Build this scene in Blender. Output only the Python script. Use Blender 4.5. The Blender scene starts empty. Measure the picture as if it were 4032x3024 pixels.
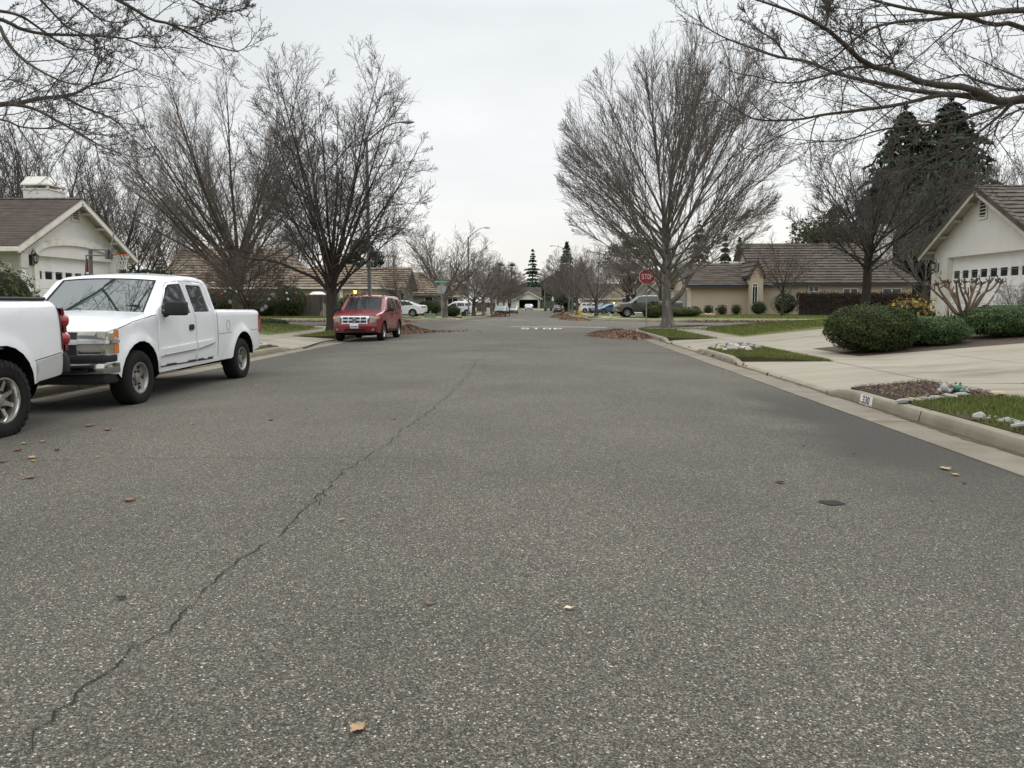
import bpy, bmesh, math, random
import numpy as np
from mathutils import Vector, Matrix
from mathutils.geometry import delaunay_2d_cdt
R = math.radians
random.seed(7)
scn = bpy.context.scene
col = scn.collection

# ------------------------------------------------------------------ camera
FPX, CX, CY = 3027.0, 2016.0, 1512.0          # focal length and centre in photo pixels
YAW, PITCH, CAMH = R(2.06), R(6.03), 1.45
cam = bpy.data.objects.new('camera', bpy.data.cameras.new('camera'))
col.objects.link(cam)
cam.data.sensor_width = 36.0
cam.data.lens = FPX / 4032 * 36
cam.data.clip_start, cam.data.clip_end = 0.1, 3000
cam.location = (0, 0, CAMH)
cam.rotation_euler = (R(90) - PITCH, 0, YAW)
scn.camera = cam

# ------------------------------------------------------------------ sky, sun, exposure
SUN_EL, SUN_AZ = R(38), R(25)                 # azimuth measured from the street direction to the right
w = bpy.data.worlds.new('World'); scn.world = w; w.use_nodes = True
nt = w.node_tree; nt.nodes.clear()
def nd(t, typ, **kw):
    n = t.nodes.new(typ)
    for k, v in kw.items():
        if k in n.inputs: n.inputs[k].default_value = v
        else: setattr(n, k, v)
    return n
wo = nd(nt, 'ShaderNodeOutputWorld'); bg = nd(nt, 'ShaderNodeBackground')
sky = nd(nt, 'ShaderNodeTexSky', sky_type='NISHITA', sun_disc=False, sun_elevation=SUN_EL, sun_rotation=SUN_AZ)
tc = nd(nt, 'ShaderNodeTexCoord'); sep = nd(nt, 'ShaderNodeSeparateXYZ')
nt.links.new(tc.outputs['Generated'], sep.inputs[0])
rmp = nd(nt, 'ShaderNodeValToRGB')
e = rmp.color_ramp.elements
e[0].position = 0.0; e[0].color = (0.86, 0.835, 0.785, 1)
e[1].position = 1.0; e[1].color = (2.35, 2.40, 2.45, 1)
for p, c in ((0.07, (0.86, 0.848, 0.82, 1)), (0.16, (0.815, 0.828, 0.83, 1)), (0.34, (0.76, 0.79, 0.805, 1)), (0.6, (1.5, 1.55, 1.60, 1))):
    q = e.new(p); q.color = c
nt.links.new(sep.outputs['Z'], rmp.inputs[0])
mp = nd(nt, 'ShaderNodeMapping'); mp.inputs['Scale'].default_value = (1.2, 1.2, 3.6)
nt.links.new(tc.outputs['Generated'], mp.inputs[0])
ns = nd(nt, 'ShaderNodeTexNoise', Scale=1.7, Detail=6.0, Roughness=0.55)
nt.links.new(mp.outputs[0], ns.inputs['Vector'])
cl = nd(nt, 'ShaderNodeMapRange'); cl.inputs[1].default_value = 0.3; cl.inputs[2].default_value = 0.7
cl.inputs[3].default_value = 0.89; cl.inputs[4].default_value = 1.08
nt.links.new(ns.outputs['Fac'], cl.inputs[0])
mul = nd(nt, 'ShaderNodeVectorMath', operation='SCALE')
nt.links.new(rmp.outputs[0], mul.inputs[0]); nt.links.new(cl.outputs[0], mul.inputs['Scale'])
sk = nd(nt, 'ShaderNodeVectorMath', operation='SCALE'); sk.inputs['Scale'].default_value = 0.07
nt.links.new(sky.outputs[0], sk.inputs[0])
mx = nd(nt, 'ShaderNodeMix', data_type='RGBA'); mx.inputs[0].default_value = 0.92
nt.links.new(sk.outputs[0], mx.inputs[6]); nt.links.new(mul.outputs[0], mx.inputs[7])
nt.links.new(mx.outputs[2], bg.inputs[0]); bg.inputs[1].default_value = 1.0
nt.links.new(bg.outputs[0], wo.inputs[0])
sun = bpy.data.objects.new('sun', bpy.data.lights.new('sun', 'SUN')); col.objects.link(sun)
sun.data.energy = 0.7; sun.data.angle = R(35); sun.data.color = (1.0, 0.95, 0.88)
sun.rotation_euler = Vector((math.sin(SUN_AZ) * math.cos(SUN_EL), math.cos(SUN_AZ) * math.cos(SUN_EL), math.sin(SUN_EL))).to_track_quat('Z', 'Y').to_euler()
scn.view_settings.view_transform = 'Standard'; scn.view_settings.look = 'None'
scn.view_settings.exposure = 0.24; scn.view_settings.gamma = 1.0

# ------------------------------------------------------------------ photo geometry
def gz(y):                                    # the far half of the street lies a little lower
    t = min(1, max(0, (y - 58) / 56)); return -0.42 * t * t * (3 - 2 * t)
def roadz(x, y):
    c = 0.09 * max(0, 1 - ((x + 1.55) / 5.7) ** 2)
    f = min(1, max(0, (47 - y) / 8)) if y < 52 else min(1, max(0, (y - 56) / 8))
    return gz(y) + c * (0.35 + 0.65 * f)
def ray(px, py):
    a, b = (px - CX) / FPX, (CY - py) / FPX
    y = math.cos(PITCH) + b * math.sin(PITCH); z = -math.sin(PITCH) + b * math.cos(PITCH)
    c, s = math.cos(YAW), math.sin(YAW)
    return Vector((a * c - y * s, a * s + y * c, z))
def PZ(px, py, z=0.0):
    d = ray(px, py); return Vector((0, 0, CAMH)) + d * ((z - CAMH) / d.z)
def PYp(px, py, y):
    d = ray(px, py); return Vector((0, 0, CAMH)) + d * (y / d.y)
def PXp(px, py, x):
    d = ray(px, py); return Vector((0, 0, CAMH)) + d * (x / d.x)
def XA(px, y):                                # x of a vertical line seen at photo column px, at distance y
    return PYp(px, 1192, y).x

# ------------------------------------------------------------------ materials
MATS = {}
def mat(name, c1, c2=None, scale=6.0, rough=0.7, bump=0.0, bscale=None, metal=0.0, coat=0.0, spec=None, attr=False, dirt=None, dscale=0.7, detail=6.0, ior=None, stretch=None, trans=0.0):
    if name in MATS: return MATS[name]
    if spec is None: spec = 0.18 if rough >= 0.6 and not metal else 0.5
    m = bpy.data.materials.new(name); m.use_nodes = True
    t = m.node_tree; b = t.nodes['Principled BSDF']
    b.inputs['Roughness'].default_value = rough; b.inputs['Metallic'].default_value = metal
    b.inputs['Coat Weight'].default_value = coat; b.inputs['Coat Roughness'].default_value = 0.04
    b.inputs['Specular IOR Level'].default_value = spec
    if ior: b.inputs['IOR'].default_value = ior
    if trans: b.inputs['Transmission Weight'].default_value = trans
    tcn = nd(t, 'ShaderNodeTexCoord'); vec = tcn.outputs['Object']
    if stretch:
        mpn = nd(t, 'ShaderNodeMapping'); mpn.inputs['Scale'].default_value = stretch
        t.links.new(vec, mpn.inputs[0]); vec = mpn.outputs[0]
    c2 = c2 or tuple(v * 0.86 for v in c1)
    n1 = nd(t, 'ShaderNodeTexNoise', Scale=scale, Detail=detail, Roughness=0.6); t.links.new(vec, n1.inputs['Vector'])
    mr = nd(t, 'ShaderNodeMapRange'); mr.inputs[1].default_value = 0.3; mr.inputs[2].default_value = 0.7
    t.links.new(n1.outputs['Fac'], mr.inputs[0])
    mxn = nd(t, 'ShaderNodeMix', data_type='RGBA'); mxn.inputs[6].default_value = (*c1, 1); mxn.inputs[7].default_value = (*c2, 1)
    t.links.new(mr.outputs[0], mxn.inputs[0]); out = mxn.outputs[2]
    if dirt:
        n2 = nd(t, 'ShaderNodeTexNoise', Scale=dscale, Detail=8.0, Roughness=0.65); t.links.new(vec, n2.inputs['Vector'])
        m2 = nd(t, 'ShaderNodeMapRange'); m2.inputs[1].default_value = 0.5; m2.inputs[2].default_value = 0.75
        t.links.new(n2.outputs['Fac'], m2.inputs[0])
        x2 = nd(t, 'ShaderNodeMix', data_type='RGBA'); x2.inputs[7].default_value = (*dirt, 1)
        t.links.new(m2.outputs[0], x2.inputs[0]); t.links.new(out, x2.inputs[6]); out = x2.outputs[2]
    if attr:
        at = nd(t, 'ShaderNodeAttribute', attribute_name='tint')
        x3 = nd(t, 'ShaderNodeMix', data_type='RGBA', blend_type='MULTIPLY'); x3.inputs[0].default_value = 1.0
        t.links.new(out, x3.inputs[6]); t.links.new(at.outputs['Color'], x3.inputs[7]); out = x3.outputs[2]
    t.links.new(out, b.inputs['Base Color'])
    if bump:
        n3 = nd(t, 'ShaderNodeTexNoise', Scale=bscale or scale * 4, Detail=4.0); t.links.new(vec, n3.inputs['Vector'])
        bp = nd(t, 'ShaderNodeBump', Strength=1.0); bp.inputs['Distance'].default_value = bump
        t.links.new(n3.outputs['Fac'], bp.inputs['Height']); t.links.new(bp.outputs[0], b.inputs['Normal'])
    MATS[name] = m; return m

# ------------------------------------------------------------------ objects
def tag(o, label=None, cat=None, group=None, kind=None):
    if label: o['label'] = label
    if cat: o['category'] = cat
    if group: o['group'] = group
    if kind: o['kind'] = kind
    return o
def thing(name, label, cat, loc=(0, 0, 0), rotz=0.0, group=None):
    o = bpy.data.objects.new(name, None); col.objects.link(o); o.empty_display_size = 0.2
    o.location = loc; o.rotation_euler = (0, 0, rotz)
    return tag(o, label, cat, group)
def node(name, parent, loc=(0, 0, 0), rotz=0.0):
    o = bpy.data.objects.new(name, None); col.objects.link(o); o.parent = parent; o.empty_display_size = 0.1
    o.location = loc; o.rotation_euler = (0, 0, rotz); return o
def copy_tree(o, parent=None):
    c = o.copy(); col.objects.link(c); c.parent = parent
    for ch in list(o.children): copy_tree(ch, c)
    return c
def np_mesh(name, V, Q, smooth=True, tint=None, T=None):
    """V (n,3) floats, Q (m,k) ints -> mesh datablock"""
    V = np.asarray(V, dtype=np.float32); Q = np.asarray(Q, dtype=np.int32)
    me = bpy.data.meshes.new(name)
    me.vertices.add(len(V)); me.vertices.foreach_set('co', V.ravel())
    k = Q.shape[1]
    me.loops.add(Q.size); me.loops.foreach_set('vertex_index', Q.ravel())
    me.polygons.add(len(Q)); me.polygons.foreach_set('loop_start', np.arange(0, Q.size, k, dtype=np.int32))
    if smooth: me.polygons.foreach_set('use_smooth', np.ones(len(Q), dtype=bool))
    if tint is not None:
        a = me.attributes.new('tint', 'FLOAT_COLOR', 'FACE')
        tt = np.ones((len(Q), 4), dtype=np.float32); tt[:, :3] = tint
        a.data.foreach_set('color', tt.ravel())
    me.update(calc_edges=True); me.validate()
    return me
def link(name, me, m, parent=None):
    o = bpy.data.objects.new(name, me); col.objects.link(o); o.parent = parent
    if m:
        me.materials.clear(); me.materials.append(m)
    return o

def densify(loop, s, closed=True):
    out = []; n = len(loop)
    for i in range(n if closed else n - 1):
        a, b = loop[i], loop[(i + 1) % n]
        k = max(1, int(math.ceil(math.hypot(b[0] - a[0], b[1] - a[1]) / s)))
        for j in range(k):
            t = j / k; out.append((a[0] + (b[0] - a[0]) * t, a[1] + (b[1] - a[1]) * t))
    if not closed: out.append(tuple(loop[-1][:2]))
    return out
def inside(P, poly):
    P = np.asarray(P, float); poly = np.asarray(poly, float)
    x, y = P[:, 0], P[:, 1]; r = np.zeros(len(P), bool)
    a = poly; b = np.roll(poly, -1, axis=0)
    for (x1, y1), (x2, y2) in zip(a, b):
        if y1 == y2: continue
        c = ((y1 > y) != (y2 > y)) & (x < (x2 - x1) * (y - y1) / (y2 - y1) + x1)
        r ^= c
    return r
def pdist(P, pts, closed=True):
    P = np.asarray(P, float); a = np.asarray(pts, float); b = np.roll(a, -1, axis=0)
    if not closed: a, b = a[:-1], b[:-1]
    d = np.full(len(P), 1e9)
    for p, q in zip(a, b):
        v = q - p; L = (v * v).sum()
        t = np.clip(((P - p) @ v) / L, 0, 1) if L > 1e-12 else np.zeros(len(P))
        d = np.minimum(d, np.hypot(*(P - p - t[:, None] * v).T))
    return d
def fill(outline, holes=(), s=0.1, extra=()):
    """triangulate a polygon with holes on a grid -> V (n,2), tris, index loops"""
    loops = [densify(outline, s)] + [densify(h, s) for h in holes]
    pts = []; edges = []; li = []
    for lp in loops:
        k = len(pts); pts += lp; n = len(lp)
        edges += [(k + i, k + (i + 1) % n) for i in range(n)]; li.append(list(range(k, k + n)))
    o = np.asarray(loops[0])
    x0, y0 = o.min(0); x1, y1 = o.max(0)
    nx, ny = int((x1 - x0) / s), int((y1 - y0) / s)
    if nx * ny > 0 and nx * ny < 60000:
        gx, gy = np.meshgrid(x0 + s * (np.arange(nx) + 0.5), y0 + s * (np.arange(ny) + 0.5))
        g = np.stack([gx.ravel(), gy.ravel()], 1)
        if len(extra): g = np.concatenate([np.asarray(extra, float), g])
        k = inside(g, loops[0])
        for h in loops[1:]: k &= ~inside(g, h)
        g = g[k]
        if len(g):
            dm = np.full(len(g), 1e9)
            for lp in loops: dm = np.minimum(dm, pdist(g, lp))
            g = g[dm > 0.004 + 0 * s] if len(extra) else g[dm > 0.4 * s]
            pts += [tuple(p) for p in g]
    res = delaunay_2d_cdt([Vector(p) for p in pts], edges, [], 0, 1e-6)
    V = np.array([tuple(v) for v in res[0]]); Fc = res[2]; om = res[3]
    mp_ = {}
    for i, src in enumerate(om):
        for q in src: mp_[q] = i
    cen = np.array([V[list(f)].mean(0) for f in Fc])
    k = inside(cen, loops[0])
    for h in loops[1:]: k &= ~inside(cen, h)
    tris = [list(f) for f, q in zip(Fc, k) if q]
    return V, tris, [[mp_[i] for i in l] for l in li]

class MB:
    def __init__(s): s.v = []; s.f = []; s.t = []
    def add(s, V, F, tint=None):
        k = len(s.v); s.v += [tuple(p) for p in V]; s.f += [tuple(k + i for i in f) for f in F]
        s.t += [tint or (1, 1, 1)] * len(F); return s
    def box(s, c, d, rz=0.0, tint=None, top=1.0):
        hx, hy, hz = d[0] / 2, d[1] / 2, d[2] / 2; cs, sn = math.cos(rz), math.sin(rz); V = []
        for z, q in ((-hz, 1), (hz, top)):
            for x, y in ((-hx, -hy), (hx, -hy), (hx, hy), (-hx, hy)):
                x, y = x * q, y * q
                V.append((c[0] + x * cs - y * sn, c[1] + x * sn + y * cs, c[2] + z))
        return s.add(V, [(3, 2, 1, 0), (4, 5, 6, 7), (0, 1, 5, 4), (1, 2, 6, 5), (2, 3, 7, 6), (3, 0, 4, 7)], tint)
    def box2(s, a, b, tint=None):
        return s.box([(a[i] + b[i]) / 2 for i in range(3)], [abs(b[i] - a[i]) for i in range(3)], 0, tint)
    def beam(s, a, b, wd, ht, up=(0, 0, 1), tint=None):
        a, b = Vector(a), Vector(b); d = (b - a).normalized(); u = Vector(up)
        sd = d.cross(u).normalized() * wd / 2; up2 = sd.cross(d).normalized() * ht / 2
        V = [p + x + y for p in (a, b) for x, y in ((-sd, -up2), (sd, -up2), (sd, up2), (-sd, up2))]
        return s.add(V, [(3, 2, 1, 0), (4, 5, 6, 7), (0, 1, 5, 4), (1, 2, 6, 5), (2, 3, 7, 6), (3, 0, 4, 7)], tint)
    def tube(s, pts, rad, n=8, cap=True, tint=None):
        pts = [Vector(p) for p in pts]; rad = rad if hasattr(rad, '__len__') else [rad] * len(pts)
        V = []; F = []; u = None
        for i, p in enumerate(pts):
            d = (pts[min(i + 1, len(pts) - 1)] - pts[max(i - 1, 0)]).normalized()
            if u is None: u = d.orthogonal().normalized()
            u = (u - d * u.dot(d)).normalized(); v = d.cross(u)
            for k in range(n):
                a = 2 * math.pi * k / n; V.append(p + (u * math.cos(a) + v * math.sin(a)) * rad[i])
        for i in range(len(pts) - 1):
            for k in range(n):
                F.append((i * n + k, i * n + (k + 1) % n, (i + 1) * n + (k + 1) % n, (i + 1) * n + k))
        if cap: F += [tuple(range(n))[::-1], tuple((len(pts) - 1) * n + k for k in range(n))]
        return s.add(V, F, tint)
    def lathe(s, prof, n=24, M=None, tint=None, closed=False):
        """prof: (radius, height) about local z"""
        V = []; F = []; m = len(prof)
        for r, z in prof:
            for k in range(n):
                a = 2 * math.pi * k / n; p = Vector((r * math.cos(a), r * math.sin(a), z)); V.append(M @ p if M else p)
        for i in range(m if closed else m - 1):
            j = (i + 1) % m
            for k in range(n): F.append((i * n + k, i * n + (k + 1) % n, j * n + (k + 1) % n, j * n + k))
        return s.add(V, F, tint)
    def poly(s, outline, holes, depth, M, sp=1e3, tint=None):
        """slab: polygon (u,v) extruded along local +w by depth, placed by M (u,v,w)->world"""
        V, T, L = fill(outline, holes, sp); n = len(V)
        A = [M @ Vector((p[0], p[1], 0)) for p in V] + [M @ Vector((p[0], p[1], depth)) for p in V]
        F = [tuple(t[::-1]) for t in T] + [tuple(i + n for i in t) for t in T]
        for lp in L:
            for i in range(len(lp)):
                a, b = lp[i], lp[(i + 1) % len(lp)]; F.append((a, b, b + n, a + n))
        return s.add(A, F, tint)
    def sphere(s, c, r, n=12, sc=(1, 1, 1), tint=None):
        V = []; F = []; m = n // 2
        for i in range(m + 1):
            th = math.pi * i / m
            for k in range(n):
                a = 2 * math.pi * k / n
                V.append((c[0] + r * sc[0] * math.sin(th) * math.cos(a), c[1] + r * sc[1] * math.sin(th) * math.sin(a), c[2] + r * sc[2] * math.cos(th)))
        for i in range(m):
            for k in range(n): F.append((i * n + k, (i + 1) * n + k, (i + 1) * n + (k + 1) % n, i * n + (k + 1) % n))
        return s.add(V, F, tint)
    def build(s, name, m, parent=None, smooth=False, off=None, merge=True, bevel=0.0, angle=40):
        me = bpy.data.meshes.new(name)
        V = s.v
        if off is not None: V = [(p[0] - off[0], p[1] - off[1], p[2] - off[2]) for p in V]
        me.from_pydata([tuple(p) for p in V], [], s.f)
        if any(t != (1, 1, 1) for t in s.t):
            a = me.attributes.new('tint', 'FLOAT_COLOR', 'FACE')
            a.data.foreach_set('color', np.array([(*t, 1) for t in s.t], dtype=np.float32).ravel())
        bm = bmesh.new(); bm.from_mesh(me)
        if merge: bmesh.ops.remove_doubles(bm, verts=bm.verts, dist=1e-4)
        bmesh.ops.recalc_face_normals(bm, faces=bm.faces)
        if bevel:
            es = [e for e in bm.edges if e.is_manifold and e.calc_face_angle(0) > R(angle)]
            bmesh.ops.bevel(bm, geom=es, offset=bevel, segments=2, profile=0.5, affect='EDGES', clamp_overlap=True)
        if smooth or bevel:
            for f in bm.faces: f.smooth = True
            for e in bm.edges:
                if e.is_manifold and e.calc_face_angle(0) > R(angle): e.smooth = False
        bm.to_mesh(me); bm.free()
        return link(name, me, m, parent)
def frame(o, u, v):
    u, v = Vector(u).normalized(), Vector(v).normalized(); w_ = u.cross(v)
    return Matrix(((u.x, v.x, w_.x, o[0]), (u.y, v.y, w_.y, o[1]), (u.z, v.z, w_.z, o[2]), (0, 0, 0, 1)))
def rect(x0, y0, x1, y1): return [(x0, y0), (x1, y0), (x1, y1), (x0, y1)]
def arc(cx, cy, r, a0, a1, n=12): return [(cx + r * math.cos(R(a0 + (a1 - a0) * i / n)), cy + r * math.sin(R(a0 + (a1 - a0) * i / n))) for i in range(n + 1)]

# ================================================================== GROUND
def asphalt():
    m = bpy.data.materials.new('asphalt'); m.use_nodes = True; t = m.node_tree; b = t.nodes['Principled BSDF']
    L = t.links.new
    tcn = nd(t, 'ShaderNodeTexCoord'); v = tcn.outputs['Object']
    big = nd(t, 'ShaderNodeTexNoise', Scale=0.35, Detail=6.0, Roughness=0.6); L(v, big.inputs['Vector'])
    base = nd(t, 'ShaderNodeValToRGB'); q = base.color_ramp.elements
    q[0].position = 0.35; q[0].color = (0.077, 0.070, 0.058, 1); q[1].position = 0.68; q[1].color = (0.110, 0.100, 0.084, 1)
    L(big.outputs['Fac'], base.inputs[0])
    # exposed stones: two sizes of cells, each with its own random tone
    def cells(scale, stops):
        vo = nd(t, 'ShaderNodeTexVoronoi', Scale=scale, feature='F1'); L(v, vo.inputs['Vector'])
        sp = nd(t, 'ShaderNodeSeparateColor'); L(vo.outputs['Color'], sp.inputs[0])
        r = nd(t, 'ShaderNodeValToRGB'); r.color_ramp.interpolation = 'LINEAR'
        el = r.color_ramp.elements; el[0].position, el[0].color = stops[0][0], (*[stops[0][1]] * 3, 1); el[1].position, el[1].color = stops[-1][0], (*[stops[-1][1]] * 3, 1)
        for p, g in stops[1:-1]:
            k = el.new(p); k.color = (g, g, g * 0.96, 1)
        L(sp.outputs[0], r.inputs[0]); return vo, r
    v1, r1 = cells(140.0, ((0.0, 0.38), (0.35, 0.70), (0.75, 1.18), (0.94, 1.7), (0.975, 2.8), (1.0, 4.6)))
    v2, r2 = cells(250.0, ((0.0, 0.45), (0.4, 0.85), (0.85, 1.3), (1.0, 2.4)))
    mm = nd(t, 'ShaderNodeMix', data_type='RGBA', blend_type='MULTIPLY'); mm.inputs[0].default_value = 1
    L(r1.outputs[0], mm.inputs[6]); L(r2.outputs[0], mm.inputs[7])
    m3 = nd(t, 'ShaderNodeMix', data_type='RGBA', blend_type='MULTIPLY'); m3.inputs[0].default_value = 1
    L(base.outputs[0], m3.inputs[6]); L(mm.outputs[2], m3.inputs[7])
    # darker strip along the right gutter and oil-darkened strip where cars park
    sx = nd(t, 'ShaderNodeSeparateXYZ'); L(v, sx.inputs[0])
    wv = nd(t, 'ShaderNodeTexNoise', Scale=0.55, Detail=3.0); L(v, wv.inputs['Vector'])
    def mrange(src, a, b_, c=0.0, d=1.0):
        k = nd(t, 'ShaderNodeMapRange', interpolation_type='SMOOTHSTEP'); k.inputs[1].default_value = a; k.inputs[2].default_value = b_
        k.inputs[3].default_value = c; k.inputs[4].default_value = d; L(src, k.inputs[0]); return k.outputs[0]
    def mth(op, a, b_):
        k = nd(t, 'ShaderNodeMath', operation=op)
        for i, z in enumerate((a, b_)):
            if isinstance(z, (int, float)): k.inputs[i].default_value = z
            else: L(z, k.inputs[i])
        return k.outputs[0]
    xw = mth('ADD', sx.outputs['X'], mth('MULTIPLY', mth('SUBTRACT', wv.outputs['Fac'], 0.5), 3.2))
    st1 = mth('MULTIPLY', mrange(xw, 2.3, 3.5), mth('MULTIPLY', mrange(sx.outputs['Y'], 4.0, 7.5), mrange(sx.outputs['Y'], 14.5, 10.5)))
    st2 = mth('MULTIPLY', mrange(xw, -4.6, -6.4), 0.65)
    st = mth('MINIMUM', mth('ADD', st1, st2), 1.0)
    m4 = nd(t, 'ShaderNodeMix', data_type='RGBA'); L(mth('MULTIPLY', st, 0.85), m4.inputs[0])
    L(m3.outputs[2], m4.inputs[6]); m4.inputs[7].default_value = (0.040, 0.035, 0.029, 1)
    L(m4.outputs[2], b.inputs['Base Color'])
    b.inputs['Roughness'].default_value = 0.9; b.inputs['Specular IOR Level'].default_value = 0.12; b.inputs['Sheen Weight'].default_value = 0.10; b.inputs['Sheen Roughness'].default_value = 0.4
    bp = nd(t, 'ShaderNodeBump', Strength=0.8); bp.inputs['Distance'].default_value = 0.006
    L(v1.outputs['Distance'], bp.inputs['Height']); L(bp.outputs[0], b.inputs['Normal'])
    return m
ASPH = asphalt()
CONC = mat('concrete', (0.295, 0.268, 0.208), (0.238, 0.216, 0.168), 0.9, 0.88, 0.002, 60, dirt=(0.145, 0.125, 0.092), dscale=0.7, stretch=(.45, 1.5, 1))
KERB = mat('kerb_concrete', (0.26, 0.235, 0.172), (0.19, 0.17, 0.125), 2.0, 0.88, 0.003, 50, dirt=(0.17, 0.145, 0.11), dscale=1.1)
GUTT = mat('gutter_concrete', (0.205, 0.185, 0.140), (0.145, 0.13, 0.10), 1.6, 0.85, 0.003, 60, dirt=(0.15, 0.115, 0.085), dscale=0.8)
LAWN = mat('lawn_green', (0.090, 0.116, 0.030), (0.138, 0.138, 0.044), 0.7, 0.95, 0.05, 28, dirt=(0.15, 0.13, 0.06), dscale=1.6)
SOIL = mat('soil', (0.085, 0.065, 0.045), (0.05, 0.038, 0.027), 7, 0.95, 0.03, 30)
WHITEP = mat('road_paint', (0.80, 0.79, 0.75), (0.64, 0.63, 0.60), 9, 0.8, dirt=(0.30, 0.29, 0.27), dscale=5)
DARKC = mat('crack_dark', (0.022, 0.02, 0.018), rough=0.95)

# road sheet
xs = np.concatenate([np.linspace(-95, -9, 14)[:-1], np.linspace(-9, 6, 41), np.linspace(6, 95, 14)[1:]])
ys = np.concatenate([np.linspace(-14, 40, 28)[:-1], np.linspace(40, 66, 27)[:-1], np.linspace(66, 192, 43)])
V = [(x, y, roadz(x, y)) for y in ys for x in xs]; n = len(xs)
Q = [(j * n + i, j * n + i + 1, (j + 1) * n + i + 1, (j + 1) * n + i) for j in range(len(ys) - 1) for i in range(n - 1)]
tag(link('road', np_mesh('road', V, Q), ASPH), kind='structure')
g = MB(); g.add([(-1200, -200, -0.75), (1200, -200, -0.75), (1200, 1500, -0.75), (-1200, 1500, -0.75)], [(0, 1, 2, 3)])
tag(g.build('ground', mat('far_ground', (0.09, 0.10, 0.045), (0.12, 0.11, 0.06), 0.05, 0.95)), kind='structure')

# lots: each is outlined by its kerb line (lot on the right-hand side when walking along it)
KR, KL = 4.6, -7.65
LOT = {
    'RN': [(KR, -14), (KR, 37)] + arc(KR + 8, 37, 8, 180, 90)[1:-1] + [(KR + 8, 45), (95, 45)],
    'LN': [(-95, 45), (KL - 8, 45)] + arc(KL - 8, 37, 8, 90, 0)[1:-1] + [(KL, 37), (KL, -14)],
    'RF': [(95, 58), (4.4 + 7.5, 58)] + arc(4.4 + 7.5, 65.5, 7.5, 270, 180)[1:-1] + [(4.4, 65.5), (4.4, 188)],
    'LF': [(-7.2, 188), (-7.2, 65.5)] + arc(-7.2 - 7.5, 65.5, 7.5, 0, -90)[1:-1] + [(-7.2 - 7.5, 58), (-95, 58)],
    'EN': [(95, 190), (-95, 190)],
}
APRON = {'RN': [(12.2, 18.4), (22.7, 28.7)], 'LN': [(23.2, 29.6)], 'RF': [(67.5, 73.5), (123, 129), (155, 163)], 'LF': [(66.5, 73), (96, 102)], 'EN': []}
SLOPE = {'RN': 0.085, 'LN': 0.085, 'RF': 0.02, 'LF': 0.02, 'EN': 0.02}
def prof(d, k):
    if d < 0.17: return 0.15
    if d < 2.95: return 0.152 + 0.02 * (d - 0.17) / 2.78
    return 0.175 + min(SLOPE[k] * (d - 2.95), 0.67)
def lotz(k, P):
    d = pdist(np.asarray(P, float), LOT[k], closed=False)
    return np.array([prof(a, k) + gz(p[1]) for a, p in zip(d, P)])
def lz(k, x, y): return float(lotz(k, [(x, y)])[0])
def apron_at(k, x, y, pad=0.0):
    """1 inside a driveway apron, falling to 0 within 0.6 m of its ends (only on the street the aprons open to)"""
    if k in ('RN', 'LN') and y > 37 or k in ('RF', 'LF') and y < 65: return 0
    m = 0
    for a, b in APRON[k]:
        q = min(1, max(0, min(y - a, b - y) / 0.7 + 0.5 + pad)); m = max(m, q)
    return m
def resample(pl, s=0.6): return densify(pl, s, closed=False)
def offset(pl, d):
    P = np.asarray(pl, float); T = np.gradient(P, axis=0); T /= np.hypot(*T.T)[:, None]
    return P + np.stack([T[:, 1], -T[:, 0]], 1) * d
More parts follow.
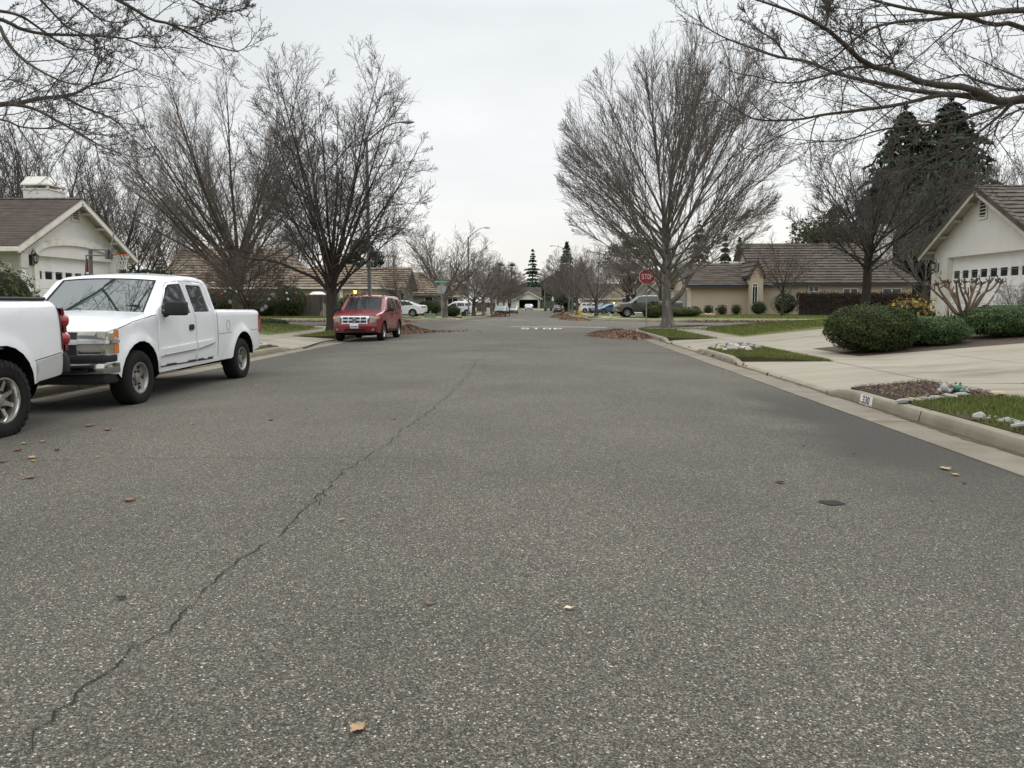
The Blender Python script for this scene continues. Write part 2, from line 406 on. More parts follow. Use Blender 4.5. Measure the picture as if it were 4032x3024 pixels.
for k, pl in LOT.items():
    P = np.asarray(resample(pl, 0.5)); n = len(P); mk, mg = MB(), MB()
    rows = []
    for off, kind in ((0.0, 'b'), (0.012, 'm'), (0.03, 'f'), (0.05, 't0'), (0.165, 't'), (0.175, 'u')):
        O = offset(P, off); h = []
        for (x, y), (x0, y0) in zip(O, P):
            f = apron_at(k, x0, y0); top = 0.15 * (1 - f) + 0.035 * f
            z = {'b': -0.02, 'm': top * 0.5, 'f': top * 0.93, 't0': top, 't': top + 0.003, 'u': -0.1}[kind] + gz(y)
            h.append((x, y, z))
        rows.append(h)
    mk.add([p for r in rows for p in r], [(r * n + i, r * n + i + 1, (r + 1) * n + i + 1, (r + 1) * n + i) for r in range(len(rows) - 1) for i in range(n - 1)])
    tag(mk.build('kerb', KERB, smooth=True, merge=False, angle=50), kind='structure')
    gi = offset(P, -0.56); go = offset(P, 0.015)
    mg.add([(x, y, roadz(x, y) + 0.010) for x, y in gi] + [(x, y, gz(y) + 0.012) for x, y in go] + [(x, y, roadz(x, y) - 0.03) for x, y in gi],
           [(i, i + 1, n + i + 1, n + i) for i in range(n - 1)] + [(2 * n + i, 2 * n + i + 1, i + 1, i) for i in range(n - 1)])
    tag(mg.build('gutter', GUTT, merge=False), kind='structure')
    if k in ('RN', 'LN'):                     # washed-in dirt along the foot of the kerb
        rg = random.Random(len(k) + (k == 'RN')); dd = MB(); Pn = np.array([q for q in resample(pl, .12) if 2 < q[1] < 46 and abs(q[0]) < 16]); A = offset(Pn, .004); wv = 0; rowsd = []
        for i_, a_ in enumerate(A):
            wv = wv * .9 + rg.gauss(0, .016); rowsd.append(.035 + abs(wv))
        Bq = A + (offset(Pn, -1.0) - offset(Pn, 0.0)) * np.array(rowsd)[:, None]
        m_ = len(A); dd.add([(x, y, gz(y) + .0175) for x, y in A] + [(x, y, gz(y) + .0165) for x, y in Bq], [(i_, i_ + 1, m_ + i_ + 1, m_ + i_) for i_ in range(m_ - 1)])
        tag(dd.build('gutter_dirt', mat('gutter_dirt', (.115, .082, .056), (.07, .05, .036), 9, .95), merge=False), kind='structure')
    if k in ('RN', 'LN'):                     # dark joints across gutter and kerb
        j = MB()
        for yy in np.arange(3.3, 36, 3.05):
            x0 = KR if k == 'RN' else KL; sg = 1 if k == 'RN' else -1
            f = apron_at(k, x0, yy); h = 0.15 * (1 - f) + 0.035 * f
            j.add([(x0 - sg * .55, yy, .018 + roadz(x0 - sg * .55, yy)), (x0, yy, .018), (x0, yy + .015, .018), (x0 - sg * .55, yy + .015, .018 + roadz(x0 - sg * .55, yy))], [(0, 1, 2, 3)])
            j.add([(x0 - sg * .004, yy, .01), (x0 + sg * .026, yy, h * .95), (x0 + sg * .16, yy, h + .008), (x0 + sg * .16, yy + .015, h + .008), (x0 + sg * .026, yy + .015, h * .95), (x0 - sg * .004, yy + .015, .01)], [(0, 1, 4, 5), (1, 2, 3, 4)])
        tag(j.build('kerb_joint', DARKC, merge=False), kind='structure')

def surf(name, k, poly, m, dz=0.0, s=0.8, low=None, kind='structure', skirt=0.0):
    V, T, L = fill(poly, (), s)
    Z = lotz(k, V) + dz
    if low is not None: Z = np.array([low(x, y, z) for (x, y), z in zip(V, Z)])
    b_ = MB(); b_.add([(x, y, z) for (x, y), z in zip(V, Z)], T)
    if skirt:
        lp = L[0]; n = len(V)
        b_.add([(V[i][0], V[i][1], Z[i] - d) for d in (0, skirt) for i in lp], [(i, (i + 1) % len(lp), len(lp) + (i + 1) % len(lp), len(lp) + i) for i in range(len(lp))])
    o = b_.build(name, m, smooth=True, angle=30); return tag(o, kind=kind)
def strip(pl, d0, d1, s=0.8):
    P = resample(pl, s); return [tuple(p) for p in offset(P, d0)] + [tuple(p) for p in offset(P, d1)][::-1]
# yards (lawn), sidewalks and verges
far = {'RN': [(95, -14)], 'LN': [(-95, -14)], 'RF': [(95, 188)], 'LF': [(-95, 188)], 'EN': [(-95, 330), (95, 330)]}
for k, pl in LOT.items():
    inner = [tuple(p) for p in offset(resample(pl, 1.2), 2.9)]
    surf('lawn', k, inner + far[k], LAWN, 0.0, 1.6 if k != 'EN' else 8)
    surf('sidewalk', k, strip(pl, 1.8, 2.96), CONC, 0.012, 0.8, skirt=0.05)
    jm = MB(); P = resample(pl, 1.5); A, B = offset(P, 1.81), offset(P, 2.95)
    for i in range(0, len(P), 1):
        z0, z1 = lz(k, *A[i]) + .0145, lz(k, *B[i]) + .0145; d = np.array([-(B[i] - A[i])[1], (B[i] - A[i])[0]]); d = d / np.hypot(*d) * .012
        jm.add([(*A[i], z0), (*B[i], z1), (*(B[i] + d), z1), (*(A[i] + d), z0)], [(0, 1, 2, 3)])
    tag(jm.build('sidewalk_joint', mat('joint', (0.13, 0.115, 0.09), rough=0.95), merge=False), kind='structure')
def verge(k, poly, m=LAWN, dz=0.010): return surf('verge', k, poly, m, dz, 0.5, skirt=0.12)
VG = {}
VG['a'] = [(4.775, -14), (6.4, -14), (6.4, 10.55), (4.775, 10.25)]
VG['b'] = [(4.775, 18.7), (6.4, 16.95), (6.4, 23.9), (4.775, 22.1)]
cr = offset(np.array([(KR, 29.2)] + [(KR, y) for y in np.linspace(30, 37, 9)] + arc(KR + 8, 37, 8, 180, 118, 14)[1:]), 0.175)
ci = offset(np.array([(KR, 27.8)] + [(KR, y) for y in np.linspace(30, 37, 9)] + arc(KR + 8, 37, 8, 180, 118, 14)[1:]), 1.8)
VG['c'] = [tuple(p) for p in cr] + [tuple(p) for p in ci][::-1]
VSOIL = mat('verge_soil', (0.080, 0.064, 0.040), (0.060, 0.060, 0.024), 2.5, 0.95, 0.04, 40, dirt=(0.075, 0.055, 0.038), dscale=2.2)
for q in 'abc': verge('RN', VG[q], VSOIL)
VG['d'] = [(KL - .175, -14), (KL - 1.8, -14), (KL - 1.8, 24.3), (KL - .175, 22.8)][::-1]
cr = offset(np.array(arc(KL - 8, 37, 8, 62, 0, 14)[:-1] + [(KL, y) for y in np.linspace(37, 31, 9)] + [(KL, 30)]), 0.175)
ci = offset(np.array(arc(KL - 8, 37, 8, 62, 0, 14)[:-1] + [(KL, y) for y in np.linspace(37, 30, 9)] + [(KL, 29)]), 1.8)
VG['e'] = [tuple(p) for p in cr] + [tuple(p) for p in ci][::-1]
for q in 'de': verge('LN', VG[q], VSOIL)
MULCH = [(4.775, 10.25), (6.4, 10.55), (6.4, 12.9), (4.775, 11.9)]
verge('RN', MULCH, mat('mulch', (0.085, 0.062, 0.046), (0.045, 0.032, 0.024), 22, 0.95, 0.05, 45), 0.012)
for k in ('RF', 'LF'):                        # far verges, cut at each apron
    pts = resample(LOT[k], 0.5); run = []
    def flush():
        global run
        if len(run) > 5:
            r = np.array(run); verge(k, [tuple(p) for p in offset(r, 0.175)] + [tuple(p) for p in offset(r, 1.8)][::-1])
        run = []
    for p in pts:
        if apron_at(k, *p) > 0.3: flush()
        elif abs(p[0]) < 60: run.append(p)
    flush()
# cross-street verges of the near lots
for k, a in (('RN', 118), ('LN', 62)):
    P = [p for p in resample(LOT[k], 0.8) if p[1] > 44.3 and abs(p[0]) < 60]
    verge(k, [tuple(p) for p in offset(P, 0.175)] + [tuple(p) for p in offset(P, 1.8)][::-1])

def driveway(k, x0, y0a, y0b, x1, y1a, y1b, flare=0.9, lines=True):
    """from the kerb back (x0) to the garage (x1)"""
    sg = 1 if x1 > x0 else -1; xs_ = x0 + sg * 1.64
    poly = [(x0, y0a - .1), (xs_, y0a + (0 if flare else 0)), (x1, y1a), (x1, y1b), (xs_, y0b), (x0, y0b + .1)]
    poly = [(x0, y0a - .2), (xs_, y0a - flare * 1.3), (xs_, y0a), (x1, y1a), (x1, y1b), (xs_, y0b), (xs_, y0b + flare * 1.3), (x0, y0b + .2)]
    if sg < 0: poly = poly[::-1]
    def low(x, y, z):
        t = abs(x - x0) / 1.64
        return z if t >= 1 else (0.037 + gz(y)) * (1 - t) + z * t
    surf('driveway', k, poly, CONC, 0.018, 0.6, low, skirt=0.06)
    if lines:
        j = MB(); xx = xs_; step = sg * 2.6
        while abs(xx - x0) < abs(x1 - x0) - .5:
            t = (xx - xs_) / (x1 - xs_); a, b = y0a + (y1a - y0a) * t, y0b + (y1b - y0b) * t
            N = 8; ya = [a + (b - a) * i / N for i in range(N + 1)]
            j.add([(xx + e_ * .012, y, lz(k, xx, y) + .0215) for e_ in (0, 1) for y in ya], [(i, i + 1, N + 2 + i, N + 1 + i) for i in range(N)]); xx += step
        N = 10; tt = [i / N for i in range(N + 1)]
        xl = [xs_ + (x1 - xs_) * t for t in tt]; yl = [(y0a + y0b) / 2 + ((y1a + y1b) / 2 - (y0a + y0b) / 2) * t for t in tt]
        j.add([(x, y + e_ * .012, lz(k, x, y) + .0215) for e_ in (0, 1) for x, y in zip(xl, yl)], [(i, i + 1, N + 2 + i, N + 1 + i) for i in range(N)])
        tag(j.build('driveway_joint', MATS['joint'], merge=False), kind='structure')
driveway('RN', 4.772, 12.3, 18.4, 22, 12.3, 18.35)
driveway('RN', 4.772, 22.9, 28.6, 16.0, 25.2, 31.0)
surf('driveway', 'RN', [(7.45, 21.5), (16, 23.6), (16, 25.3), (7.45, 23.4)], CONC, 0.014, 0.8)
surf('planting_bed', 'RN', [(7.5, 18.42), (21, 18.42), (21, 22.6), (15, 23.4), (7.5, 21.5)], SOIL, 0.012, 0.6)
driveway('LN', KL - .172, 23.4, 29.4, -18.0, 26.0, 32.2)
driveway('RF', 4.572, 67.6, 73.4, 15, 73.5, 79.5, lines=False)
driveway('RF', 4.572, 123.2, 128.8, 12, 123.2, 128.8, lines=False)
driveway('RF', 4.572, 155.2, 162.8, 14, 155.2, 162.8, lines=False)
driveway('LF', -7.372, 66.7, 72.8, -19, 66.7, 72.8, lines=False)
driveway('LF', -7.372, 96.2, 101.8, -16, 96.2, 101.8, lines=False)
b_ = MB(); zz = gz(190)
b_.add([(-4.6, 189.5, zz + .02), (1.4, 189.5, zz + .02), (1.0, 192, zz + .19), (-4.2, 192, zz + .19), (-4.2, 206.5, zz + .40), (1.0, 206.5, zz + .40)], [(0, 1, 2, 3), (3, 2, 5, 4)])
tag(b_.build('driveway', CONC), kind='structure')

# painted STOP and stop line, cracks, seam
def drape(b, dz=0.012):
    for i, p in enumerate(b.v): b.v[i] = (p[0], p[1], roadz(p[0], p[1]) + dz)
    return b
LET = {  # strokes as polygons in a 1 x 1 box
    'T': ([(.4, 0), (.6, 0), (.6, .82), (1, .82), (1, 1), (0, 1), (0, .82), (.4, .82)], []),
    'O': ([(.25, 0), (.75, 0), (1, .2), (1, .8), (.75, 1), (.25, 1), (0, .8), (0, .2)], [[(.32, .17), (.22, .27), (.22, .73), (.32, .83), (.68, .83), (.78, .73), (.78, .27), (.68, .17)]]),
    'P': ([(0, 0), (.22, 0), (.22, .4), (.75, .4), (1, .55), (1, .85), (.75, 1), (0, 1)], [[(.22, .56), (.22, .84), (.68, .84), (.78, .76), (.78, .64), (.68, .56)]]),
    'S': ([(0, .2), (.25, 0), (.75, 0), (1, .16), (1, .42), (.78, .57), (.3, .62), (.22, .7), (.22, .78), (.32, .85), (.68, .85), (.78, .75), (1, .78), (.78, 1), (.25, 1), (0, .85), (0, .62), (.2, .48), (.7, .42), (.78, .35), (.78, .22), (.68, .15), (.32, .15), (.22, .27)], []),
}
def letters(b, word, u0, v0, wd, ht, gap, M=None, sp=0.25):
    for i, c in enumerate(word):
        out, ho = LET[c]; f = lambda l: [(u0 + i * (wd + gap) + x * wd, v0 + y * ht) for x, y in l]
        V, T, _ = fill(f(out), [f(h) for h in ho], sp)
        b.add([(M @ Vector((x, y, 0))) if M else (x, y, 0) for x, y in V], T)
    return b
xa = XA(2052, 41.5); xb = XA(2214, 41.5)
lw = (xb - xa - 3 * .14) / 4
tag(drape(letters(MB(), 'STOP', xa, 40.2, lw, 2.5, .14)).build('road_lettering', WHITEP), kind='structure')
b_ = MB(); xl = np.linspace(-1.7, 3.9, 30)
b_.add([(x, y, 0) for y in (45.2, 45.55) for x in xl], [(i, i + 1, 31 + i, 30 + i) for i in range(29)])
tag(drape(b_).build('stop_line', WHITEP), kind='structure')
b_ = MB()
for a, c in ((-6.0, -4.7), (-4.4, -3.4), (-3.1, -2.6), (-2.3, -1.4)):
    xl = np.linspace(a, c, 5); b_.add([(x, y, 0) for y in (62.2, 62.5) for x in xl], [(i, i + 1, 6 + i, 5 + i) for i in range(4)])
tag(drape(b_).build('stop_line', WHITEP), kind='structure')
def crack(pts, w0, seed, jit=0.05, sp=0.06):
    rg = random.Random(seed); P = densify(pts, sp, closed=False); off = 0; b = MB(); V = []
    for i, (x, y) in enumerate(P):
        a = P[max(0, i - 1)]; c = P[min(len(P) - 1, i + 1)]; l = math.hypot(c[0] - a[0], c[1] - a[1]) or 1
        nx, ny = -(c[1] - a[1]) / l, (c[0] - a[0]) / l
        off = off * 0.86 + rg.gauss(0, jit) * .35; ww = w0 * rg.uniform(0.25, 1.25)
        jg = rg.gauss(0, jit * .22); V += [(x + nx * (off + jg - ww), y + ny * (off + jg - ww), 0), (x + nx * (off + jg + ww), y + ny * (off + jg + ww), 0)]
    b.add(V, [(2 * i, 2 * i + 1, 2 * i + 3, 2 * i + 2) for i in range(len(P) - 1)])
    return tag(drape(b, 0.007).build('road_crack', DARKC), kind='structure')
cp = [(60, 3010), (420, 2640), (700, 2440), (880, 2280), (1030, 2140), (1190, 2010), (1240, 1960), (1330, 1890), (1440, 1800), (1560, 1720), (1660, 1640), (1750, 1570), (1800, 1520), (1880, 1425), (1915, 1396)]
def gp(px, py, dz=0.0):
    p = PZ(px, py, 0.06)
    for _ in range(4): p = PZ(px, py, roadz(p.x, p.y) + dz)
    return (p.x, p.y)
crack([gp(*p) for p in cp], 0.0042, 3, 0.036)
crack([gp(1265, 1942), gp(1272, 1968), gp(1240, 1998), gp(1215, 2015)], 0.0035, 5)
crack([gp(-60, 1820), gp(400, 1812), gp(800, 1803), gp(1180, 1806), gp(1430, 1806)], 0.004, 4, 0.03)
crack([gp(1380, 1384), gp(1900, 1382), gp(2500, 1390), gp(2700, 1392)], 0.03, 8, 0.05, .15)
crack([gp(1900, 1240), gp(2130, 1215)], 0.05, 9, 0.2, .6)

# ================================================================== HOUSES
STUC = mat('stucco_white', (0.69, 0.67, 0.63), (0.62, 0.60, 0.56), 1.1, 0.92, 0.006, 90, dirt=(0.50, 0.45, 0.37), dscale=0.5)
STUC2 = mat('stucco_cream', (0.66, 0.635, 0.585), (0.58, 0.555, 0.51), 1.3, 0.92, 0.006, 90, dirt=(0.50, 0.45, 0.37), dscale=0.5)
STUCB = mat('stucco_beige', (0.50, 0.41, 0.31), (0.44, 0.36, 0.27), 0.8, 0.92, 0.006, 60)
STUCG = mat('stucco_grey', (0.25, 0.24, 0.21), (0.20, 0.19, 0.17), 1.0, 0.92, 0.006, 60)
TRIMW = mat('white_trim', (0.74, 0.72, 0.67), (0.64, 0.61, 0.55), 2.5, 0.7, dirt=(0.48, 0.43, 0.35), dscale=1.5)
TRIMD = mat('dark_trim', (0.045, 0.05, 0.055), rough=0.6)
DOORW = mat('garage_door_white', (0.74, 0.735, 0.71), (0.68, 0.67, 0.65), 1.5, 0.55, dirt=(0.58, 0.55, 0.50), dscale=0.9)
PANE = mat('dark_glass', (0.018, 0.02, 0.022), rough=0.04, ior=1.55)
ROOFB = mat('brown_shingle', (0.088, 0.068, 0.058), (0.064, 0.050, 0.043), 3.0, 0.95, 0.004, 120, attr=True)
ROOFG = mat('grey_brown_tile', (0.108, 0.091, 0.073), (0.076, 0.065, 0.054), 2.5, 0.9, 0.004, 40, attr=True)
ROOFT = mat('tan_tile', (0.225, 0.178, 0.127), (0.150, 0.120, 0.088), 2.0, 0.9, 0.004, 40, attr=True)
SOFF = mat('soffit', (0.42, 0.39, 0.34), rough=0.9)
BLACK = mat('black_metal', (0.018, 0.017, 0.016), rough=0.5)
INTER = mat('dark_interior', (0.03, 0.03, 0.03), rough=0.9)

def roof_tiles(b, e0, e1, r0, r1, course, tw, th, rg, tone=0.22, ragged=0.0):
    e0, e1, r0, r1 = map(Vector, (e0, e1, r0, r1)); nrm = (e1 - e0).cross((r0 + r1) / 2 - (e0 + e1) / 2).normalized()
    if nrm.z < 0: nrm = -nrm
    run = ((r0 + r1) / 2 - (e0 + e1) / 2); nC = max(2, int(round(run.length / course))); u = (e1 - e0).normalized()
    for i in range(nC):
        t0, t1 = i / nC, min(1.0, (i + 1.25) / nC)
        L0, R0, L1, R1 = e0.lerp(r0, t0), e1.lerp(r1, t0), e0.lerp(r0, t1), e1.lerp(r1, t1)
        W = (R0 - L0).length
        if W < 0.02: continue
        k = max(1, int(round(W / tw))); sh = 0.5 * (i % 2)
        cuts = [0.0] + [(j + sh) / k for j in range(1 if sh == 0 else 0, k) if 0.01 < (j + sh) / k < 0.99] + [1.0]
        l1 = (L1 - L0).dot(u) ; r1_ = (R1 - L0).dot(u)
        for a, c in zip(cuts[:-1], cuts[1:]):
            pa, pc = L0.lerp(R0, a), L0.lerp(R0, c)
            ua, uc = min(max(a * W, l1), r1_), min(max(c * W, l1), r1_)
            qa = L1 + u * (ua - l1); qc = L1 + u * (uc - l1)
            h = nrm * (th * rg.uniform(0.85, 1.25)); hb = nrm * (th * 0.12); s = 1 + rg.uniform(-tone, tone)
            slip = (pa - qa).normalized() * rg.uniform(0, ragged) if ragged else Vector()
            tn = (s * rg.uniform(.97, 1.03), s, s * rg.uniform(.97, 1.03))
            lip = h * .48; b.add([pa + h + slip, pc + h + slip, qc + hb, qa + hb, pa + lip + slip, pc + lip + slip], [(0, 1, 2, 3), (4, 5, 1, 0), (4, 0, 3), (1, 5, 2), (5, 4, 3, 2)], tn)
    return b
def deck(b, pts, th=0.06):
    pts = [Vector(p) for p in pts]; n = len(pts)
    nr = (pts[1] - pts[0]).cross(pts[2] - pts[0]).normalized()
    if nr.z < 0: nr = -nr
    up = [p - nr * 0.02 for p in pts]; dn = [p - nr * th for p in pts]
    b.add(up + dn, [tuple(range(n)), tuple(range(2 * n - 1, n - 1, -1))] + [(i, (i + 1) % n, n + (i + 1) % n, n + i) for i in range(n)])
def ridge_caps(b, a, c, wd, th, rg, step=0.35):
    a, c = Vector(a), Vector(c); n = max(1, int((c - a).length / step)); d = (c - a).normalized(); sd = d.cross(Vector((0, 0, 1))).normalized()
    for i in range(n):
        p, q = a.lerp(c, i / n), a.lerp(c, (i + 1.1) / n); s = 1 + rg.uniform(-.2, .2); up = Vector((0, 0, 1))
        V = []
        for o, z in ((p, th), (q, th * .5)): V += [o - sd * wd - up * (wd * .5 - z), o + up * z, o + sd * wd - up * (wd * .5 - z)]
        b.add(V, [(0, 1, 4, 3), (1, 2, 5, 4), (0, 2, 1)], (s, s, s))
def window(hs, M, u0, v0, u1, v1, name='window', mull=1, frame_m=None, fw=0.06, gm=None):
    """frame + pane set in front of a wall; M maps (u,v,outward)"""
    b = MB(); holes = []; n = mull + 1; wd = (u1 - u0) / n
    for i in range(n): holes.append(rect(u0 + i * wd + fw * (.6 if i else 1), v0 + fw, u0 + (i + 1) * wd - fw * (.6 if i < n - 1 else 1), v1 - fw))
    b.poly(rect(u0, v0, u1, v1), holes, 0.05, M @ Matrix.Translation((0, 0, -0.01)))
    f = b.build(name, frame_m or TRIMW, hs, off=hs.location)
    p = MB(); p.add([M @ Vector((x, y, 0.012)) for x, y in rect(u0 + fw * .5, v0 + fw * .5, u1 - fw * .5, v1 - fw * .5)], [(0, 1, 2, 3)])
    p.build('pane', gm or PANE, f, off=hs.location)
    return f
def text_mesh(s, size, ext=0.004, bold=0.018):
    cu = bpy.data.curves.new('t', 'FONT'); cu.body = s; cu.size = size; cu.extrude = ext; cu.align_x = 'CENTER'; cu.align_y = 'CENTER'; cu.resolution_u = 3; cu.offset = size * bold
    o = bpy.data.objects.new('t', cu); col.objects.link(o); bpy.context.view_layer.update()
    me = bpy.data.meshes.new_from_object(o.evaluated_get(bpy.context.evaluated_depsgraph_get()))
    bpy.data.objects.remove(o); bpy.data.curves.remove(cu); return me
def text_obj(name, s, size, M, m, parent, off=(0, 0, 0), ext=0.004, sx=1.0):
    me = text_mesh(s, size, ext); me.transform(Matrix.Translation(-Vector(off)) @ M @ Matrix.Diagonal((sx, 1, 1, 1))); return link(name, me, m, parent)
def wall_lantern(hs, M, u, v, mt=None, sc=1.0, lit=None):
    b = MB(); A = lambda p: M @ Vector((u + p[0] * sc, v + p[1] * sc, p[2] * sc))
    b.poly(rect(u - .05 * sc, v - .16 * sc, u + .05 * sc, v + .16 * sc), [], 0.03, M)
    b.tube([A((0, -.1, .02)), A((0, -.16, .12)), A((0, -.08, .18))], .014 * sc, 6); b.tube([A((0, .1, .02)), A((0, .3, .1)), A((0, .28, .18)), A((0, .2, .18))], .012 * sc, 6)
    Ml = M @ Matrix.Translation((u, v, 0.18 * sc)) @ Matrix(((1, 0, 0, 0), (0, 0, 1, 0), (0, -1, 0, 0), (0, 0, 0, 1)))
    b.lathe([(0.0, -.12 * sc), (.05 * sc, -.1 * sc), (.06 * sc, -.06 * sc)], 6, Ml); b.lathe([(.105 * sc, .12 * sc), (.1 * sc, .14 * sc), (.03 * sc, .22 * sc), (0, .25 * sc)], 6, Ml)
    for k in range(6):
        a = math.pi / 3 * k; b.tube([Ml @ Vector((.06 * sc * math.cos(a), .06 * sc * math.sin(a), -.06 * sc)), Ml @ Vector((.095 * sc * math.cos(a), .095 * sc * math.sin(a), .12 * sc))], .008 * sc, 4)
    o = b.build('wall_lantern', BLACK, hs, off=hs.location)
    g = MB().lathe([(.052 * sc, -.06 * sc), (.088 * sc, .12 * sc)], 6, Ml)
    g.build('lantern_glass', lit or mat('frosted_glass', (0.42, 0.40, 0.36), rough=0.2), o, off=hs.location)

def garage_door(hs, M, u0, v0, u1, v1, depth, pane_v, npane=8):
    """sectional door set back by depth; M maps (u,v,outward)"""
    b = MB(); W = u1 - u0; H = v1 - v0; Md = M @ Matrix.Translation((0, 0, -depth)); pw = W / npane
    holes = [rect(u0 + pw * (i + .15), pane_v[0], u0 + pw * (i + .85), pane_v[1]) for i in range(npane)]
    b.poly(rect(u0, v0, u1, v1), holes, 0.05, Md)
    sec = 4; cuts = [v0 + H * i / sec for i in range(sec + 1)]
    for a, c in zip(cuts[:-1], cuts[1:]):
        if a < pane_v[0] < c or a < pane_v[1] < c: continue
        for i in range(npane // 2):
            x0, x1 = u0 + 2 * pw * i + .12, u0 + 2 * pw * (i + 1) - .12
            fr = rect(x0, a + .1, x1, c - .1)
            b.poly(fr, [rect(x0 + .05, a + .15, x1 - .05, c - .15)], 0.014, Md @ Matrix.Translation((0, 0, .05)))
    d = b.build('garage_door', DOORW, hs, off=hs.location)
    s = MB()
    for c in cuts[1:-1]: s.poly(rect(u0, c - .006, u1, c + .006), [], .002, Md @ Matrix.Translation((0, 0, .0505)))
    s.build('section_seam', mat('seam_grey', (0.25, 0.245, 0.235), rough=0.8), d, off=hs.location)
    for h in holes:
        p = MB(); p.add([Md @ Vector((x, y, .022)) for x, y in h], [(0, 1, 2, 3)]); p.build('window', PANE, d, off=hs.location)
    return d

def gable_garage_house(label, wallx, sg, yc, half, over, zp, ze, za, door, pane_v, rmat, course, tw, th, tone, deep, arch_trim, stucco, group=None, ragged=0.0):
    """house whose gable with a two-car garage door faces the street; sg=+1 faces +x, -1 faces -x"""
    rg = random.Random(int(abs(wallx) * 10))
    hs = thing('garage_house', label, 'house', (wallx, yc, zp), 0, group); O = hs.location
    M = frame((wallx, yc, 0), (0, sg, 0), (0, 0, 1)); sl = (za - ze) / over
    zw = ze + sl * (over - half)                         # roof height above the wall corner
    d0, d1, dt = door
    T = MB()
    T.poly([(-half, zp - .5), (half, zp - .5), (half, zw - .08), (0, za - .1), (-half, zw - .08)], [rect(d0, zp, d1, dt)], -0.25, M)
    bx = wallx - sg * deep
    for s in (-1, 1): T.box2((wallx - sg * .25, yc + s * half, zp - .6), (bx, yc + s * (half - .22), zw - .05))
    T.build('wall', stucco, hs, off=O)
    I = MB().box2((wallx - sg * .5, yc - half + .25, zp - .3), (bx, yc + half - .25, zw - .15)); I.build('interior_wall', INTER, hs, off=O)
    # roof: two slopes
    rf = MB(); dk = MB(); fx = wallx + sg * .47
    for s in (-1, 1):
        e0, e1 = (fx, yc + s * over, ze), (bx, yc + s * over, ze); r0, r1 = (fx, yc, za), (bx, yc, za)
        roof_tiles(rf, e0, e1, r0, r1, course, tw, th, rg, tone, ragged); deck(dk, [e0, e1, r1, r0], .05)
        if th > 0.03:                                     # barge tiles along the rake
            n = int(math.hypot(over, za - ze) / course)
            for i in range(n):
                a, c = Vector(e0).lerp(Vector(r0), i / n), Vector(e0).lerp(Vector(r0), (i + .98) / n); q = 1 + rg.uniform(-.2, .2)
                o = Vector((sg * .02, 0, 0)); up = Vector((0, 0, .05))
                rf.add([a + o + up * 1.4, c + o + up * .9, c + o - up * 2.6, a + o - up * 2.6, a - o * 8 + up * 1.4, c - o * 8 + up * .9], [(0, 1, 2, 3), (4, 5, 1, 0)], (q * .8, q * .8, q * .8))
    ridge_caps(rf, (fx, yc, za + .01), (bx, yc, za + .01), .14, max(th, .03), rg, .33)
    r = rf.build('roof', rmat, hs, off=O, merge=False); dk.build('soffit', SOFF, r, off=O)
    f = MB(); ft = .2
    for s in (-1, 1):
        a, c = Vector((fx - sg * .03, yc + s * over, ze - .16)), Vector((fx - sg * .03, yc, za - .16))
        f.beam(a, c, .045, ft, (0, 0, 1))
        f.beam((fx, yc + s * (over - .03), ze - .12), (bx, yc + s * (over - .03), ze - .12), .04, .18)
        for t in (.12, .36, .6, .84):                    # outlookers under the rake
            p = Vector((wallx, yc + s * over, ze - .2)).lerp(Vector((wallx, yc, za - .2)), t); f.beam(p, p + Vector((sg * .42, 0, 0)), .09, .09)
    f.build('fascia', TRIMW if arch_trim else mat('shaded_trim', (.47, .44, .385), (.36, .33, .29), 3, .8), hs, off=O)  # without arch trim, the shade on the rake is put into a greyer colour
    # trim round the door and quoins
    t = MB(); tr = .26
    if arch_trim:
        um = (d0 + d1) / 2; hw = (d1 - d0) / 2; rise = .46
        inn = [(um + hw * 1.0 * math.cos(a), dt + .03 + rise * math.sin(a)) for a in np.linspace(0, math.pi, 17)]
        outr = [(um + (hw + tr) * math.cos(a), dt + .03 + (rise + tr * .9) * math.sin(a)) for a in np.linspace(0, math.pi, 17)]
        t.poly([(d1 + tr, zp)] + outr + [(d0 - tr, zp), (d0, zp)] + inn[::-1] + [(d1, zp)], [], .09, M)
        t.poly([(x, y) for x, y in [(um + (hw + tr + .06) * math.cos(a), dt + .03 + (rise + tr * .9 + .06) * math.sin(a)) for a in np.linspace(.25, math.pi - .25, 13)]] + [(um + (hw + tr + .005) * math.cos(a), dt + .03 + (rise + tr * .9 + .005) * math.sin(a)) for a in np.linspace(.25, math.pi - .25, 13)][::-1], [], .05, M)
    else:
        t.poly([(d0 - tr, zp), (d0, zp), (d0, dt), (d1, dt), (d1, zp), (d1 + tr, zp), (d1 + tr, dt + tr), (d0 - tr, dt + tr)], [], .06, M)
    t.build('door_trim', TRIMW if arch_trim else STUC2, hs, off=O)
    for s in (-1, 1):
        q = MB(); z = zp + .15; k = 0
        while z < zw - .45:
            wd = .42 if k % 2 else .3
            q.box((wallx + sg * .0, yc + s * (half + .03 - wd / 2 + .02), z + .26), (.11, wd, .5)); z += .56; k += 1
        q.build('quoin', TRIMW if arch_trim else STUC2, hs, off=O, bevel=.02)
    garage_door(hs, M, d0, zp, d1, dt, .22, pane_v)
    v = MB(); vu, vv, vw, vh = (0.2, 4.85, .42, .42) if arch_trim else (-0.15, 4.83, .44, .60)
    v.poly(rect(vu - vw / 2 - .07, vv - vh / 2 - .07, vu + vw / 2 + .07, vv + vh / 2 + .07), [rect(vu - vw / 2, vv - vh / 2, vu + vw / 2, vv + vh / 2)], .05, M)
    for i in range(5):
        z = vv - vh / 2 + vh * (i + .5) / 5; v.beam(M @ Vector((vu - vw / 2, z, .015)), M @ Vector((vu + vw / 2, z, .015)), .06, .012, (sg * .7, 0, .7))
    vo = v.build('gable_vent', TRIMW if arch_trim else STUC2, hs, off=O)
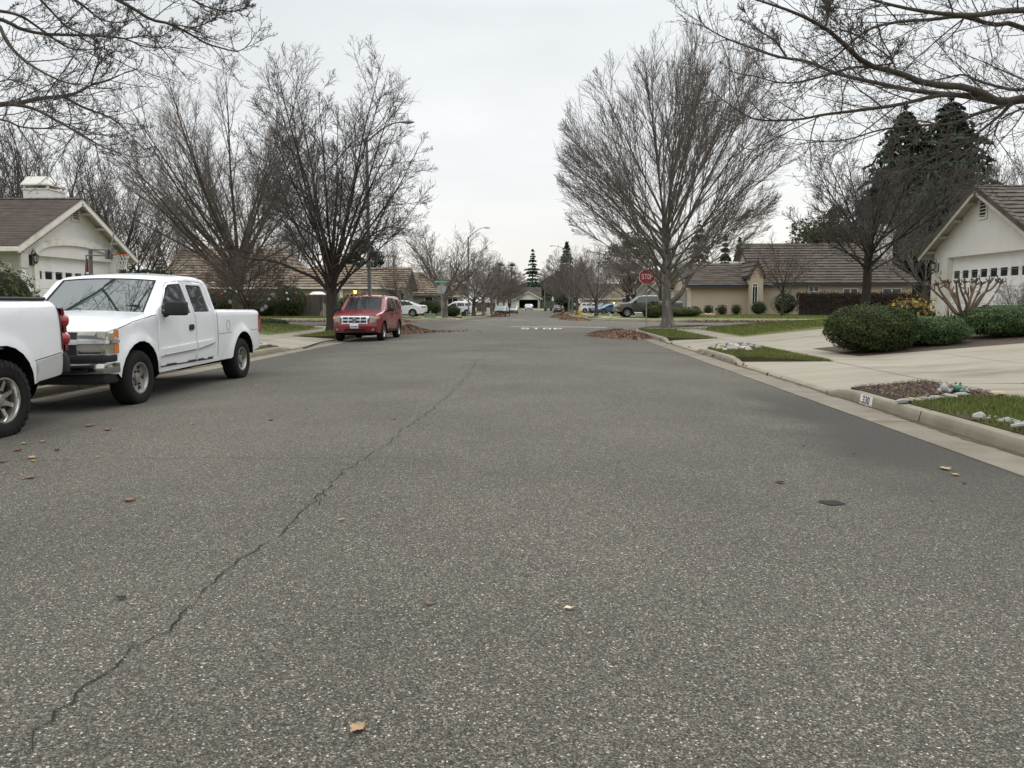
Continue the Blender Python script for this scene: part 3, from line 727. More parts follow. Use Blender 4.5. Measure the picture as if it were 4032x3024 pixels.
    k = MB(); k.add([M @ Vector((x, y, .004)) for x, y in rect(vu - vw / 2, vv - vh / 2, vu + vw / 2, vv + vh / 2)], [(0, 1, 2, 3)]); k.build('vent_shade', INTER, vo, off=O)
    return hs, M

# --- left house with brown shingles
hA, MA = gable_garage_house('white stucco house with brown shingle roof and arched garage trim behind the pickups', -18, 1, 29.45, 3.12, 3.9, .82, 3.36, 5.43,
    (-2.27, 2.62, 3.14), (2.31, 2.6), ROOFB, .145, .5, .012, .13, 24, True, STUC)
O = hA.location
c0, c1 = PYp(126, 760, 30.9).x, PYp(224, 760, 30.9).x
b = MB(); b.box2((c0, 30.35, 4.6), (c1, 31.45, 5.92)); ch = b.build('chimney', STUC, hA, off=O)
b = MB(); cxm = (c0 + c1) / 2
for dx in (-1, 1):
    for dy in (-1, 1): b.box((cxm + dx * (c1 - c0 - .08) / 2, 30.9 + dy * .5, 6.0), (.07, .07, .2))
b.box((cxm, 30.9, 5.93), (c1 - c0 + .06, 1.16, .05)); b.box((cxm, 30.9, 6.10), (c1 - c0 + .1, 1.2, .05)); b.box((cxm, 30.9, 6.28), (c1 - c0 + .1, 1.2, .31), top=.68)
b.build('chimney_cap', TRIMW, ch, off=O)
b = MB(); b.beam((-17.5, 25.5, 3.24), (-42, 25.5, 3.24), .13, .12); b.tube([(-18.9, 25.5, 3.2), (-18.9, 25.5, 3.05), (-18.3, 26.2, 2.8), (-18.3, 26.26, .9)], .045, 6)
b.build('gutter', TRIMW, hA, off=O)
wall_lantern(hA, MA, -2.62, 2.95, sc=1.15); wall_lantern(hA, MA, 2.98, 2.9, sc=1.15)
rg = random.Random(5)
bl = MB()
for s in (-1, 1):
    for i in range(26):
        t = (i + .5) / 26; p = Vector((-17.5, 29.45 + s * 3.9, 3.36)).lerp(Vector((-17.5, 29.45, 5.43)), t); bl.sphere((p.x, p.y, p.z - .3), .02, 6)
for s in (-1, 1): bl.tube([(-17.5, 29.45 + s * 3.9, 3.06), (-17.5, 29.45, 5.13)], .006, 4)
bl.build('light_string', BLACK, hA, off=O)
# --- right house with grey-brown tiles
hI, MI = gable_garage_house('cream stucco house with thick tile roof and white garage door behind the clipped hedges', 16.0, -1, 28.7, 3.47, 3.88, .84, 3.40, 5.60,
    (-2.33, 2.55, 3.2), (2.38, 2.68), ROOFG, .34, .33, .05, .2, 18, False, STUC2, ragged=.02)
O = hI.location
wall_lantern(hI, MI, -3.12, 2.86, sc=1.1)
text_obj('house_number', '3', .2, MI @ Matrix.Translation((-2.88, 2.62, .004)), BLACK, hI, O); text_obj('house_number', '3', .2, MI @ Matrix.Translation((-2.88, 2.37, .004)), BLACK, hI, O)

# --- generic hipped / gabled block with ridge along x (axis 'x') or y
def block(hs, x0, x1, y0, y1, z0, ze, zr, wall, rmat, axis='x', ends=('g', 'g'), hip=3.0, course=.50, tw=.62, th=.105, over=.55, seed=1, fas=None, tone=.2, soff=True):
    rg = random.Random(seed); O = hs.location
    if axis == 'y':
        S = Matrix(((0, 1, 0, 0), (1, 0, 0, 0), (0, 0, 1, 0), (0, 0, 0, 1)))
        a0, a1, b0, b1 = y0, y1, x0, x1
    else: S = Matrix.Identity(4); a0, a1, b0, b1 = x0, x1, y0, y1
    g = lambda x, y, z: S @ Vector((x, y, z)); yc = (b0 + b1) / 2; sl = (zr - ze) / ((b1 - b0) / 2 + over)
    zw = ze + sl * over - .06
    wl = MB(); lo, hi = g(a0, b0, z0 - .5), g(a1, b1, zw); wl.box2(tuple(lo), tuple(hi))
    rf = MB(); dk = MB(); fs = MB(); h0 = hip if ends[0] == 'h' else -over; h1 = hip if ends[1] == 'h' else -over
    R0, R1 = g(a0 + h0, yc, zr), g(a1 - h1, yc, zr)
    for yy, s in ((b0, -1), (b1, 1)):
        e0, e1 = g(a0 - over, yy + s * over, ze), g(a1 + over, yy + s * over, ze)
        roof_tiles(rf, e0, e1, R0, R1, course, tw, th, rg, tone); deck(dk, [e0, e1, R1, R0], .05)
        fs.beam(e0 - Vector((0, 0, .1)), e1 - Vector((0, 0, .1)), .04, .2)
    for aa, s, kk, Rk in ((a0, -1, ends[0], R0), (a1, 1, ends[1], R1)):
        e0, e1 = g(aa + s * over, b0 - over, ze), g(aa + s * over, b1 + over, ze)
        if kk == 'h':
            roof_tiles(rf, e0, e1, Rk, Rk, course, tw, th, rg, tone); deck(dk, [e0, e1, Rk], .05); fs.beam(e0 - Vector((0, 0, .1)), e1 - Vector((0, 0, .1)), .04, .2)
            for q in (e0, e1): ridge_caps(rf, q + Vector((0, 0, .03)), Rk + Vector((0, 0, .03)), .13, .05, rg, .4)
        else:
            wl.poly([(b0, zw - .02), (b1, zw - .02), (yc, zr - .12)], [], .2, frame(g(aa - (.2 if s > 0 else 0), 0, 0), g(0, 1, 0), (0, 0, 1)) if axis == 'x' else frame(g(aa + (0 if s > 0 else .2), 0, 0), g(0, 1, 0), (0, 0, 1)))
            for q in (e0, e1): fs.beam(q - Vector((0, 0, .12)), Rk - Vector((0, 0, .12)), .05, .2)
    ridge_caps(rf, R0 + Vector((0, 0, .02)), R1 + Vector((0, 0, .02)), .15, .05, rg, .4)
    wl.build('wall', wall, hs, off=O); r = rf.build('roof', rmat, hs, off=O, merge=False); dk.build('soffit', SOFF, r, off=O); fs.build('fascia', fas or TRIMW, hs, off=O)
FR = lambda x, y: frame((x, y, 0), (1, 0, 0), (0, 0, 1))          # walls facing the camera (-y)
FL = lambda x, y: frame((x, y, 0), (0, -1, 0), (0, 0, 1))         # walls facing -x
FRT = lambda x, y: frame((x, y, 0), (0, 1, 0), (0, 0, 1))         # walls facing +x

# --- left corner house (tan tiles) beyond the cross street
zB = lz('LF', -25, 74)
hB = thing('corner_house', 'beige corner house with long tan tile roof, behind the grey plank fence', 'house', (-26, 75, zB))
block(hB, -36.0, -23.5, 72.6, 83.6, zB, 2.95, 6.9, STUCB, ROOFT, ends=('g', 'h'), hip=2.5, seed=11)
block(hB, -24.5, -15.3, 72.0, 78.4, zB, 2.95, 5.1, STUCB, ROOFT, ends=('h', 'h'), hip=2.9, seed=12)
lit = bpy.data.materials.new('lit_lantern'); lit.use_nodes = True; q = lit.node_tree.nodes['Principled BSDF']; q.inputs['Base Color'].default_value = (.9, .6, .2, 1); q.inputs['Emission Color'].default_value = (1, .62, .16, 1); q.inputs['Emission Strength'].default_value = 3.0
Mb = FR(0, 71.93); wall_lantern(hB, Mb, XA(1402, 71.9), 2.35, sc=2.0, lit=lit)
window(hB, Mb, XA(1363, 72), 1.2, XA(1395, 72), 2.3, frame_m=TRIMW)
for pa, pb in ((1340, 1352), (1456, 1466)): MB().box2((XA(pa, 71.9), 71.7, zB), (XA(pb, 71.9), 71.95, 2.9)).build('porch_post', TRIMW, hB, off=hB.location)
window(hB, Mb, XA(1420, 72), zB + .1, XA(1448, 72), 2.55, name='door', mull=0, frame_m=TRIMW, gm=STUCG)
# patio umbrella top seen over the fence
# --- house with the open dark garage behind it, and the next ones
zC = lz('LF', -16, 82)
hC = thing('shaded_garage_house', 'grey house with wide shaded garage opening behind the white sedan', 'house', (-18, 82, zC))
block(hC, -23, -14.2, 78.8, 86.0, zC, 2.9, 5.15, STUCG, ROOFT, ends=('h', 'g'), hip=3, seed=13, fas=STUCG)
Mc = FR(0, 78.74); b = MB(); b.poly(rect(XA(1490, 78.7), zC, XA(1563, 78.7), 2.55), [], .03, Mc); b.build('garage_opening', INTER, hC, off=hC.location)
window(hC, Mc, XA(1576, 78.7), zC + .7, XA(1592, 78.7), 2.5, mull=0)
for pa, pb in ((1478, 1489), (1563, 1573)): MB().box2((XA(pa, 78.3), 78.2, zC), (XA(pb, 78.3), 78.5, 2.6)).build('garage_post', STUCG, hC, off=hC.location)
zD = lz('LF', -16, 96)
hD = thing('gabled_house', 'grey house with brown tile gable, left of the blank stop sign back', 'house', (-18, 97, zD))
block(hD, -27, -14.8, 93.0, 101.0, zD, 2.7, 5.2, STUCG, ROOFT, ends=('h', 'g'), hip=3, seed=14, fas=STUCG)
block(hD, -16.2, -11.6, 91.0, 97.0, zD, 2.5, 4.3, STUCG, ROOFT, ends=('h', 'g'), hip=2, seed=15, fas=STUCG)
window(hD, FR(0, 90.93), -13.6, zD + .6, -12.6, 2.2, mull=0)
zE = lz('LF', -14, 126)
hE = thing('pavilion_house', 'pale house with golden tan hipped roof on white porch posts, behind the white minivan', 'house', (-14, 127, zE))
block(hE, -21, -12.9, 124, 131, zE, 2.25, 4.2, STUC, ROOFT, ends=('h', 'h'), hip=2.5, seed=16)
block(hE, -15.2, -12.2, 122.2, 125, zE, 2.6, 4.3, STUC, ROOFT, axis='x', ends=('g', 'g'), seed=17)
window(hE, FR(0, 122.1), -14.6, zE + .5, -13.0, 2.2)
# --- far white house closing the street
zF = lz('EN', -2, 207)
hF = thing('far_garage_house', 'small white house with gable and dark open garage at the end of the street', 'house', (-2.6, 208, zF))
O = hF.location; fx = XA(2081, 206.5); Mf = FR(fx, 206.5)
b = MB(); b.poly([(-3.3, zF - .4), (3.3, zF - .4), (3.3, 2.72), (0, 4.3), (-3.3, 2.72)], [rect(-2.5, zF, 2.5, 2.3)], -.25, Mf)
b.box2((fx - 3.3, 206.75, zF - .4), (fx - 3.05, 212, 2.7)); b.box2((fx + 3.05, 206.75, zF - .4), (fx + 3.3, 212, 2.7)); b.build('wall', STUC, hF, off=O)
b = MB(); b.box2((fx - 3.05, 211.5, zF - .3), (fx + 3.05, 211.8, 2.7)); b.box2((fx - 3.05, 206.8, 2.55), (fx + 3.05, 211.5, 2.65)); b.build('garage_interior', INTER, hF, off=O)
rg = random.Random(3); rf, fs = MB(), MB()
for s in (-1, 1):
    e0, e1, r0, r1 = Vector((fx + s * 3.85, 205.9, 2.45)), Vector((fx + s * 3.85, 214, 2.45)), Vector((fx, 205.9, 4.45)), Vector((fx, 214, 4.45))
    roof_tiles(rf, e0, e1, r0, r1, .5, .8, .04, rg); fs.beam(e0 - Vector((0, 0, .12)), r0 - Vector((0, 0, .12)), .05, .2)
rf.build('roof', ROOFG, hF, off=O, merge=False); fs.build('fascia', TRIMW, hF, off=O)
block(hF, fx - 9.5, fx + 2.8, 212, 221, zF, 2.4, 5.7, STUC, ROOFG, ends=('g', 'g'), course=.5, tw=.9, seed=18)
b = MB(); b.poly([(-.45, 3.25), (.45, 3.25), (0, 3.6)], [], .03, Mf); b.build('gable_vent', TRIMW, hF, off=O)
wall_lantern(hF, Mf, -2.85, 2.05, sc=1.6); wall_lantern(hF, Mf, 2.85, 2.05, sc=1.6)
for px in (1964, 1993): MB().box((XA(px, 205), 205, 1.2), (.55, .5, 2.6)).build('porch_column', TRIMW, hF, off=O)
# --- right corner house
zH = lz('RF', 22, 74)
hH = thing('corner_house', 'beige stucco corner house with dark grey tile roofs and arched window, beyond the cross street', 'house', (24, 76, zH)); O = hH.location
xg0, xg1 = XA(2712, 74), XA(2950, 74)
block(hH, xg0, xg1 + 1.5, 74, 82.5, zH, 3.05, 5.3, STUCB, ROOFG, ends=('g', 'g'), seed=21, fas=TRIMD, tone=.15)
xm1 = XA(3603, 74.5)
block(hH, xg1 + 1.2, xm1, 75.2, 86.5, zH, 3.3, 7.45, STUCB, ROOFG, ends=('g', 'h'), hip=3.2, seed=22, fas=TRIMD, tone=.15)
xa, xb = XA(2951, 73), XA(3003, 73)
block(hH, xa, xb, 73.0, 80, zH, 3.9, 5.35, STUCB, ROOFG, axis='y', ends=('g', 'g'), over=.2, seed=23, fas=TRIMD, tone=.15)
Mh = FR(0, 72.95); wx = XA(2970, 73); b = MB()
arcw = [(wx + .27 * math.cos(a), 3.0 + .27 * math.sin(a)) for a in np.linspace(0, math.pi, 11)]
arci = [(wx + .21 * math.cos(a), 3.0 + .21 * math.sin(a)) for a in np.linspace(0, math.pi, 11)]
b.poly([(wx + .27, zH + .9)] + arcw + [(wx - .27, zH + .9)], [[(wx + .21, zH + 1.0)] + [(x, y) for x, y in arci] + [(wx - .21, zH + 1.0)], ], .06, Mh)
b.poly(rect(wx - .018, zH + 1.0, wx + .018, 3.2), [], .05, Mh); b.poly(rect(wx - .21, 2.94, wx + .21, 2.98), [], .045, Mh)
w1 = b.build('arched_window', TRIMW, hH, off=O); b = MB(); b.add([Mh @ Vector((x, y, .01)) for x, y in [(wx + .22, zH + .95)] + arci + [(wx - .22, zH + .95)]], [tuple(range(13))]); b.build('pane', PANE, w1, off=O)
Mm = FR(0, 75.14)
for p0, p1, v0, v1 in ((3182, 3226, 2.45, 3.12), (3318, 3378, 2.1, 2.85), (3473, 3550, 2.1, 2.85)): window(hH, Mm, XA(p0, 75), v0, XA(p1, 75), v1, fw=.09)
b = MB(); cx = XA(3465, 83); b.box2((cx - .75, 82.4, 5.5), (cx + .75, 83.6, 8.9)); b.box2((cx - .95, 82.2, 8.9), (cx + .95, 83.8, 9.1)); b.box2((cx - .55, 82.6, 9.1), (cx + .55, 83.4, 9.6)); b.build('chimney', STUC, hH, off=O)
Ml = FL(xg0 - .03, 0); b = MB(); b.poly([(-81.6, zH), (-75.0, zH), (-75.0, 2.7), (-81.6, 2.7)], [], .02, Ml); b.build('garage_door', STUCG, hH, off=O)
b = MB(); b.tube([(xg0 + .1, 73.93, 2.9), (xg0 + .1, 73.93, zH)], .05, 6); b.build('downpipe', TRIMW, hH, off=O)
for p in (2895, 2935): x = XA(p, 79); MB().box2((x - .35, 79.4, 5.2), (x + .35, 80.2, 5.6)).build('skylight', TRIMW, hH, off=O)
# --- cream gabled houses further along on the right
zJ = lz('RF', 14, 97)
hJ = thing('double_gable_house', 'cream house with two tan tiled gables, seen past the trunk behind the stop sign', 'house', (15, 98, zJ))
x0, x1, x2 = XA(2512, 95), XA(2560, 95), XA(2640, 95)
block(hJ, x0, x0 + 3.0, 96.5, 103, zJ, 2.7, 4.7, STUC2, ROOFT, axis='y', ends=('g', 'g'), over=.4, seed=31)
block(hJ, x1, x1 + 4.2, 94.5, 103, zJ, 3.0, 5.6, STUC2, ROOFT, axis='y', ends=('g', 'g'), over=.4, seed=32)
block(hJ, x0 + 1, x2 + 9, 98.5, 106, zJ, 2.8, 5.4, STUC2, ROOFT, ends=('h', 'g'), seed=33)
window(hJ, FR(0, 94.43), x1 + .9, zJ + .2, x1 + 3.4, 2.4, name='garage_door', mull=0, gm=DOORW)
window(hJ, FR(0, 96.43), x0 + .4, zJ + .7, x0 + 1.3, 2.1, mull=1)
zG = lz('RF', 13, 131)
hG = thing('cream_garage_house', 'cream stuccoed house with brown hipped roof behind the hanging flag', 'house', (13, 133, zG))
x0, x1 = XA(2405, 131), XA(2474, 131)
block(hG, x0, x1, 131, 138, zG, 2.2, 4.0, STUC2, ROOFT, ends=('h', 'h'), hip=1.4, seed=34)
block(hG, x0 - 4.5, x0 + 8, 138, 146, zG, 2.2, 4.9, STUC2, ROOFG, ends=('g', 'h'), seed=35)
wall_lantern(hG, FR(0, 130.93), x0 + .5, 1.35, sc=1.6, lit=lit)
window(hG, FR(0, 130.93), x0 + 1.0, zG, x1 - .35, 1.75, name='garage_door', mull=0, gm=DOORW)
hK = thing('carport_house', 'low dark roofed house with shaded porch left of the double gabled house', 'house', (14, 118, zG))
x0, x1 = XA(2490, 112), XA(2545, 112)
block(hK, x0, x1 + 3, 112, 119, zG, 2.35, 4.9, STUCG, ROOFT, ends=('h', 'g'), hip=2.5, seed=36, fas=TRIMW)

# ================================================================== FENCES
WOOD = mat('grey_wood', (0.105, 0.09, 0.077), (0.065, 0.056, 0.048), 3.0, 0.92, 0.006, 30, attr=True, stretch=(6, 6, .6))
WOODD = mat('dark_wood', (0.055, 0.042, 0.034), (0.033, 0.026, 0.021), 3.0, 0.95, 0.01, 30, attr=True, stretch=(4, 4, .6))
def plank_fence(label, k, p, q, h, m, pale=None, seed=1, bw=.14, posts=True):
    rg = random.Random(seed); p, q = Vector((*p, 0)), Vector((*q, 0)); n = max(2, int((q - p).length / bw)); d = (q - p).normalized(); rz = math.atan2(d.y, d.x)
    fe = thing('fence', label, 'fence', (p.x, p.y, lz(k, p.x, p.y))); O = fe.location; b = MB()
    for i in range(n):
        c = p.lerp(q, (i + .5) / n); z = lz(k, c.x, c.y); t = rg.uniform(.75, 1.25); hh = h + rg.uniform(-.02, .02)
        b.box((c.x, c.y, z + hh / 2), (bw - .008, .02, hh), rz, (t, t * rg.uniform(.95, 1.02), t * rg.uniform(.92, 1.02)))
        if pale and pale[0] < i / n < pale[1]:
            g = rg.uniform(.22, .75) * math.sin(math.pi * (i / n - pale[0]) / (pale[1] - pale[0])) ** .5
            b.box((c.x - d.y * -.003 + d.y * .003, c.y - .012, z + g * h / 2), (bw - .02, .004, g * h), rz, (3.6 * t, 3.5 * t, 3.3 * t))
    b.build('boards', m, fe, off=O, merge=False)
    b = MB(); sd = Vector((-d.y, d.x, 0)) * .05
    for zz in (.3, h - .3): b.beam(p + sd + Vector((0, 0, lz(k, p.x, p.y) + zz)), q + sd + Vector((0, 0, lz(k, q.x, q.y) + zz)), .04, .09)
    b.build('rail', m, fe, off=O)
    return fe
yB = 68.0
plank_fence('weathered grey plank fence with pale stain at its foot, behind the dark pear trunk', 'LF', (XA(640, yB), yB), (XA(1332, yB), yB), 1.85, WOOD, (.885, .985), 2)
plank_fence('distant grey plank fence behind the pale bare trees, left of the far house', 'LF', (XA(1815, 150), 150), (XA(1953, 150), 150), 1.8, WOOD, None, 3, .3)
plank_fence('distant grey plank fence right of the far white house', 'EN', (XA(2126, 206), 206), (XA(2240, 206), 206), 2.0, WOOD, None, 4, .4)
yV = 70.5
fV = plank_fence('dark plank fence overgrown with dead brown vines in front of the right corner house', 'RF', (XA(3146, yV), yV), (XA(3660, yV), yV), 1.95, WOODD, None, 5)

# ================================================================== TREES
BARKD = mat('bark_dark', (0.060, 0.050, 0.042), (0.036, 0.030, 0.026), 7, 0.95, 0.02, 24, stretch=(3, 3, .7))
BARKG = mat('bark_grey', (0.165, 0.145, 0.125), (0.085, 0.073, 0.062), 5, 0.95, 0.02, 24, dirt=(0.36, 0.335, 0.30), dscale=2.6, stretch=(2, 2, .6))
BARKM = mat('bark_mid', (0.095, 0.080, 0.066), (0.060, 0.050, 0.042), 6, 0.95, 0.015, 24)
TWIGD = mat('twig_dark', (0.110, 0.096, 0.087), (0.078, 0.068, 0.062), 2, 0.9)
TWIGG = mat('twig_grey', (0.185, 0.160, 0.143), (0.135, 0.117, 0.105), 2, 0.9)
TWIGR = mat('twig_reddish', (0.150, 0.120, 0.102), (0.11, 0.09, 0.077), 2, 0.9)
UP = np.array([0, 0, 1.0])
def nrm(a): return a / np.maximum(np.linalg.norm(a, axis=-1, keepdims=True), 1e-9)
def kids(par, n, t0, t1, ang, asd, lr, seg, trop, gnarl, rr, rmin, rng, lsh=.4, lsd=.2, env=None, fit=False, absL=None, down=None, flat=None):
    P, Rr, L = par; N, m = P.shape[:2]
    idx = np.repeat(np.arange(N), n); k = np.tile(np.arange(n), N); C = len(idx)
    t = t0 + (t1 - t0) * (k + rng.random(C)) / n
    s = t * (m - 1); i = np.minimum(s.astype(int), m - 2); f = (s - i)[:, None]
    pos = P[idx, i] * (1 - f) + P[idx, i + 1] * f; rad = Rr[idx, i] * (1 - f[:, 0]) + Rr[idx, i + 1] * f[:, 0]
    T = nrm(P[idx, i + 1] - P[idx, i])
    ref = np.where(np.abs(T[:, 2:3]) > .9, np.array([[1., 0, 0]]), np.array([[0, 0, 1.]]))
    u = nrm(np.cross(T, ref)); v = np.cross(T, u)
    az = k * 2.39996 + rng.random(N)[idx] * 6.283 + rng.normal(0, .35, C)
    if flat is not None: az = np.where(k % 2, 0, math.pi) + rng.normal(0, flat, C)
    a = np.abs(rng.normal(ang, asd, C)) if not callable(ang) else ang(t) + rng.normal(0, asd, C)
    D0 = T * np.cos(a)[:, None] + (u * np.cos(az)[:, None] + v * np.sin(az)[:, None]) * np.sin(a)[:, None]
    ln = (absL if absL else L[idx] * lr) * (1 - lsh * (t - t0) / max(1e-6, t1 - t0)) * np.clip(1 + rng.normal(0, lsd, C), .35, 1.8)
    G = rng.normal(0, gnarl, (C, seg, 3)) if gnarl else np.zeros((C, seg, 3))
    def grow(ln):
        d = D0.copy(); p = pos.copy(); out = [p]
        for j in range(seg):
            d = nrm(d + (trop * UP if not callable(trop) else trop((j + 1) / seg)) / seg * 4 + G[:, j]); p = p + d * (ln / seg)[:, None]; out.append(p)
        return np.stack(out, 1)
    Q = grow(ln)
    if env is not None:
        for _ in range(14 if fit else 5):
            o = env(Q[:, -1])
            if not o.any(): break
            ln = np.where(o, ln * .88, ln); Q = grow(ln)
    r0 = np.minimum(rad * .8, np.maximum(rr * ln, rmin))
    R2 = r0[:, None] * (1 - np.linspace(0, 1, seg + 1)[None] ** .85) + rmin * np.linspace(0, 1, seg + 1)[None] ** .85
    return Q, R2, ln
def tubes(levels):
    VS, QS, o = [], [], 0
    for (P, Rr, L), k in levels:
        N, m = P.shape[:2]
        T = nrm(np.gradient(P, axis=1)); ref = np.array([.31, .52, .79]); ref2 = np.array([.9, -.3, .1])
        rf = np.where((np.abs(T @ ref) > .93)[..., None], ref2, ref)
        u = nrm(np.cross(T, rf)); v = np.cross(T, u)
        a = np.arange(k) * 2 * math.pi / k
        V = P[:, :, None] + (u[:, :, None] * np.cos(a)[:, None] + v[:, :, None] * np.sin(a)[:, None]) * Rr[:, :, None, None]
        I = o + np.arange(N * m * k).reshape(N, m, k); J = np.roll(I, -1, axis=2)
        QS.append(np.stack([I[:, :-1], J[:, :-1], J[:, 1:], I[:, 1:]], -1).reshape(-1, 4)); VS.append(V.reshape(-1, 3)); o += N * m * k
    return np.concatenate(VS), np.concatenate(QS)
def spline(pts, m):
    P = np.asarray(pts, float); n = len(P)
    if n < 3:
        t = np.linspace(0, n - 1, m); return np.stack([np.interp(t, range(n), P[:, c]) for c in range(P.shape[1])], 1)
    E = np.concatenate([[2 * P[0] - P[1]], P, [2 * P[-1] - P[-2]]]); out = []
    for t in np.linspace(0, n - 1 - 1e-6, m):
        i = int(t); f = t - i; a, b, c, d = E[i:i + 4]
        out.append(.5 * (2 * b + (c - a) * f + (2 * a - 5 * b + 4 * c - d) * f * f + (3 * b - a - 3 * c + d) * f ** 3))
    return np.array(out)
def manual(list_of, m=20):
    """[(points, r0, r1)] -> one level of branches"""
    P = np.stack([spline(p, m) for p, _, _ in list_of]); Rr = np.stack([np.linspace(a, b, m) for _, a, b in list_of])
    return P, Rr, np.linalg.norm(np.diff(P, axis=1), axis=2).sum(1)
def cat(a, b): return np.concatenate([a[0], b[0]]), np.concatenate([a[1], b[1]]), np.concatenate([a[2], b[2]])
def envelope(H, prof_, cx=0.0, cy=0.0):
    hs, rs = zip(*prof_)
    def f(p): return (np.hypot(p[:, 0] - cx, p[:, 1] - cy) > np.interp(p[:, 2] / H, hs, rs)) | (p[:, 2] > H) | (p[:, 2] < H * hs[0])
    return f
def tree(name, label, base, trunk_lv, crown_lv, tb, tm, group=None, cat_='tree'):
    t = thing(name, label, cat_, base, 0, group)
    link('trunk', np_mesh('trunk', *tubes(trunk_lv)), tb, t); link('crown', np_mesh('crown', *tubes(crown_lv)), tm, t)
    return t
def bole(h, r, lean=(0, 0), seed=0, flare=1.6, top=.7, m=14):
    rg = np.random.default_rng(seed); z = np.linspace(-.25, h, m); t = np.clip(z / h, 0, 1)
    P = np.stack([lean[0] * t ** 1.3 + .03 * np.sin(z * 2 + seed), lean[1] * t ** 1.3 + .03 * np.cos(z * 1.7 + seed), z], 1)
    Rr = r * (1 - (1 - top) * t) * (1 + (flare - 1) * np.exp(-np.clip(z, 0, 9) / .22))
    return P[None], Rr[None], np.array([h])
def std_tree(name, label, base, seed, H, prof_, trunk, nl, lim, n2, n3, n4, tb, tm, tw=.005, group=None, gn=.06, lt=(.55, 1.0), br=(.42, .38, .5), up=(.10, .08, .05), extra=None, a2=.55, n5=0, cxy=(0, 0), lw=.0105, asd=.10, r2=.012, mixr=.35, s2=(.18, .30, .30), a34=(.6, .62)):
    """trunk + nl limbs that run out to the crown envelope + 3 or 4 orders of twigs"""
    rng = np.random.default_rng(seed); env = envelope(H, prof_, *cxy)
    l1 = kids(trunk, nl, lt[0], lt[1], lambda t: lim[0] + (lim[1] - lim[0]) * np.sqrt((1 - mixr) * (1 - (t - lt[0]) / (lt[1] - lt[0])) + mixr * rng.random(len(t))), asd, 1, 14, up[0], gn * .5, lw, .008, rng, 0, .08, env, True, absL=H * 1.1, )
    if extra is not None: l1 = cat(l1, extra)
    l2 = kids(l1, n2, s2[0], .98, a2, .15, br[0], 8, up[1], gn, r2, .006, rng, .55, .25, env)
    l3 = kids(l2, n3, s2[1], 1.0, a34[0], .18, br[1], 5, up[2], gn * 1.6, .011, tw, rng, .4, .3, env)
    l4 = kids(l3, n4, s2[2], 1.0, a34[1], .2, br[2], 4, .04, gn * 2, .008, tw * .8, rng, .3, .3)
    cr = [(l2, 5), (l3, 4), (l4, 3)]
    if n5: cr.append((kids(l4, n5, .2, 1.0, .7, .25, .55, 3, .03, gn * 2, .006, tw * .7, rng, .2, .3), 3))
    return tree(name, label, base, [(trunk, 16), (l1, 8)], cr, tb, tm, group)

def leaf_mesh(name, P, Nr, size, rng, tint, asp=.5, rand=.55):
    """P (n,3) leaf positions, Nr (n,3) facing, diamond shaped leaves"""
    n = len(P); s = size * rng.uniform(.6, 1.35, n)[:, None]
    Nr = nrm(Nr + rng.normal(0, rand, (n, 3))); u = nrm(np.cross(Nr, rng.normal(0, 1, (n, 3)))); v = np.cross(Nr, u)
    V = np.stack([P - u * s, P - v * s * asp + Nr * s * .12, P + u * s, P + v * s * asp + Nr * s * .12], 1).reshape(-1, 3)
    Q = np.arange(4 * n).reshape(n, 4)
    return np_mesh(name, V, Q, False, tint)
def bush(name, label, c, dim, n, size, m, seed, boxy=2.6, lump=.10, group=None, tv=.3, core=None, lo=.0, hue=None, cat_='bush'):
    """c = ground centre, dim = (width, depth, height)"""
    rng = np.random.default_rng(seed); t = thing(name, label, cat_, c, 0, group)
    d = nrm(rng.normal(0, 1, (n, 3))); q = (np.abs(d) ** boxy).sum(1) ** (-1 / boxy)
    ph = rng.uniform(0, 6, 12); k = rng.normal(0, 3.2, (4, 3))
    lm = sum(np.sin(d @ k[i] * 1.6 + ph[i]) for i in range(4)) / 4
    k2 = rng.normal(0, 9, (3, 3)); lm2 = sum(np.sin(d @ k2[i] + ph[i + 4]) for i in range(3)) / 3
    r = q * (1 + lump * lm + lump * .6 * lm2) * (1 - np.abs(rng.normal(0, .09, n)) + (rng.random(n) < .06) * rng.uniform(.02, .12, n))
    P = d * r[:, None] * np.array([dim[0] / 2, dim[1] / 2, dim[2] / 2]) + np.array([0, 0, dim[2] / 2])
    kp = P[:, 2] > lo * dim[2] + .02; P, d, lm2 = P[kp], d[kp], lm2[kp]
    tn = (1 + tv * rng.normal(0, .5, len(P)) + .22 * lm2)[:, None] * np.ones(3)
    if hue is not None:
        z = (rng.random(len(P)) < hue[0]); tn[z] *= np.array(hue[1])
    link('foliage', leaf_mesh('foliage', P, d, size, rng, np.clip(tn, .25, 4)), m, t)
    b = MB(); b.sphere((0, 0, dim[2] * .48), 1, 16, (dim[0] * .40, dim[1] * .40, dim[2] * .42)); b.build('branches', core or mat('twig_core', (.022, .024, .014), rough=1.0), t, smooth=True)
    return t
GRN = mat('leaf_dark_green', (0.042, 0.060, 0.016), (0.028, 0.042, 0.012), 3, 0.8, attr=True, spec=.25)
GRN2 = mat('leaf_mid_green', (0.062, 0.100, 0.030), (0.042, 0.070, 0.020), 3, 0.75, attr=True, spec=.3)
GRNB = mat('leaf_blue_green', (0.036, 0.062, 0.034), (0.024, 0.044, 0.026), 3, 0.7, attr=True)
OLIVE = mat('leaf_olive', (0.085, 0.090, 0.036), (0.055, 0.060, 0.026), 3, 0.7, attr=True)
YEL = mat('leaf_yellow', (0.34, 0.235, 0.035), (0.20, 0.135, 0.03), 6, 0.6, attr=True)
BRN = mat('leaf_brown', (0.170, 0.098, 0.060), (0.095, 0.056, 0.037), 6, 0.8, attr=True, spec=.3)

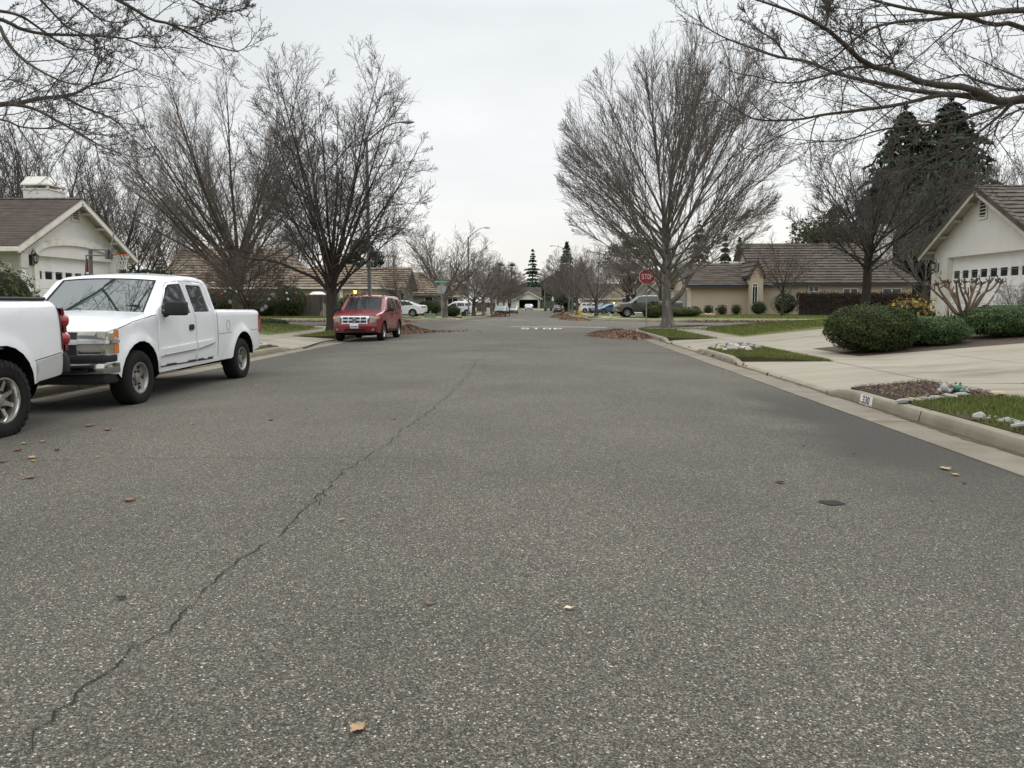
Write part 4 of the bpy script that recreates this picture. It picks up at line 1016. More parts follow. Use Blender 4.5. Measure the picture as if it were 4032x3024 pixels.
# ---- hero trees
# right: tall grey tree by the stop sign
tx, ty = XA(2628, 38.2), 38.2; tb_ = (tx, ty, lz('RN', tx, ty))
trk = bole(5.4, .27, (-.2, 0), 1, 1.9, .5, 20)
ex = manual([([(0.1, 0, 1.25), (.62, -.25, 1.75), (.95, -.35, 2.6), (1.2, -.3, 3.6), (2.6, 0.1, 5.6), (4.4, .4, 7.6)], .14, .012),
             ([(0, 0, 1.5), (-.35, .2, 2.4), (-.8, .4, 3.6), (-2.2, .8, 5.6), (-4.1, .9, 7.2)], .11, .012)], 15)
std_tree('bare_tree', 'tall pale grey bare tree with fan shaped crown beside the red stop sign', tb_, 11, 14.3,
         [(.2, 2.4), (.28, 4.2), (.38, 5.1), (.5, 5.5), (.63, 5.5), (.76, 5.0), (.87, 4.1), (.95, 2.9), (1, 1.6)], trk, 44, (.03, 1.18), 10, 11, 6, BARKG, TWIGG, .0062, gn=.022, lt=(.36, 1.0), br=(.50, .42, .42), up=(.02, .03, .04), extra=ex, a2=.34, asd=.08, lw=.0085, r2=.009, mixr=.5, s2=(.25, .30, .30), a34=(.40, .5))
# left: dark pear tree behind the red suv
tx, ty = XA(1306, 34.6), 34.6; tb_ = (tx, ty, lz('LN', tx, ty))
trk = bole(2.9, .245, (.05, 0), 2, 1.55, .85)
ex = manual([([(-.05, 0, 1.75), (-.7, .1, 2.35), (-1.6, .2, 2.75), (-2.6, .1, 3.15), (-3.9, .1, 3.3), (-4.9, 0, 3.7)], .10, .01),
             ([(.05, 0, 2.0), (.5, -.1, 2.9), (1.4, -.2, 3.9), (2.6, -.2, 4.6), (3.7, -.1, 4.5)], .08, .01)], 15)
std_tree('bare_tree', 'dark bare pear tree with many upright limbs on the verge behind the red suv', tb_, 21, 14.2,
         [(.16, 1.4), (.24, 3.6), (.34, 4.4), (.5, 4.5), (.68, 4.0), (.82, 3.3), (.93, 2.3), (1, 1.2)], trk, 26, (.0, .84), 13, 11, 6, BARKD, TWIGD, .0064, gn=.075, lt=(.5, 1.0), br=(.34, .36, .5), up=(.07, .06, .05), extra=ex, a2=.75, cxy=(.35, 0), lw=.0085)
# left: pale spreading tree behind the pickup
tx, ty = XA(935, 46), 46.0; tb_ = (tx, ty, lz('LN', tx, 41))
trk = bole(4.2, .33, (.15, 0), 3, 1.5, .8)
ex = manual([([(.1, 0, 2.2), (.6, .2, 3.8), (1.5, .3, 5.8), (2.6, .3, 8.0), (3.4, .4, 10.4)], .15, .02),
             ([(-.1, 0, 2.8), (-1.2, -.2, 4.6), (-2.8, -.3, 6.4), (-4.6, -.5, 8.0), (-6.3, -.6, 9.4)], .11, .012),
             ([(0, 0, 3.2), (-.9, .3, 5.2), (-2.2, .5, 7.6), (-3.6, .7, 10.6)], .10, .012),
             ([(-.1, 0, 2.3), (-1.6, -.1, 3.7), (-3.6, -.2, 4.9), (-6.0, -.2, 6.2), (-7.4, -.2, 7.3)], .09, .012)], 15)
std_tree('bare_tree', 'broad bare tree with pale spreading limbs rising behind the white pickup cab', tb_, 33, 15.6,
         [(.2, 2.4), (.3, 6.2), (.45, 7.6), (.6, 7.2), (.75, 6.0), (.9, 4.2), (1, 2.0)], trk, 28, (.05, 1.1), 13, 11, 7, BARKM, TWIGG, .0062, gn=.05, lt=(.45, 1.0), br=(.36, .36, .5), up=(.05, .06, .06), extra=ex, a2=.5, cxy=(-1.2, 0))
# left: low twiggy tree hung with ornaments
tx, ty = XA(968, 37), 37.0; zO = lz('LN', tx, ty); orn = (tx, ty, zO)
std_tree('ornament_tree', 'low dense twiggy bare tree hung with red and white balls, behind the pickup bed', orn, 41, 4.9,
         [(.2, 2.4), (.45, 2.5), (.7, 2.0), (.9, 1.2), (1, .5)], bole(1.2, .11, (0, 0), 4, 1.3, .85), 16, (.35, 1.25), 10, 8, 6, BARKM, TWIGR, .006, gn=.10, lt=(.45, 1.0), br=(.5, .45, .5), up=(.03, .02, .0), a2=.7, n5=1)
# right: vase shaped tree beyond the hedges
tx, ty = XA(3405, 38), 38.0; tb_ = (tx, ty, lz('RN', tx, ty))
std_tree('bare_tree', 'dark trunked bare tree with wide vase crown in the lawn behind the hedges', tb_, 51, 10.4,
         [(.26, 2.2), (.36, 4.4), (.55, 4.9), (.75, 4.2), (.9, 2.9), (1, 1.4)], bole(3.6, .225, (.1, 0), 5, 1.4, .8), 20, (.15, 1.25), 15, 8, 5, BARKD, TWIGD, .0075, gn=.055, lt=(.66, 1.0), br=(.38, .36, .5), up=(.045, .05, .05), a2=.5)
# right: small tree with a few brown leaves left
tx, ty = XA(3081, 68.5), 68.5; tb_ = (tx, ty, lz('RF', tx, ty))
t_ = std_tree('leafy_tree', 'small young tree keeping brown leaves on its lower branches, in front of the arched window', tb_, 61, 8.6,
         [(.22, 1.6), (.35, 2.6), (.6, 2.6), (.85, 1.6), (1, .6)], bole(2.8, .13, (.05, 0), 6, 1.3, .8), 12, (.12, 1.05), 10, 6, 3, BARKD, TWIGD, .0075, gn=.06, lt=(.6, 1.0), up=(.06, .05, .04))
rng = np.random.default_rng(62); n = 900
P = np.stack([rng.normal(-.5, 1.35, n), rng.normal(-.3, .9, n), 3.3 + np.abs(rng.normal(0, 1.2, n))], 1); P[: n // 2, 0] -= 1.0
link('leaves', leaf_mesh('leaves', P, rng.normal(0, 1, (n, 3)), .07, rng, rng.uniform(.7, 1.7, n)[:, None] * np.ones(3)), BRN, t_)

# ---- background bare trees: a few kinds, copied
def kind(seed, H, prof_, h, r, nl, lim, n2, n3, n4, tb, tm, tw, gn=.06, **k):
    return std_tree('bare_tree', 'x', (0, -400, 0), seed, H, prof_, bole(h, r, (0, 0), seed, 1.4, .75), nl, lim, n2, n3, n4, tb, tm, tw, gn=gn, **k)
DOME = [(.16, 1.5), (.28, 3.3), (.45, 3.8), (.65, 3.4), (.85, 2.2), (1, .7)]
K = [kind(101, 10, DOME, 2.6, .17, 16, (.15, 1.1), 11, 8, 4, BARKG, TWIGR, .008, lt=(.6, 1)),
     kind(102, 10, [(.2, 1.2), (.4, 2.6), (.6, 2.8), (.8, 2.2), (1, 1.0)], 2.4, .15, 12, (.1, .7), 10, 7, 3, BARKM, TWIGD, .0075, lt=(.5, 1)),
     kind(103, 10, DOME, 2.2, .2, 13, (.2, 1.2), 11, 8, 4, BARKM, TWIGG, .008, gn=.08, lt=(.6, 1))]
used = [False] * 3
def plant(kx, px, y, scale, label, k='LF', group=None, rz=None, wide=1.0, x=None, base=None):
    x = XA(px, y) if x is None else x
    o = K[kx] if not used[kx] else copy_tree(K[kx]); used[kx] = True
    o.location = (x, y, lz(k, x, y) if base is None else base); o.rotation_euler.z = (x * 3.7 + y) % 6.28 if rz is None else rz
    o.scale = (scale * wide, scale * wide, scale); o['label'] = label
    if group: o['group'] = group
    elif 'group' in o: del o['group']
    return o
G1 = 'bare trees along the left verge past the cross street'
plant(0, 1752, 70.5, .98, 'bare rounded street tree with leaning whitish trunk right behind the blank stop sign back', 'LF', G1, wide=1.35)
plant(2, 1866, 90, .92, 'bare street tree just right of the tall lamp post by the white minivan', 'LF', G1, wide=1.3)
plant(0, 1903, 103, .95, 'bare street tree with pale wrapped trunk left of the white cabinet', 'LF', G1, wide=1.3)
for px, y, s in ((1935, 116, .9), (1962, 132, 1.0), (1985, 150, 1.02), (2003, 168, .95)):
    plant((int(y) % 2) * 2, px, y, s, 'grey bare tree in the far left street row above the parked sedans', 'LF', G1, wide=1.3)
plant(0, 1572, 66, .52, 'small pale bare tree in front of the white sedan', 'LF', None, wide=1.0)
G2 = 'bare trees along the right verge past the cross street'
plant(2, 2347, 86, .95, 'bare tree with pale patched lower trunk in front of the blue sedan', 'RF', G2, wide=1.05)
plant(0, 2272, 112, 1.15, 'reddish bare tree with wrapped trunk beside the yellow hydrant', 'RF', G2, wide=1.2)
plant(2, 2495, 98, 1.25, 'large dark trunked tree with heavy limbs behind the grey pickup', 'RF', None, wide=1.25)
for px, y, s in ((2255, 128, 1.2), (2240, 146, 1.25), (2228, 166, 1.3)):
    plant(0 if y != 146 else 2, px, y, s, 'grey bare tree in the far right street row behind the hydrant', 'RF', G2, wide=1.25)
plant(2, 2600, 92, 1.45, 'bare tree standing behind the fork of the grey trunk, over the gabled house', 'RF', None)
plant(1, 1537, 108, 1.15, 'slim pale bare tree rising above the shaded garage roof', 'LF', None, wide=.7)
G3 = 'bare trees behind the left house'
for i, (px, y, s, kx) in enumerate(((-90, 50, 1.35, 1), (60, 56, 1.45, 1), (215, 52, 1.5, 1), (340, 58, 1.45, 2), (470, 50, 1.25, 1), (560, 62, 1.35, 2), (690, 80, 1.3, 1), (1000, 92, 1.35, 2), (1150, 98, 1.3, 1))):
    plant(kx, px, y, s, 'tall dark bare tree in the row behind the chimney and brown roof' if px < 600 else 'tall bare tree behind the long tan tile roof', 'LN' if y < 45 else 'LF', G3 if px < 600 else 'bare trees behind the tan roofed house', base=.3)
G4 = 'thin bare trees behind the right house'
for px, y, s in ((3849, 46, 1.05), (3975, 48, 1.1), (4090, 46, 1.1)): plant(1, px, y, s, 'thin bare tree above the ridge of the right hand garage roof', 'RN', G4, base=.4, wide=.8)
plant(2, 3640, 54, 1.15, 'bare tangled tree against the dark conifers, left of the right garage roof', 'RN', None, base=.4, wide=.9)
plant(1, 3235, 100, 1.0, 'slender bare tree behind the roof of the right corner house', 'RF', None)
plant(0, 4012, 21.6, .17, 'small bare twiggy shrub at the right picture edge by the garage door', 'RN', None)
G5 = 'distant bare trees beyond the houses'
rg = random.Random(77)
for i in range(26):
    x = rg.choice([rg.uniform(-95, -16), rg.uniform(18, 95)]); y = rg.uniform(120, 200)
    plant(i % 3, 0, y, rg.uniform(.9, 1.3), 'distant bare tree beyond the houses', 'LF', G5, x=x, base=-.2)
for i in range(14): plant((i % 2) * 2, 0, rg.uniform(222, 245), rg.uniform(.9, 1.35), 'distant bare tree beyond the houses', 'EN', G5, x=rg.uniform(-34, 40), base=0)

# ---- evergreens
def conifer(name, label, base, H, Wd, n_wh, m, seed, low=.08, dens=26, size=.32, droop=.25, group=None, gap=.0, blunt=.12, per=7):
    rng = np.random.default_rng(seed); t = thing(name, label, 'tree', base, 0, group)
    link('trunk', np_mesh('trunk', *tubes([(bole(H * .97, H * .022, (0, 0), seed, 1.2, .08), 8)])), BARKM, t)
    Ps, Ns, Tn = [], [], []
    for i in range(n_wh):
        f = low + (1 - low) * (i + rng.random()) / n_wh; z = H * f
        R0 = Wd / 2 * ((1 - f) ** .8 * (1 - blunt) + blunt * (1 - f ** 6)) * rng.uniform(.62, 1.2)
        for j in range(per):
            if rng.random() < gap: continue
            a = 6.283 * (j + rng.random() * .8) / per + i * 1.3; r = R0 * rng.uniform(.7, 1.12); k = max(4, int(dens * (r / (Wd / 2)) + 3))
            s = rng.random(k) ** .6; w_ = (1 - s * .6) * r * .28 + .05
            rr_ = s * r; zz = z - droop * rr_ * s + rng.normal(0, .10, k) * (.4 + w_)
            la = rng.normal(0, 1, k) * w_ * .55
            Ps.append(np.stack([np.cos(a) * rr_ - np.sin(a) * la, np.sin(a) * rr_ + np.cos(a) * la, zz], 1))
            Ns.append(np.tile([[0.3 * np.cos(a), .3 * np.sin(a), .9]], (k, 1))); Tn.append(np.full(k, rng.uniform(.65, 1.35)))
    P, Nn, tn = np.concatenate(Ps), np.concatenate(Ns), np.concatenate(Tn)
    tn = (tn * rng.uniform(.75, 1.25, len(tn)))[:, None] * np.ones(3)
    link('crown', leaf_mesh('crown', P, Nn, size, rng, tn, .45), m, t); return t
def broadleaf(name, label, base, H, Wd, n, m, seed, size=.16, low=.2, cl=34, group=None, hue=None):
    rng = np.random.default_rng(seed); t = thing(name, label, 'tree', base, 0, group)
    tr = bole(H * .5, H * .028, (0, 0), seed, 1.3, .6); env = envelope(H, [(low, Wd * .4), (.5, Wd * .5), (.85, Wd * .35), (1, Wd * .15)])
    l1 = kids(tr, 12, .4, 1, .6, .2, 1, 8, .06, .05, .02, .02, rng, 0, .1, env, True, absL=H)
    link('trunk', np_mesh('trunk', *tubes([(tr, 10), (l1, 5)])), BARKM, t)
    C = nrm(rng.normal(0, 1, (cl, 3))) * rng.uniform(.35, 1, cl)[:, None] ** .5 * np.array([Wd * .42, Wd * .42, H * (1 - low) * .43]) + np.array([0, 0, H * (1 + low) / 2])
    k = n // cl; i = np.repeat(np.arange(cl), k); d = nrm(rng.normal(0, 1, (len(i), 3)))
    P = C[i] + d * (Wd * .15 * rng.uniform(.5, 1.25, cl)[i] * rng.uniform(.55, 1.05, len(i)))[:, None] * np.array([1, 1, .75])
    tn = (rng.uniform(.7, 1.3, cl)[i] * rng.uniform(.75, 1.25, len(i)))[:, None] * np.ones(3)
    if hue is not None: tn[rng.random(len(i)) < hue[0]] *= np.array(hue[1])
    link('crown', leaf_mesh('crown', P, d, size, rng, tn), m, t); return t
y = 96; conifer('conifer', 'tall dark redwood on the left of a pair, above the right corner house', (XA(3530, y), y, .2), 24.6, 12.5, 46, GRNB, 201, dens=64, size=.40, blunt=.58, per=10, gap=.16)
y = 92; conifer('conifer', 'tall dark redwood with ragged tip, right one of a pair beside the garage gable', (XA(3700, y), y, .2), 24.4, 14.5, 50, GRNB, 202, dens=68, size=.40, blunt=.6, per=10, gap=.16)
y = 101; conifer('conifer', 'broad dark conifer standing between and behind the two tall redwoods', (XA(3618, y), y, .2), 21.5, 14, 40, GRNB, 205, dens=60, size=.42, blunt=.5, per=9, gap=.1)
y = 99; conifer('conifer', 'shorter dark conifer at the left foot of the redwood pair', (XA(3455, y), y, .2), 17.5, 12, 34, GRNB, 206, dens=56, size=.42, blunt=.5, per=9, gap=.1)
y = 97; broadleaf('evergreen_tree', 'broad dark olive evergreen behind the ridge of the right corner house', (XA(3290, y), y, .2), 13.2, 12.5, 15000, OLIVE, 203, .24, .1, 60)
y = 93; broadleaf('evergreen_tree', 'dense dark green evergreen mass at the foot of the two redwoods', (XA(3590, y), y - 6, .2), 15.5, 17, 19000, GRNB, 204, .26, .05, 60)
for i, (px, y, h, wd, lb) in enumerate(((2748, 150, 17, 8, 'dark conifer clump behind the low wing of the right corner house, widest of three'), (2850, 150, 14.5, 4.2, 'narrow dark conifer behind the skylights of the right corner house'), (2905, 160, 14.5, 4.5, 'narrow dark conifer just left of the brown leaved tree'))):
    conifer('conifer', lb, (XA(px, y), y, 0), h, wd, 26, GRNB, 210 + i, dens=24, size=.4, blunt=.25)
y = 228; conifer('conifer', 'single pointed conifer with sparse tiers behind the far white house', (XA(2097, y), y, 0), 17.4, 8.8, 26, GRNB, 220, low=.10, dens=60, size=.34, droop=.18, gap=.12, blunt=.04)
y = 150; conifer('conifer', 'tall narrow dark evergreen at the left edge of the right tree row', (XA(2230, y), y, -.3), 13.5, 4.4, 30, GRNB, 221, dens=26, size=.36, blunt=.5)
y = 98; broadleaf('evergreen_tree', 'dark leafy evergreen rising behind the tan roof, right of the pear trunk', (XA(1440, y), y, 0), 10.2, 5.6, 5000, GRNB, 222, .17, .3, 40)
y = 104; broadleaf('evergreen_tree', 'brownish green leafy tree around the heavy limbs behind the grey pickup', (XA(2470, y), y, 0), 11.5, 8, 5000, OLIVE, 223, .17, .3, 40)
for i, (px, y, h, wd, lb) in enumerate(((2110, 222, 8.5, 12, 'rounded dark green tree behind the right side of the far white house'), (2165, 226, 10, 11, 'dark evergreen right of the far lamp post'), (2215, 215, 9, 10, 'dark evergreen above the fence right of the far bins'), (1985, 235, 9, 12, 'dark evergreen behind the palms left of the far white house'))):
    broadleaf('evergreen_tree', lb, (XA(px, y), y, 0), h, wd, 3500, GRNB, 230 + i, .3, .1, 40)
y = 212; bush('hedge', 'bright green clipped hedge showing over the fence right of the far white house', (XA(2152, y), y, 0), (8, 3, 3.2), 3500, .16, GRN2, 240, cat_='hedge')
def palm(label, base, H, seed):
    rng = np.random.default_rng(seed); t = thing('palm_tree', label, 'palm', base)
    link('trunk', np_mesh('trunk', *tubes([(bole(H, .22, (.3, 0), seed, 1.2, .8), 8)])), BARKM, t)
    b = MB(); n = 46
    for i in range(n):
        a = 2.4 * i; el = rng.uniform(-.9, 1.35); L = rng.uniform(1.6, 2.3); d = Vector((math.cos(a) * math.cos(el), math.sin(a) * math.cos(el), math.sin(el))); c = Vector((.3, 0, H)) + d * L * .55
        sd = d.cross(Vector((0, 0, 1))).normalized(); tnt = (rng.uniform(.6, 1.2),) * 3
        for k in range(11):
            q = (k - 5) / 5 * 1.15; e_ = (d * math.cos(q) + sd * math.sin(q)).normalized(); p = c + e_ * L * .5 - Vector((0, 0, .25 * abs(q)))
            w_ = d.cross(e_); w_ = (sd * .045 if w_.length < .01 else e_.cross(w_).normalized() * .045)
            b.add([c - w_, p, c + w_], [(0, 1, 2)], tnt)
        b.beam(Vector((.3, 0, H)), c, .03, .03, tint=tnt)
    b.build('crown', GRNB, t, merge=False); return t
palm('fan palm with round shaggy head, right of two above the far left street trees', (XA(2010, 195), 195, -.2), 10.0, 1)
palm('fan palm half hidden behind bare branches, left of two above the far left street trees', (XA(1962, 200), 200, -.2), 10.6, 2)

# ---- near trees whose trunks stand outside the picture; their limbs reach over the road
def px_limb(pts, base):
    q = [tuple(PYp(px, py, y) - Vector(base)) for px, py, y in pts]
    if pts[0][0] > 4200 or pts[0][0] < -200: q = [(0, .03, max(1.6, q[0][2] - .9))] + q    # joins the trunk outside the picture
    return q
bR = (10.8, 12.5, lz('RN', 10.8, 12.5))
s4 = lambda l: [(2732 + x * .5877, y * .5877, d) for x, y, d in l]
RL = [  # limbs traced from the photo (pixels) with their own distance along the street
    ([(4330, 470, 12.4), (4140, 415, 12.2)] + s4([(2212, 660, 12.0), (2050, 680, 11.8), (1850, 590, 11.4), (1560, 560, 11.0), (1380, 490, 10.7), (1160, 430, 10.4), (1000, 290, 10.1), (880, 190, 9.8), (700, 95, 9.5), (520, 30, 9.2), (330, -30, 9.0)]), .105, .012),
    (s4([(2060, 690, 11.8), (1800, 640, 11.9), (1500, 610, 12.2), (1200, 550, 12.4), (950, 490, 12.7), (760, 410, 13.0), (560, 380, 13.2), (330, 300, 13.5), (180, 240, 13.7), (60, 160, 13.9), (0, 60, 14.0)]), .06, .007),
    (s4([(1950, 640, 11.7), (1650, 640, 11.2), (1380, 700, 10.9), (1100, 740, 10.6), (860, 770, 10.3), (700, 800, 10.1), (420, 800, 9.9), (240, 700, 9.7), (110, 600, 9.6)]), .045, .006),
    (s4([(1560, 560, 11.0), (1280, 460, 11.3), (1080, 450, 11.6), (900, 500, 12.0), (700, 550, 12.3), (560, 550, 12.6), (400, 510, 12.8), (250, 480, 13.0)]), .04, .006),
    ([(4300, 330, 12.6)] + s4([(2212, 600, 12.4), (2080, 590, 12.6), (1900, 540, 12.8), (1800, 500, 13.0), (1650, 530, 13.2), (1450, 560, 13.4), (1200, 600, 13.8)]), .05, .006),
    ([(4300, 330, 12.2)] + s4([(2212, 190, 11.6), (2000, 165, 11.3), (1800, 110, 11.1), (1600, 130, 10.9), (1350, 150, 10.6), (1150, 210, 10.3), (950, 380, 10.1), (800, 470, 9.9), (620, 560, 9.8)]), .06, .006),
    ([(4300, 300, 12.0)] + s4([(2300, 120, 11.5), (2150, 70, 11.2), (1900, 100, 10.8), (1700, 95, 10.5), (1450, 60, 10.2), (1200, 0, 9.9), (1000, -60, 9.7)]), .085, .012),
    ([(4330, 470, 12.6)] + s4([(2212, 680, 12.6), (2020, 800, 13.0), (1850, 930, 13.3), (1700, 1000, 13.6), (1500, 1120, 13.9), (1250, 1180, 14.2)]), .05, .006),
    (s4([(2100, 700, 12.2), (1900, 760, 12.9), (1720, 830, 13.4), (1500, 840, 13.8), (1250, 870, 14.1), (1000, 940, 14.4), (760, 940, 14.7), (520, 910, 15.0)]), .045, .006),
    ([(4330, 470, 12.3)] + s4([(2380, 700, 12.0), (2230, 720, 11.8), (2060, 800, 11.6), (2000, 940, 11.5), (1930, 1080, 11.5), (1880, 1240, 11.6)]), .04, .006),
    (s4([(880, 190, 9.8), (905, 60, 9.9), (880, -30, 10.0)]), .022, .01),
    (s4([(1200, 440, 10.5), (1330, 420, 10.3), (1240, 330, 10.0), (1080, 230, 9.8), (930, 180, 9.6)]), .018, .006),
    (s4([(620, 380, 13.2), (540, 270, 13.3), (420, 190, 13.4), (330, 60, 13.5)]), .03, .006),
]
RLw = [(px_limb(p, bR), a, c) for p, a, c in RL]
def overhang2(label, base, trunk, limbs, seed, tb, tm, n2=14):
    rng = np.random.default_rng(seed); L0 = manual(trunk, 12); L1 = manual(limbs, 26); L1 = (L1[0], L1[1], np.minimum(L1[2], 3.6)); L1 = (L1[0], L1[1] * .68, L1[2])
    l2 = kids(L1, n2 + 4, .06, .97, .62, .2, .30, 12, .04, .05, .009, .0042, rng, .45, .3)
    l2b = kids(L1, 10, .10, .99, .8, .3, .14, 8, .05, .08, .010, .0042, rng, .3, .35)
    l3 = kids(l2, 6, .15, 1.0, .65, .2, .44, 8, .10, .07, .007, .0029, rng, .4, .35)
    l4 = kids(l3, 3, .2, 1.0, .7, .2, .5, 6, .10, .08, .006, .0026, rng, .3, .35)
    sp = [(kids(q, k, .12, 1.0, 1.0, .3, 1, 3, .12, .12, .1, .0036, rng, .0, .35, absL=.028), 3) for q, k in ((l2, 5), (l2b, 3), (l3, 3), (l4, 2))]
    return tree('bare_tree', label, base, [(L0, 14), (L1, 9)], [(l2, 6), (l2b, 5), (l3, 4), (l4, 3)] + sp, tb, tm)
overhang2('near bare tree reaching a thick dark limb over the road from the right', bR,
    [([(0, 0, -.3), (.02, 0, 1.2), (0, .05, 2.6), (0, .03, 4.0), (.1, .1, 5.5), (.2, .2, 8)], .24, .06)], RLw, 301, BARKM, TWIGD, 14)
bL = (-12.2, 11.5, lz('LN', -12.2, 11.5))
s1 = lambda l: [(x * .5877, y * .5877, d) for x, y, d in l]
LLm = [
    ([(-560, 560, 11.6), (-260, 450, 11.7)] + s1([(0, 700, 11.8), (100, 695, 11.9), (270, 660, 12.0), (420, 645, 12.2), (520, 620, 12.4), (610, 570, 12.6), (720, 540, 12.8), (830, 490, 13.0), (930, 455, 13.2), (948, 390, 13.3)]), .075, .006),
    (s1([(60, 695, 11.8), (230, 730, 11.4), (400, 820, 11.1), (560, 910, 10.8), (700, 990, 10.6), (850, 1040, 10.4)]), .04, .006),
    (s1([(420, 645, 12.2), (560, 720, 12.6), (740, 790, 13.0), (850, 880, 13.3), (960, 1000, 13.6)]), .035, .006),
    (s1([(610, 570, 12.6), (640, 470, 12.5), (700, 380, 12.4), (780, 330, 12.3), (800, 230, 12.2)]), .02, .006),
    ([(-500, 120, 11.0), (-200, 60, 11.0)] + s1([(0, 130, 11.0), (130, 190, 11.2), (280, 225, 11.4), (480, 235, 11.7), (660, 240, 12.0), (840, 260, 12.2), (960, 310, 12.4), (1120, 315, 12.7), (1180, 240, 12.9)]), .055, .006),
    (s1([(840, 260, 12.2), (960, 240, 12.3), (1080, 240, 12.5), (1180, 180, 12.6)]), .018, .006),
    (s1([(0, 180, 11.0), (60, 300, 10.8), (160, 400, 10.6), (280, 480, 10.4), (420, 545, 10.2), (560, 570, 10.0), (760, 600, 9.8)]), .04, .006),
    (s1([(-100, 60, 11), (120, 100, 11.2), (280, 200, 11.5), (460, 320, 11.8), (620, 330, 12.2), (780, 280, 12.4)]), .035, .006),
    ([(-500, 120, 11.0), (-100, -160, 10.6), (260, -140, 10.4)] + s1([(720, -40, 10.4), (900, 60, 10.6), (1010, 130, 10.8), (1140, 160, 11.0), (1260, 220, 11.2), (1380, 290, 11.4), (1480, 320, 11.5), (1600, 345, 11.7), (1680, 280, 11.8), (1705, 215, 11.9)]), .05, .006),
    (s1([(1140, 160, 11.0), (1310, 180, 11.1), (1440, 120, 11.2), (1480, 70, 11.3)]), .016, .006),
    (s1([(1100, -70, 10.6), (1250, -20, 10.8), (1400, 50, 11.0), (1540, 75, 11.2), (1640, 60, 11.3), (1680, -10, 11.4)]), .022, .006),
    (s1([(400, -80, 10.8), (560, 40, 11), (680, 130, 11.3), (800, 150, 11.6), (890, 130, 11.8)]), .03, .006),
    (s1([(200, -80, 10.8), (330, 60, 11), (450, 180, 11.3), (560, 230, 11.6), (700, 290, 11.8)]), .03, .006),
    ([(-400, 520, 11.4)] + s1([(-60, 800, 11.2), (140, 850, 11.0), (300, 860, 10.8), (460, 830, 10.6), (620, 840, 10.4)]), .03, .006),
    ([(-400, 520, 11.6)] + s1([(-40, 560, 11.8), (160, 560, 12.0), (300, 620, 12.2)]), .025, .006),
]
overhang2('near bare tree reaching budded twigs over the pickups from the left', bL,
    [([(0, 0, -.3), (0, 0, 1.5), (0, .02, 3.2), (-.1, 0, 5.5), (0, 0, 9)], .22, .08)],
    [(px_limb(p, bL), a, c) for p, a, c in LLm], 302, BARKM, TWIGD, 9)

# ---- shrubs
def at(k, px, y): x = XA(px, y); return (x, y, lz(k, x, y))
HG = 'clipped hedges in front of the right house'
bush('clipped_hedge', 'largest clipped round hedge, leftmost in front of the white garage door', at('RN', 3432, 19.5), (2.12, 1.9, 1.16), 17000, .030, GRN, 401, 2.35, .10, HG, cat_='hedge', hue=(.12, (1.7, 1.25, .9)))
bush('clipped_hedge', 'lower clipped hedge between the round hedge and the pollarded trunk', at('RN', 3672, 20.0), (1.72, 1.6, .74), 11000, .028, GRN2, 402, 2.6, .12, HG, cat_='hedge')
bush('clipped_hedge', 'clipped hedge right of the pollarded trunk at the picture edge', at('RN', 3985, 20.6), (2.4, 1.8, .80), 14000, .030, GRN2, 403, 2.6, .12, HG, cat_='hedge', hue=(.3, (.7, .75, .8)))
bush('yellowing_shrub', 'shrub with yellow and bronze leaves behind the round hedge', at('RN', 3580, 22.6), (1.45, 1.1, 1.15), 1300, .062, YEL, 404, 2.2, .22, None, tv=.7, hue=(.5, (.35, .35, .6)))
sp_ = thing('strap_plant', 'clump of long strap leaves at the foot of the garage wall', 'plant', at('RN', 3745, 22.3)); b = MB(); rg = random.Random(9)
for i in range(46):
    a = rg.uniform(0, 6.28); L = rg.uniform(.6, 1.15); o = rg.uniform(.1, .7); pts = []
    for k in range(6):
        t = k / 5; pts.append(Vector((math.cos(a) * o * t ** 1.4, math.sin(a) * o * t ** 1.4, L * (t - .35 * o * t * t * 1.4))))
    sd = Vector((-math.sin(a), math.cos(a), 0)); tn = (rg.uniform(.6, 1.4),) * 3
    b.add([p + sd * (.022 * (1 - i_ / 5.2)) * s for i_, p in enumerate(pts) for s in (-1, 1)], [(2 * k, 2 * k + 1, 2 * k + 3, 2 * k + 2) for k in range(5)], tn)
b.build('blades', GRN2, sp_, merge=False)
# pollarded crape myrtle
yM = 21.0; bM = at('RN', 3795, yM); z5 = lambda x, y, d: tuple(PYp(3560 + x * .3856, 700 + y * .3856, d) - Vector(bM))
ROOT = z5(605, 1400, yM)
br = [[(520, 1380), (430, 1270), (300, 1150), (245, 1095)], [(530, 1370), (420, 1230), (360, 1140), (340, 1080)], [(560, 1340), (520, 1200), (440, 1120), (410, 1065)], [(575, 1340), (545, 1200), (530, 1060)], [(640, 1340), (665, 1250), (625, 1150), (620, 1060)],
      [(650, 1330), (690, 1180), (700, 1055)], [(670, 1340), (750, 1190), (800, 1075)], [(690, 1370), (790, 1230), (850, 1120), (865, 1050)], [(720, 1385), (830, 1320), (930, 1180), (1000, 1055)], [(700, 1330), (800, 1190), (900, 1130), (960, 1040)], [(560, 1320), (480, 1180), (450, 1070)], [(640, 1300), (590, 1170), (560, 1070)], [(660, 1280), (720, 1120), (740, 1055)]]
LM = []
for i, p in enumerate(br):
    dy = ((i * 37) % 11 - 5) / 5 * .55; n = len(p); LM.append(([ROOT] + [z5(x, y, yM + dy * (k + 1) / n) for k, (x, y) in enumerate(p)], .041, .021))
L1 = manual(LM, 14); rng = np.random.default_rng(12)
tr = manual([([(0, 0, -.3), (.02, 0, .25), ROOT, tuple(np.array(ROOT) + [0, 0, .12])], .105, .085)], 10)
kn = kids(L1, 9, .93, 1.0, .8, .4, 1, 3, .05, .2, 1, .014, rng, 0, .4, absL=.10); kn2 = kids(L1, 3, .55, .92, .7, .3, 1, 4, .1, .1, 1, .012, rng, 0, .4, absL=.18)
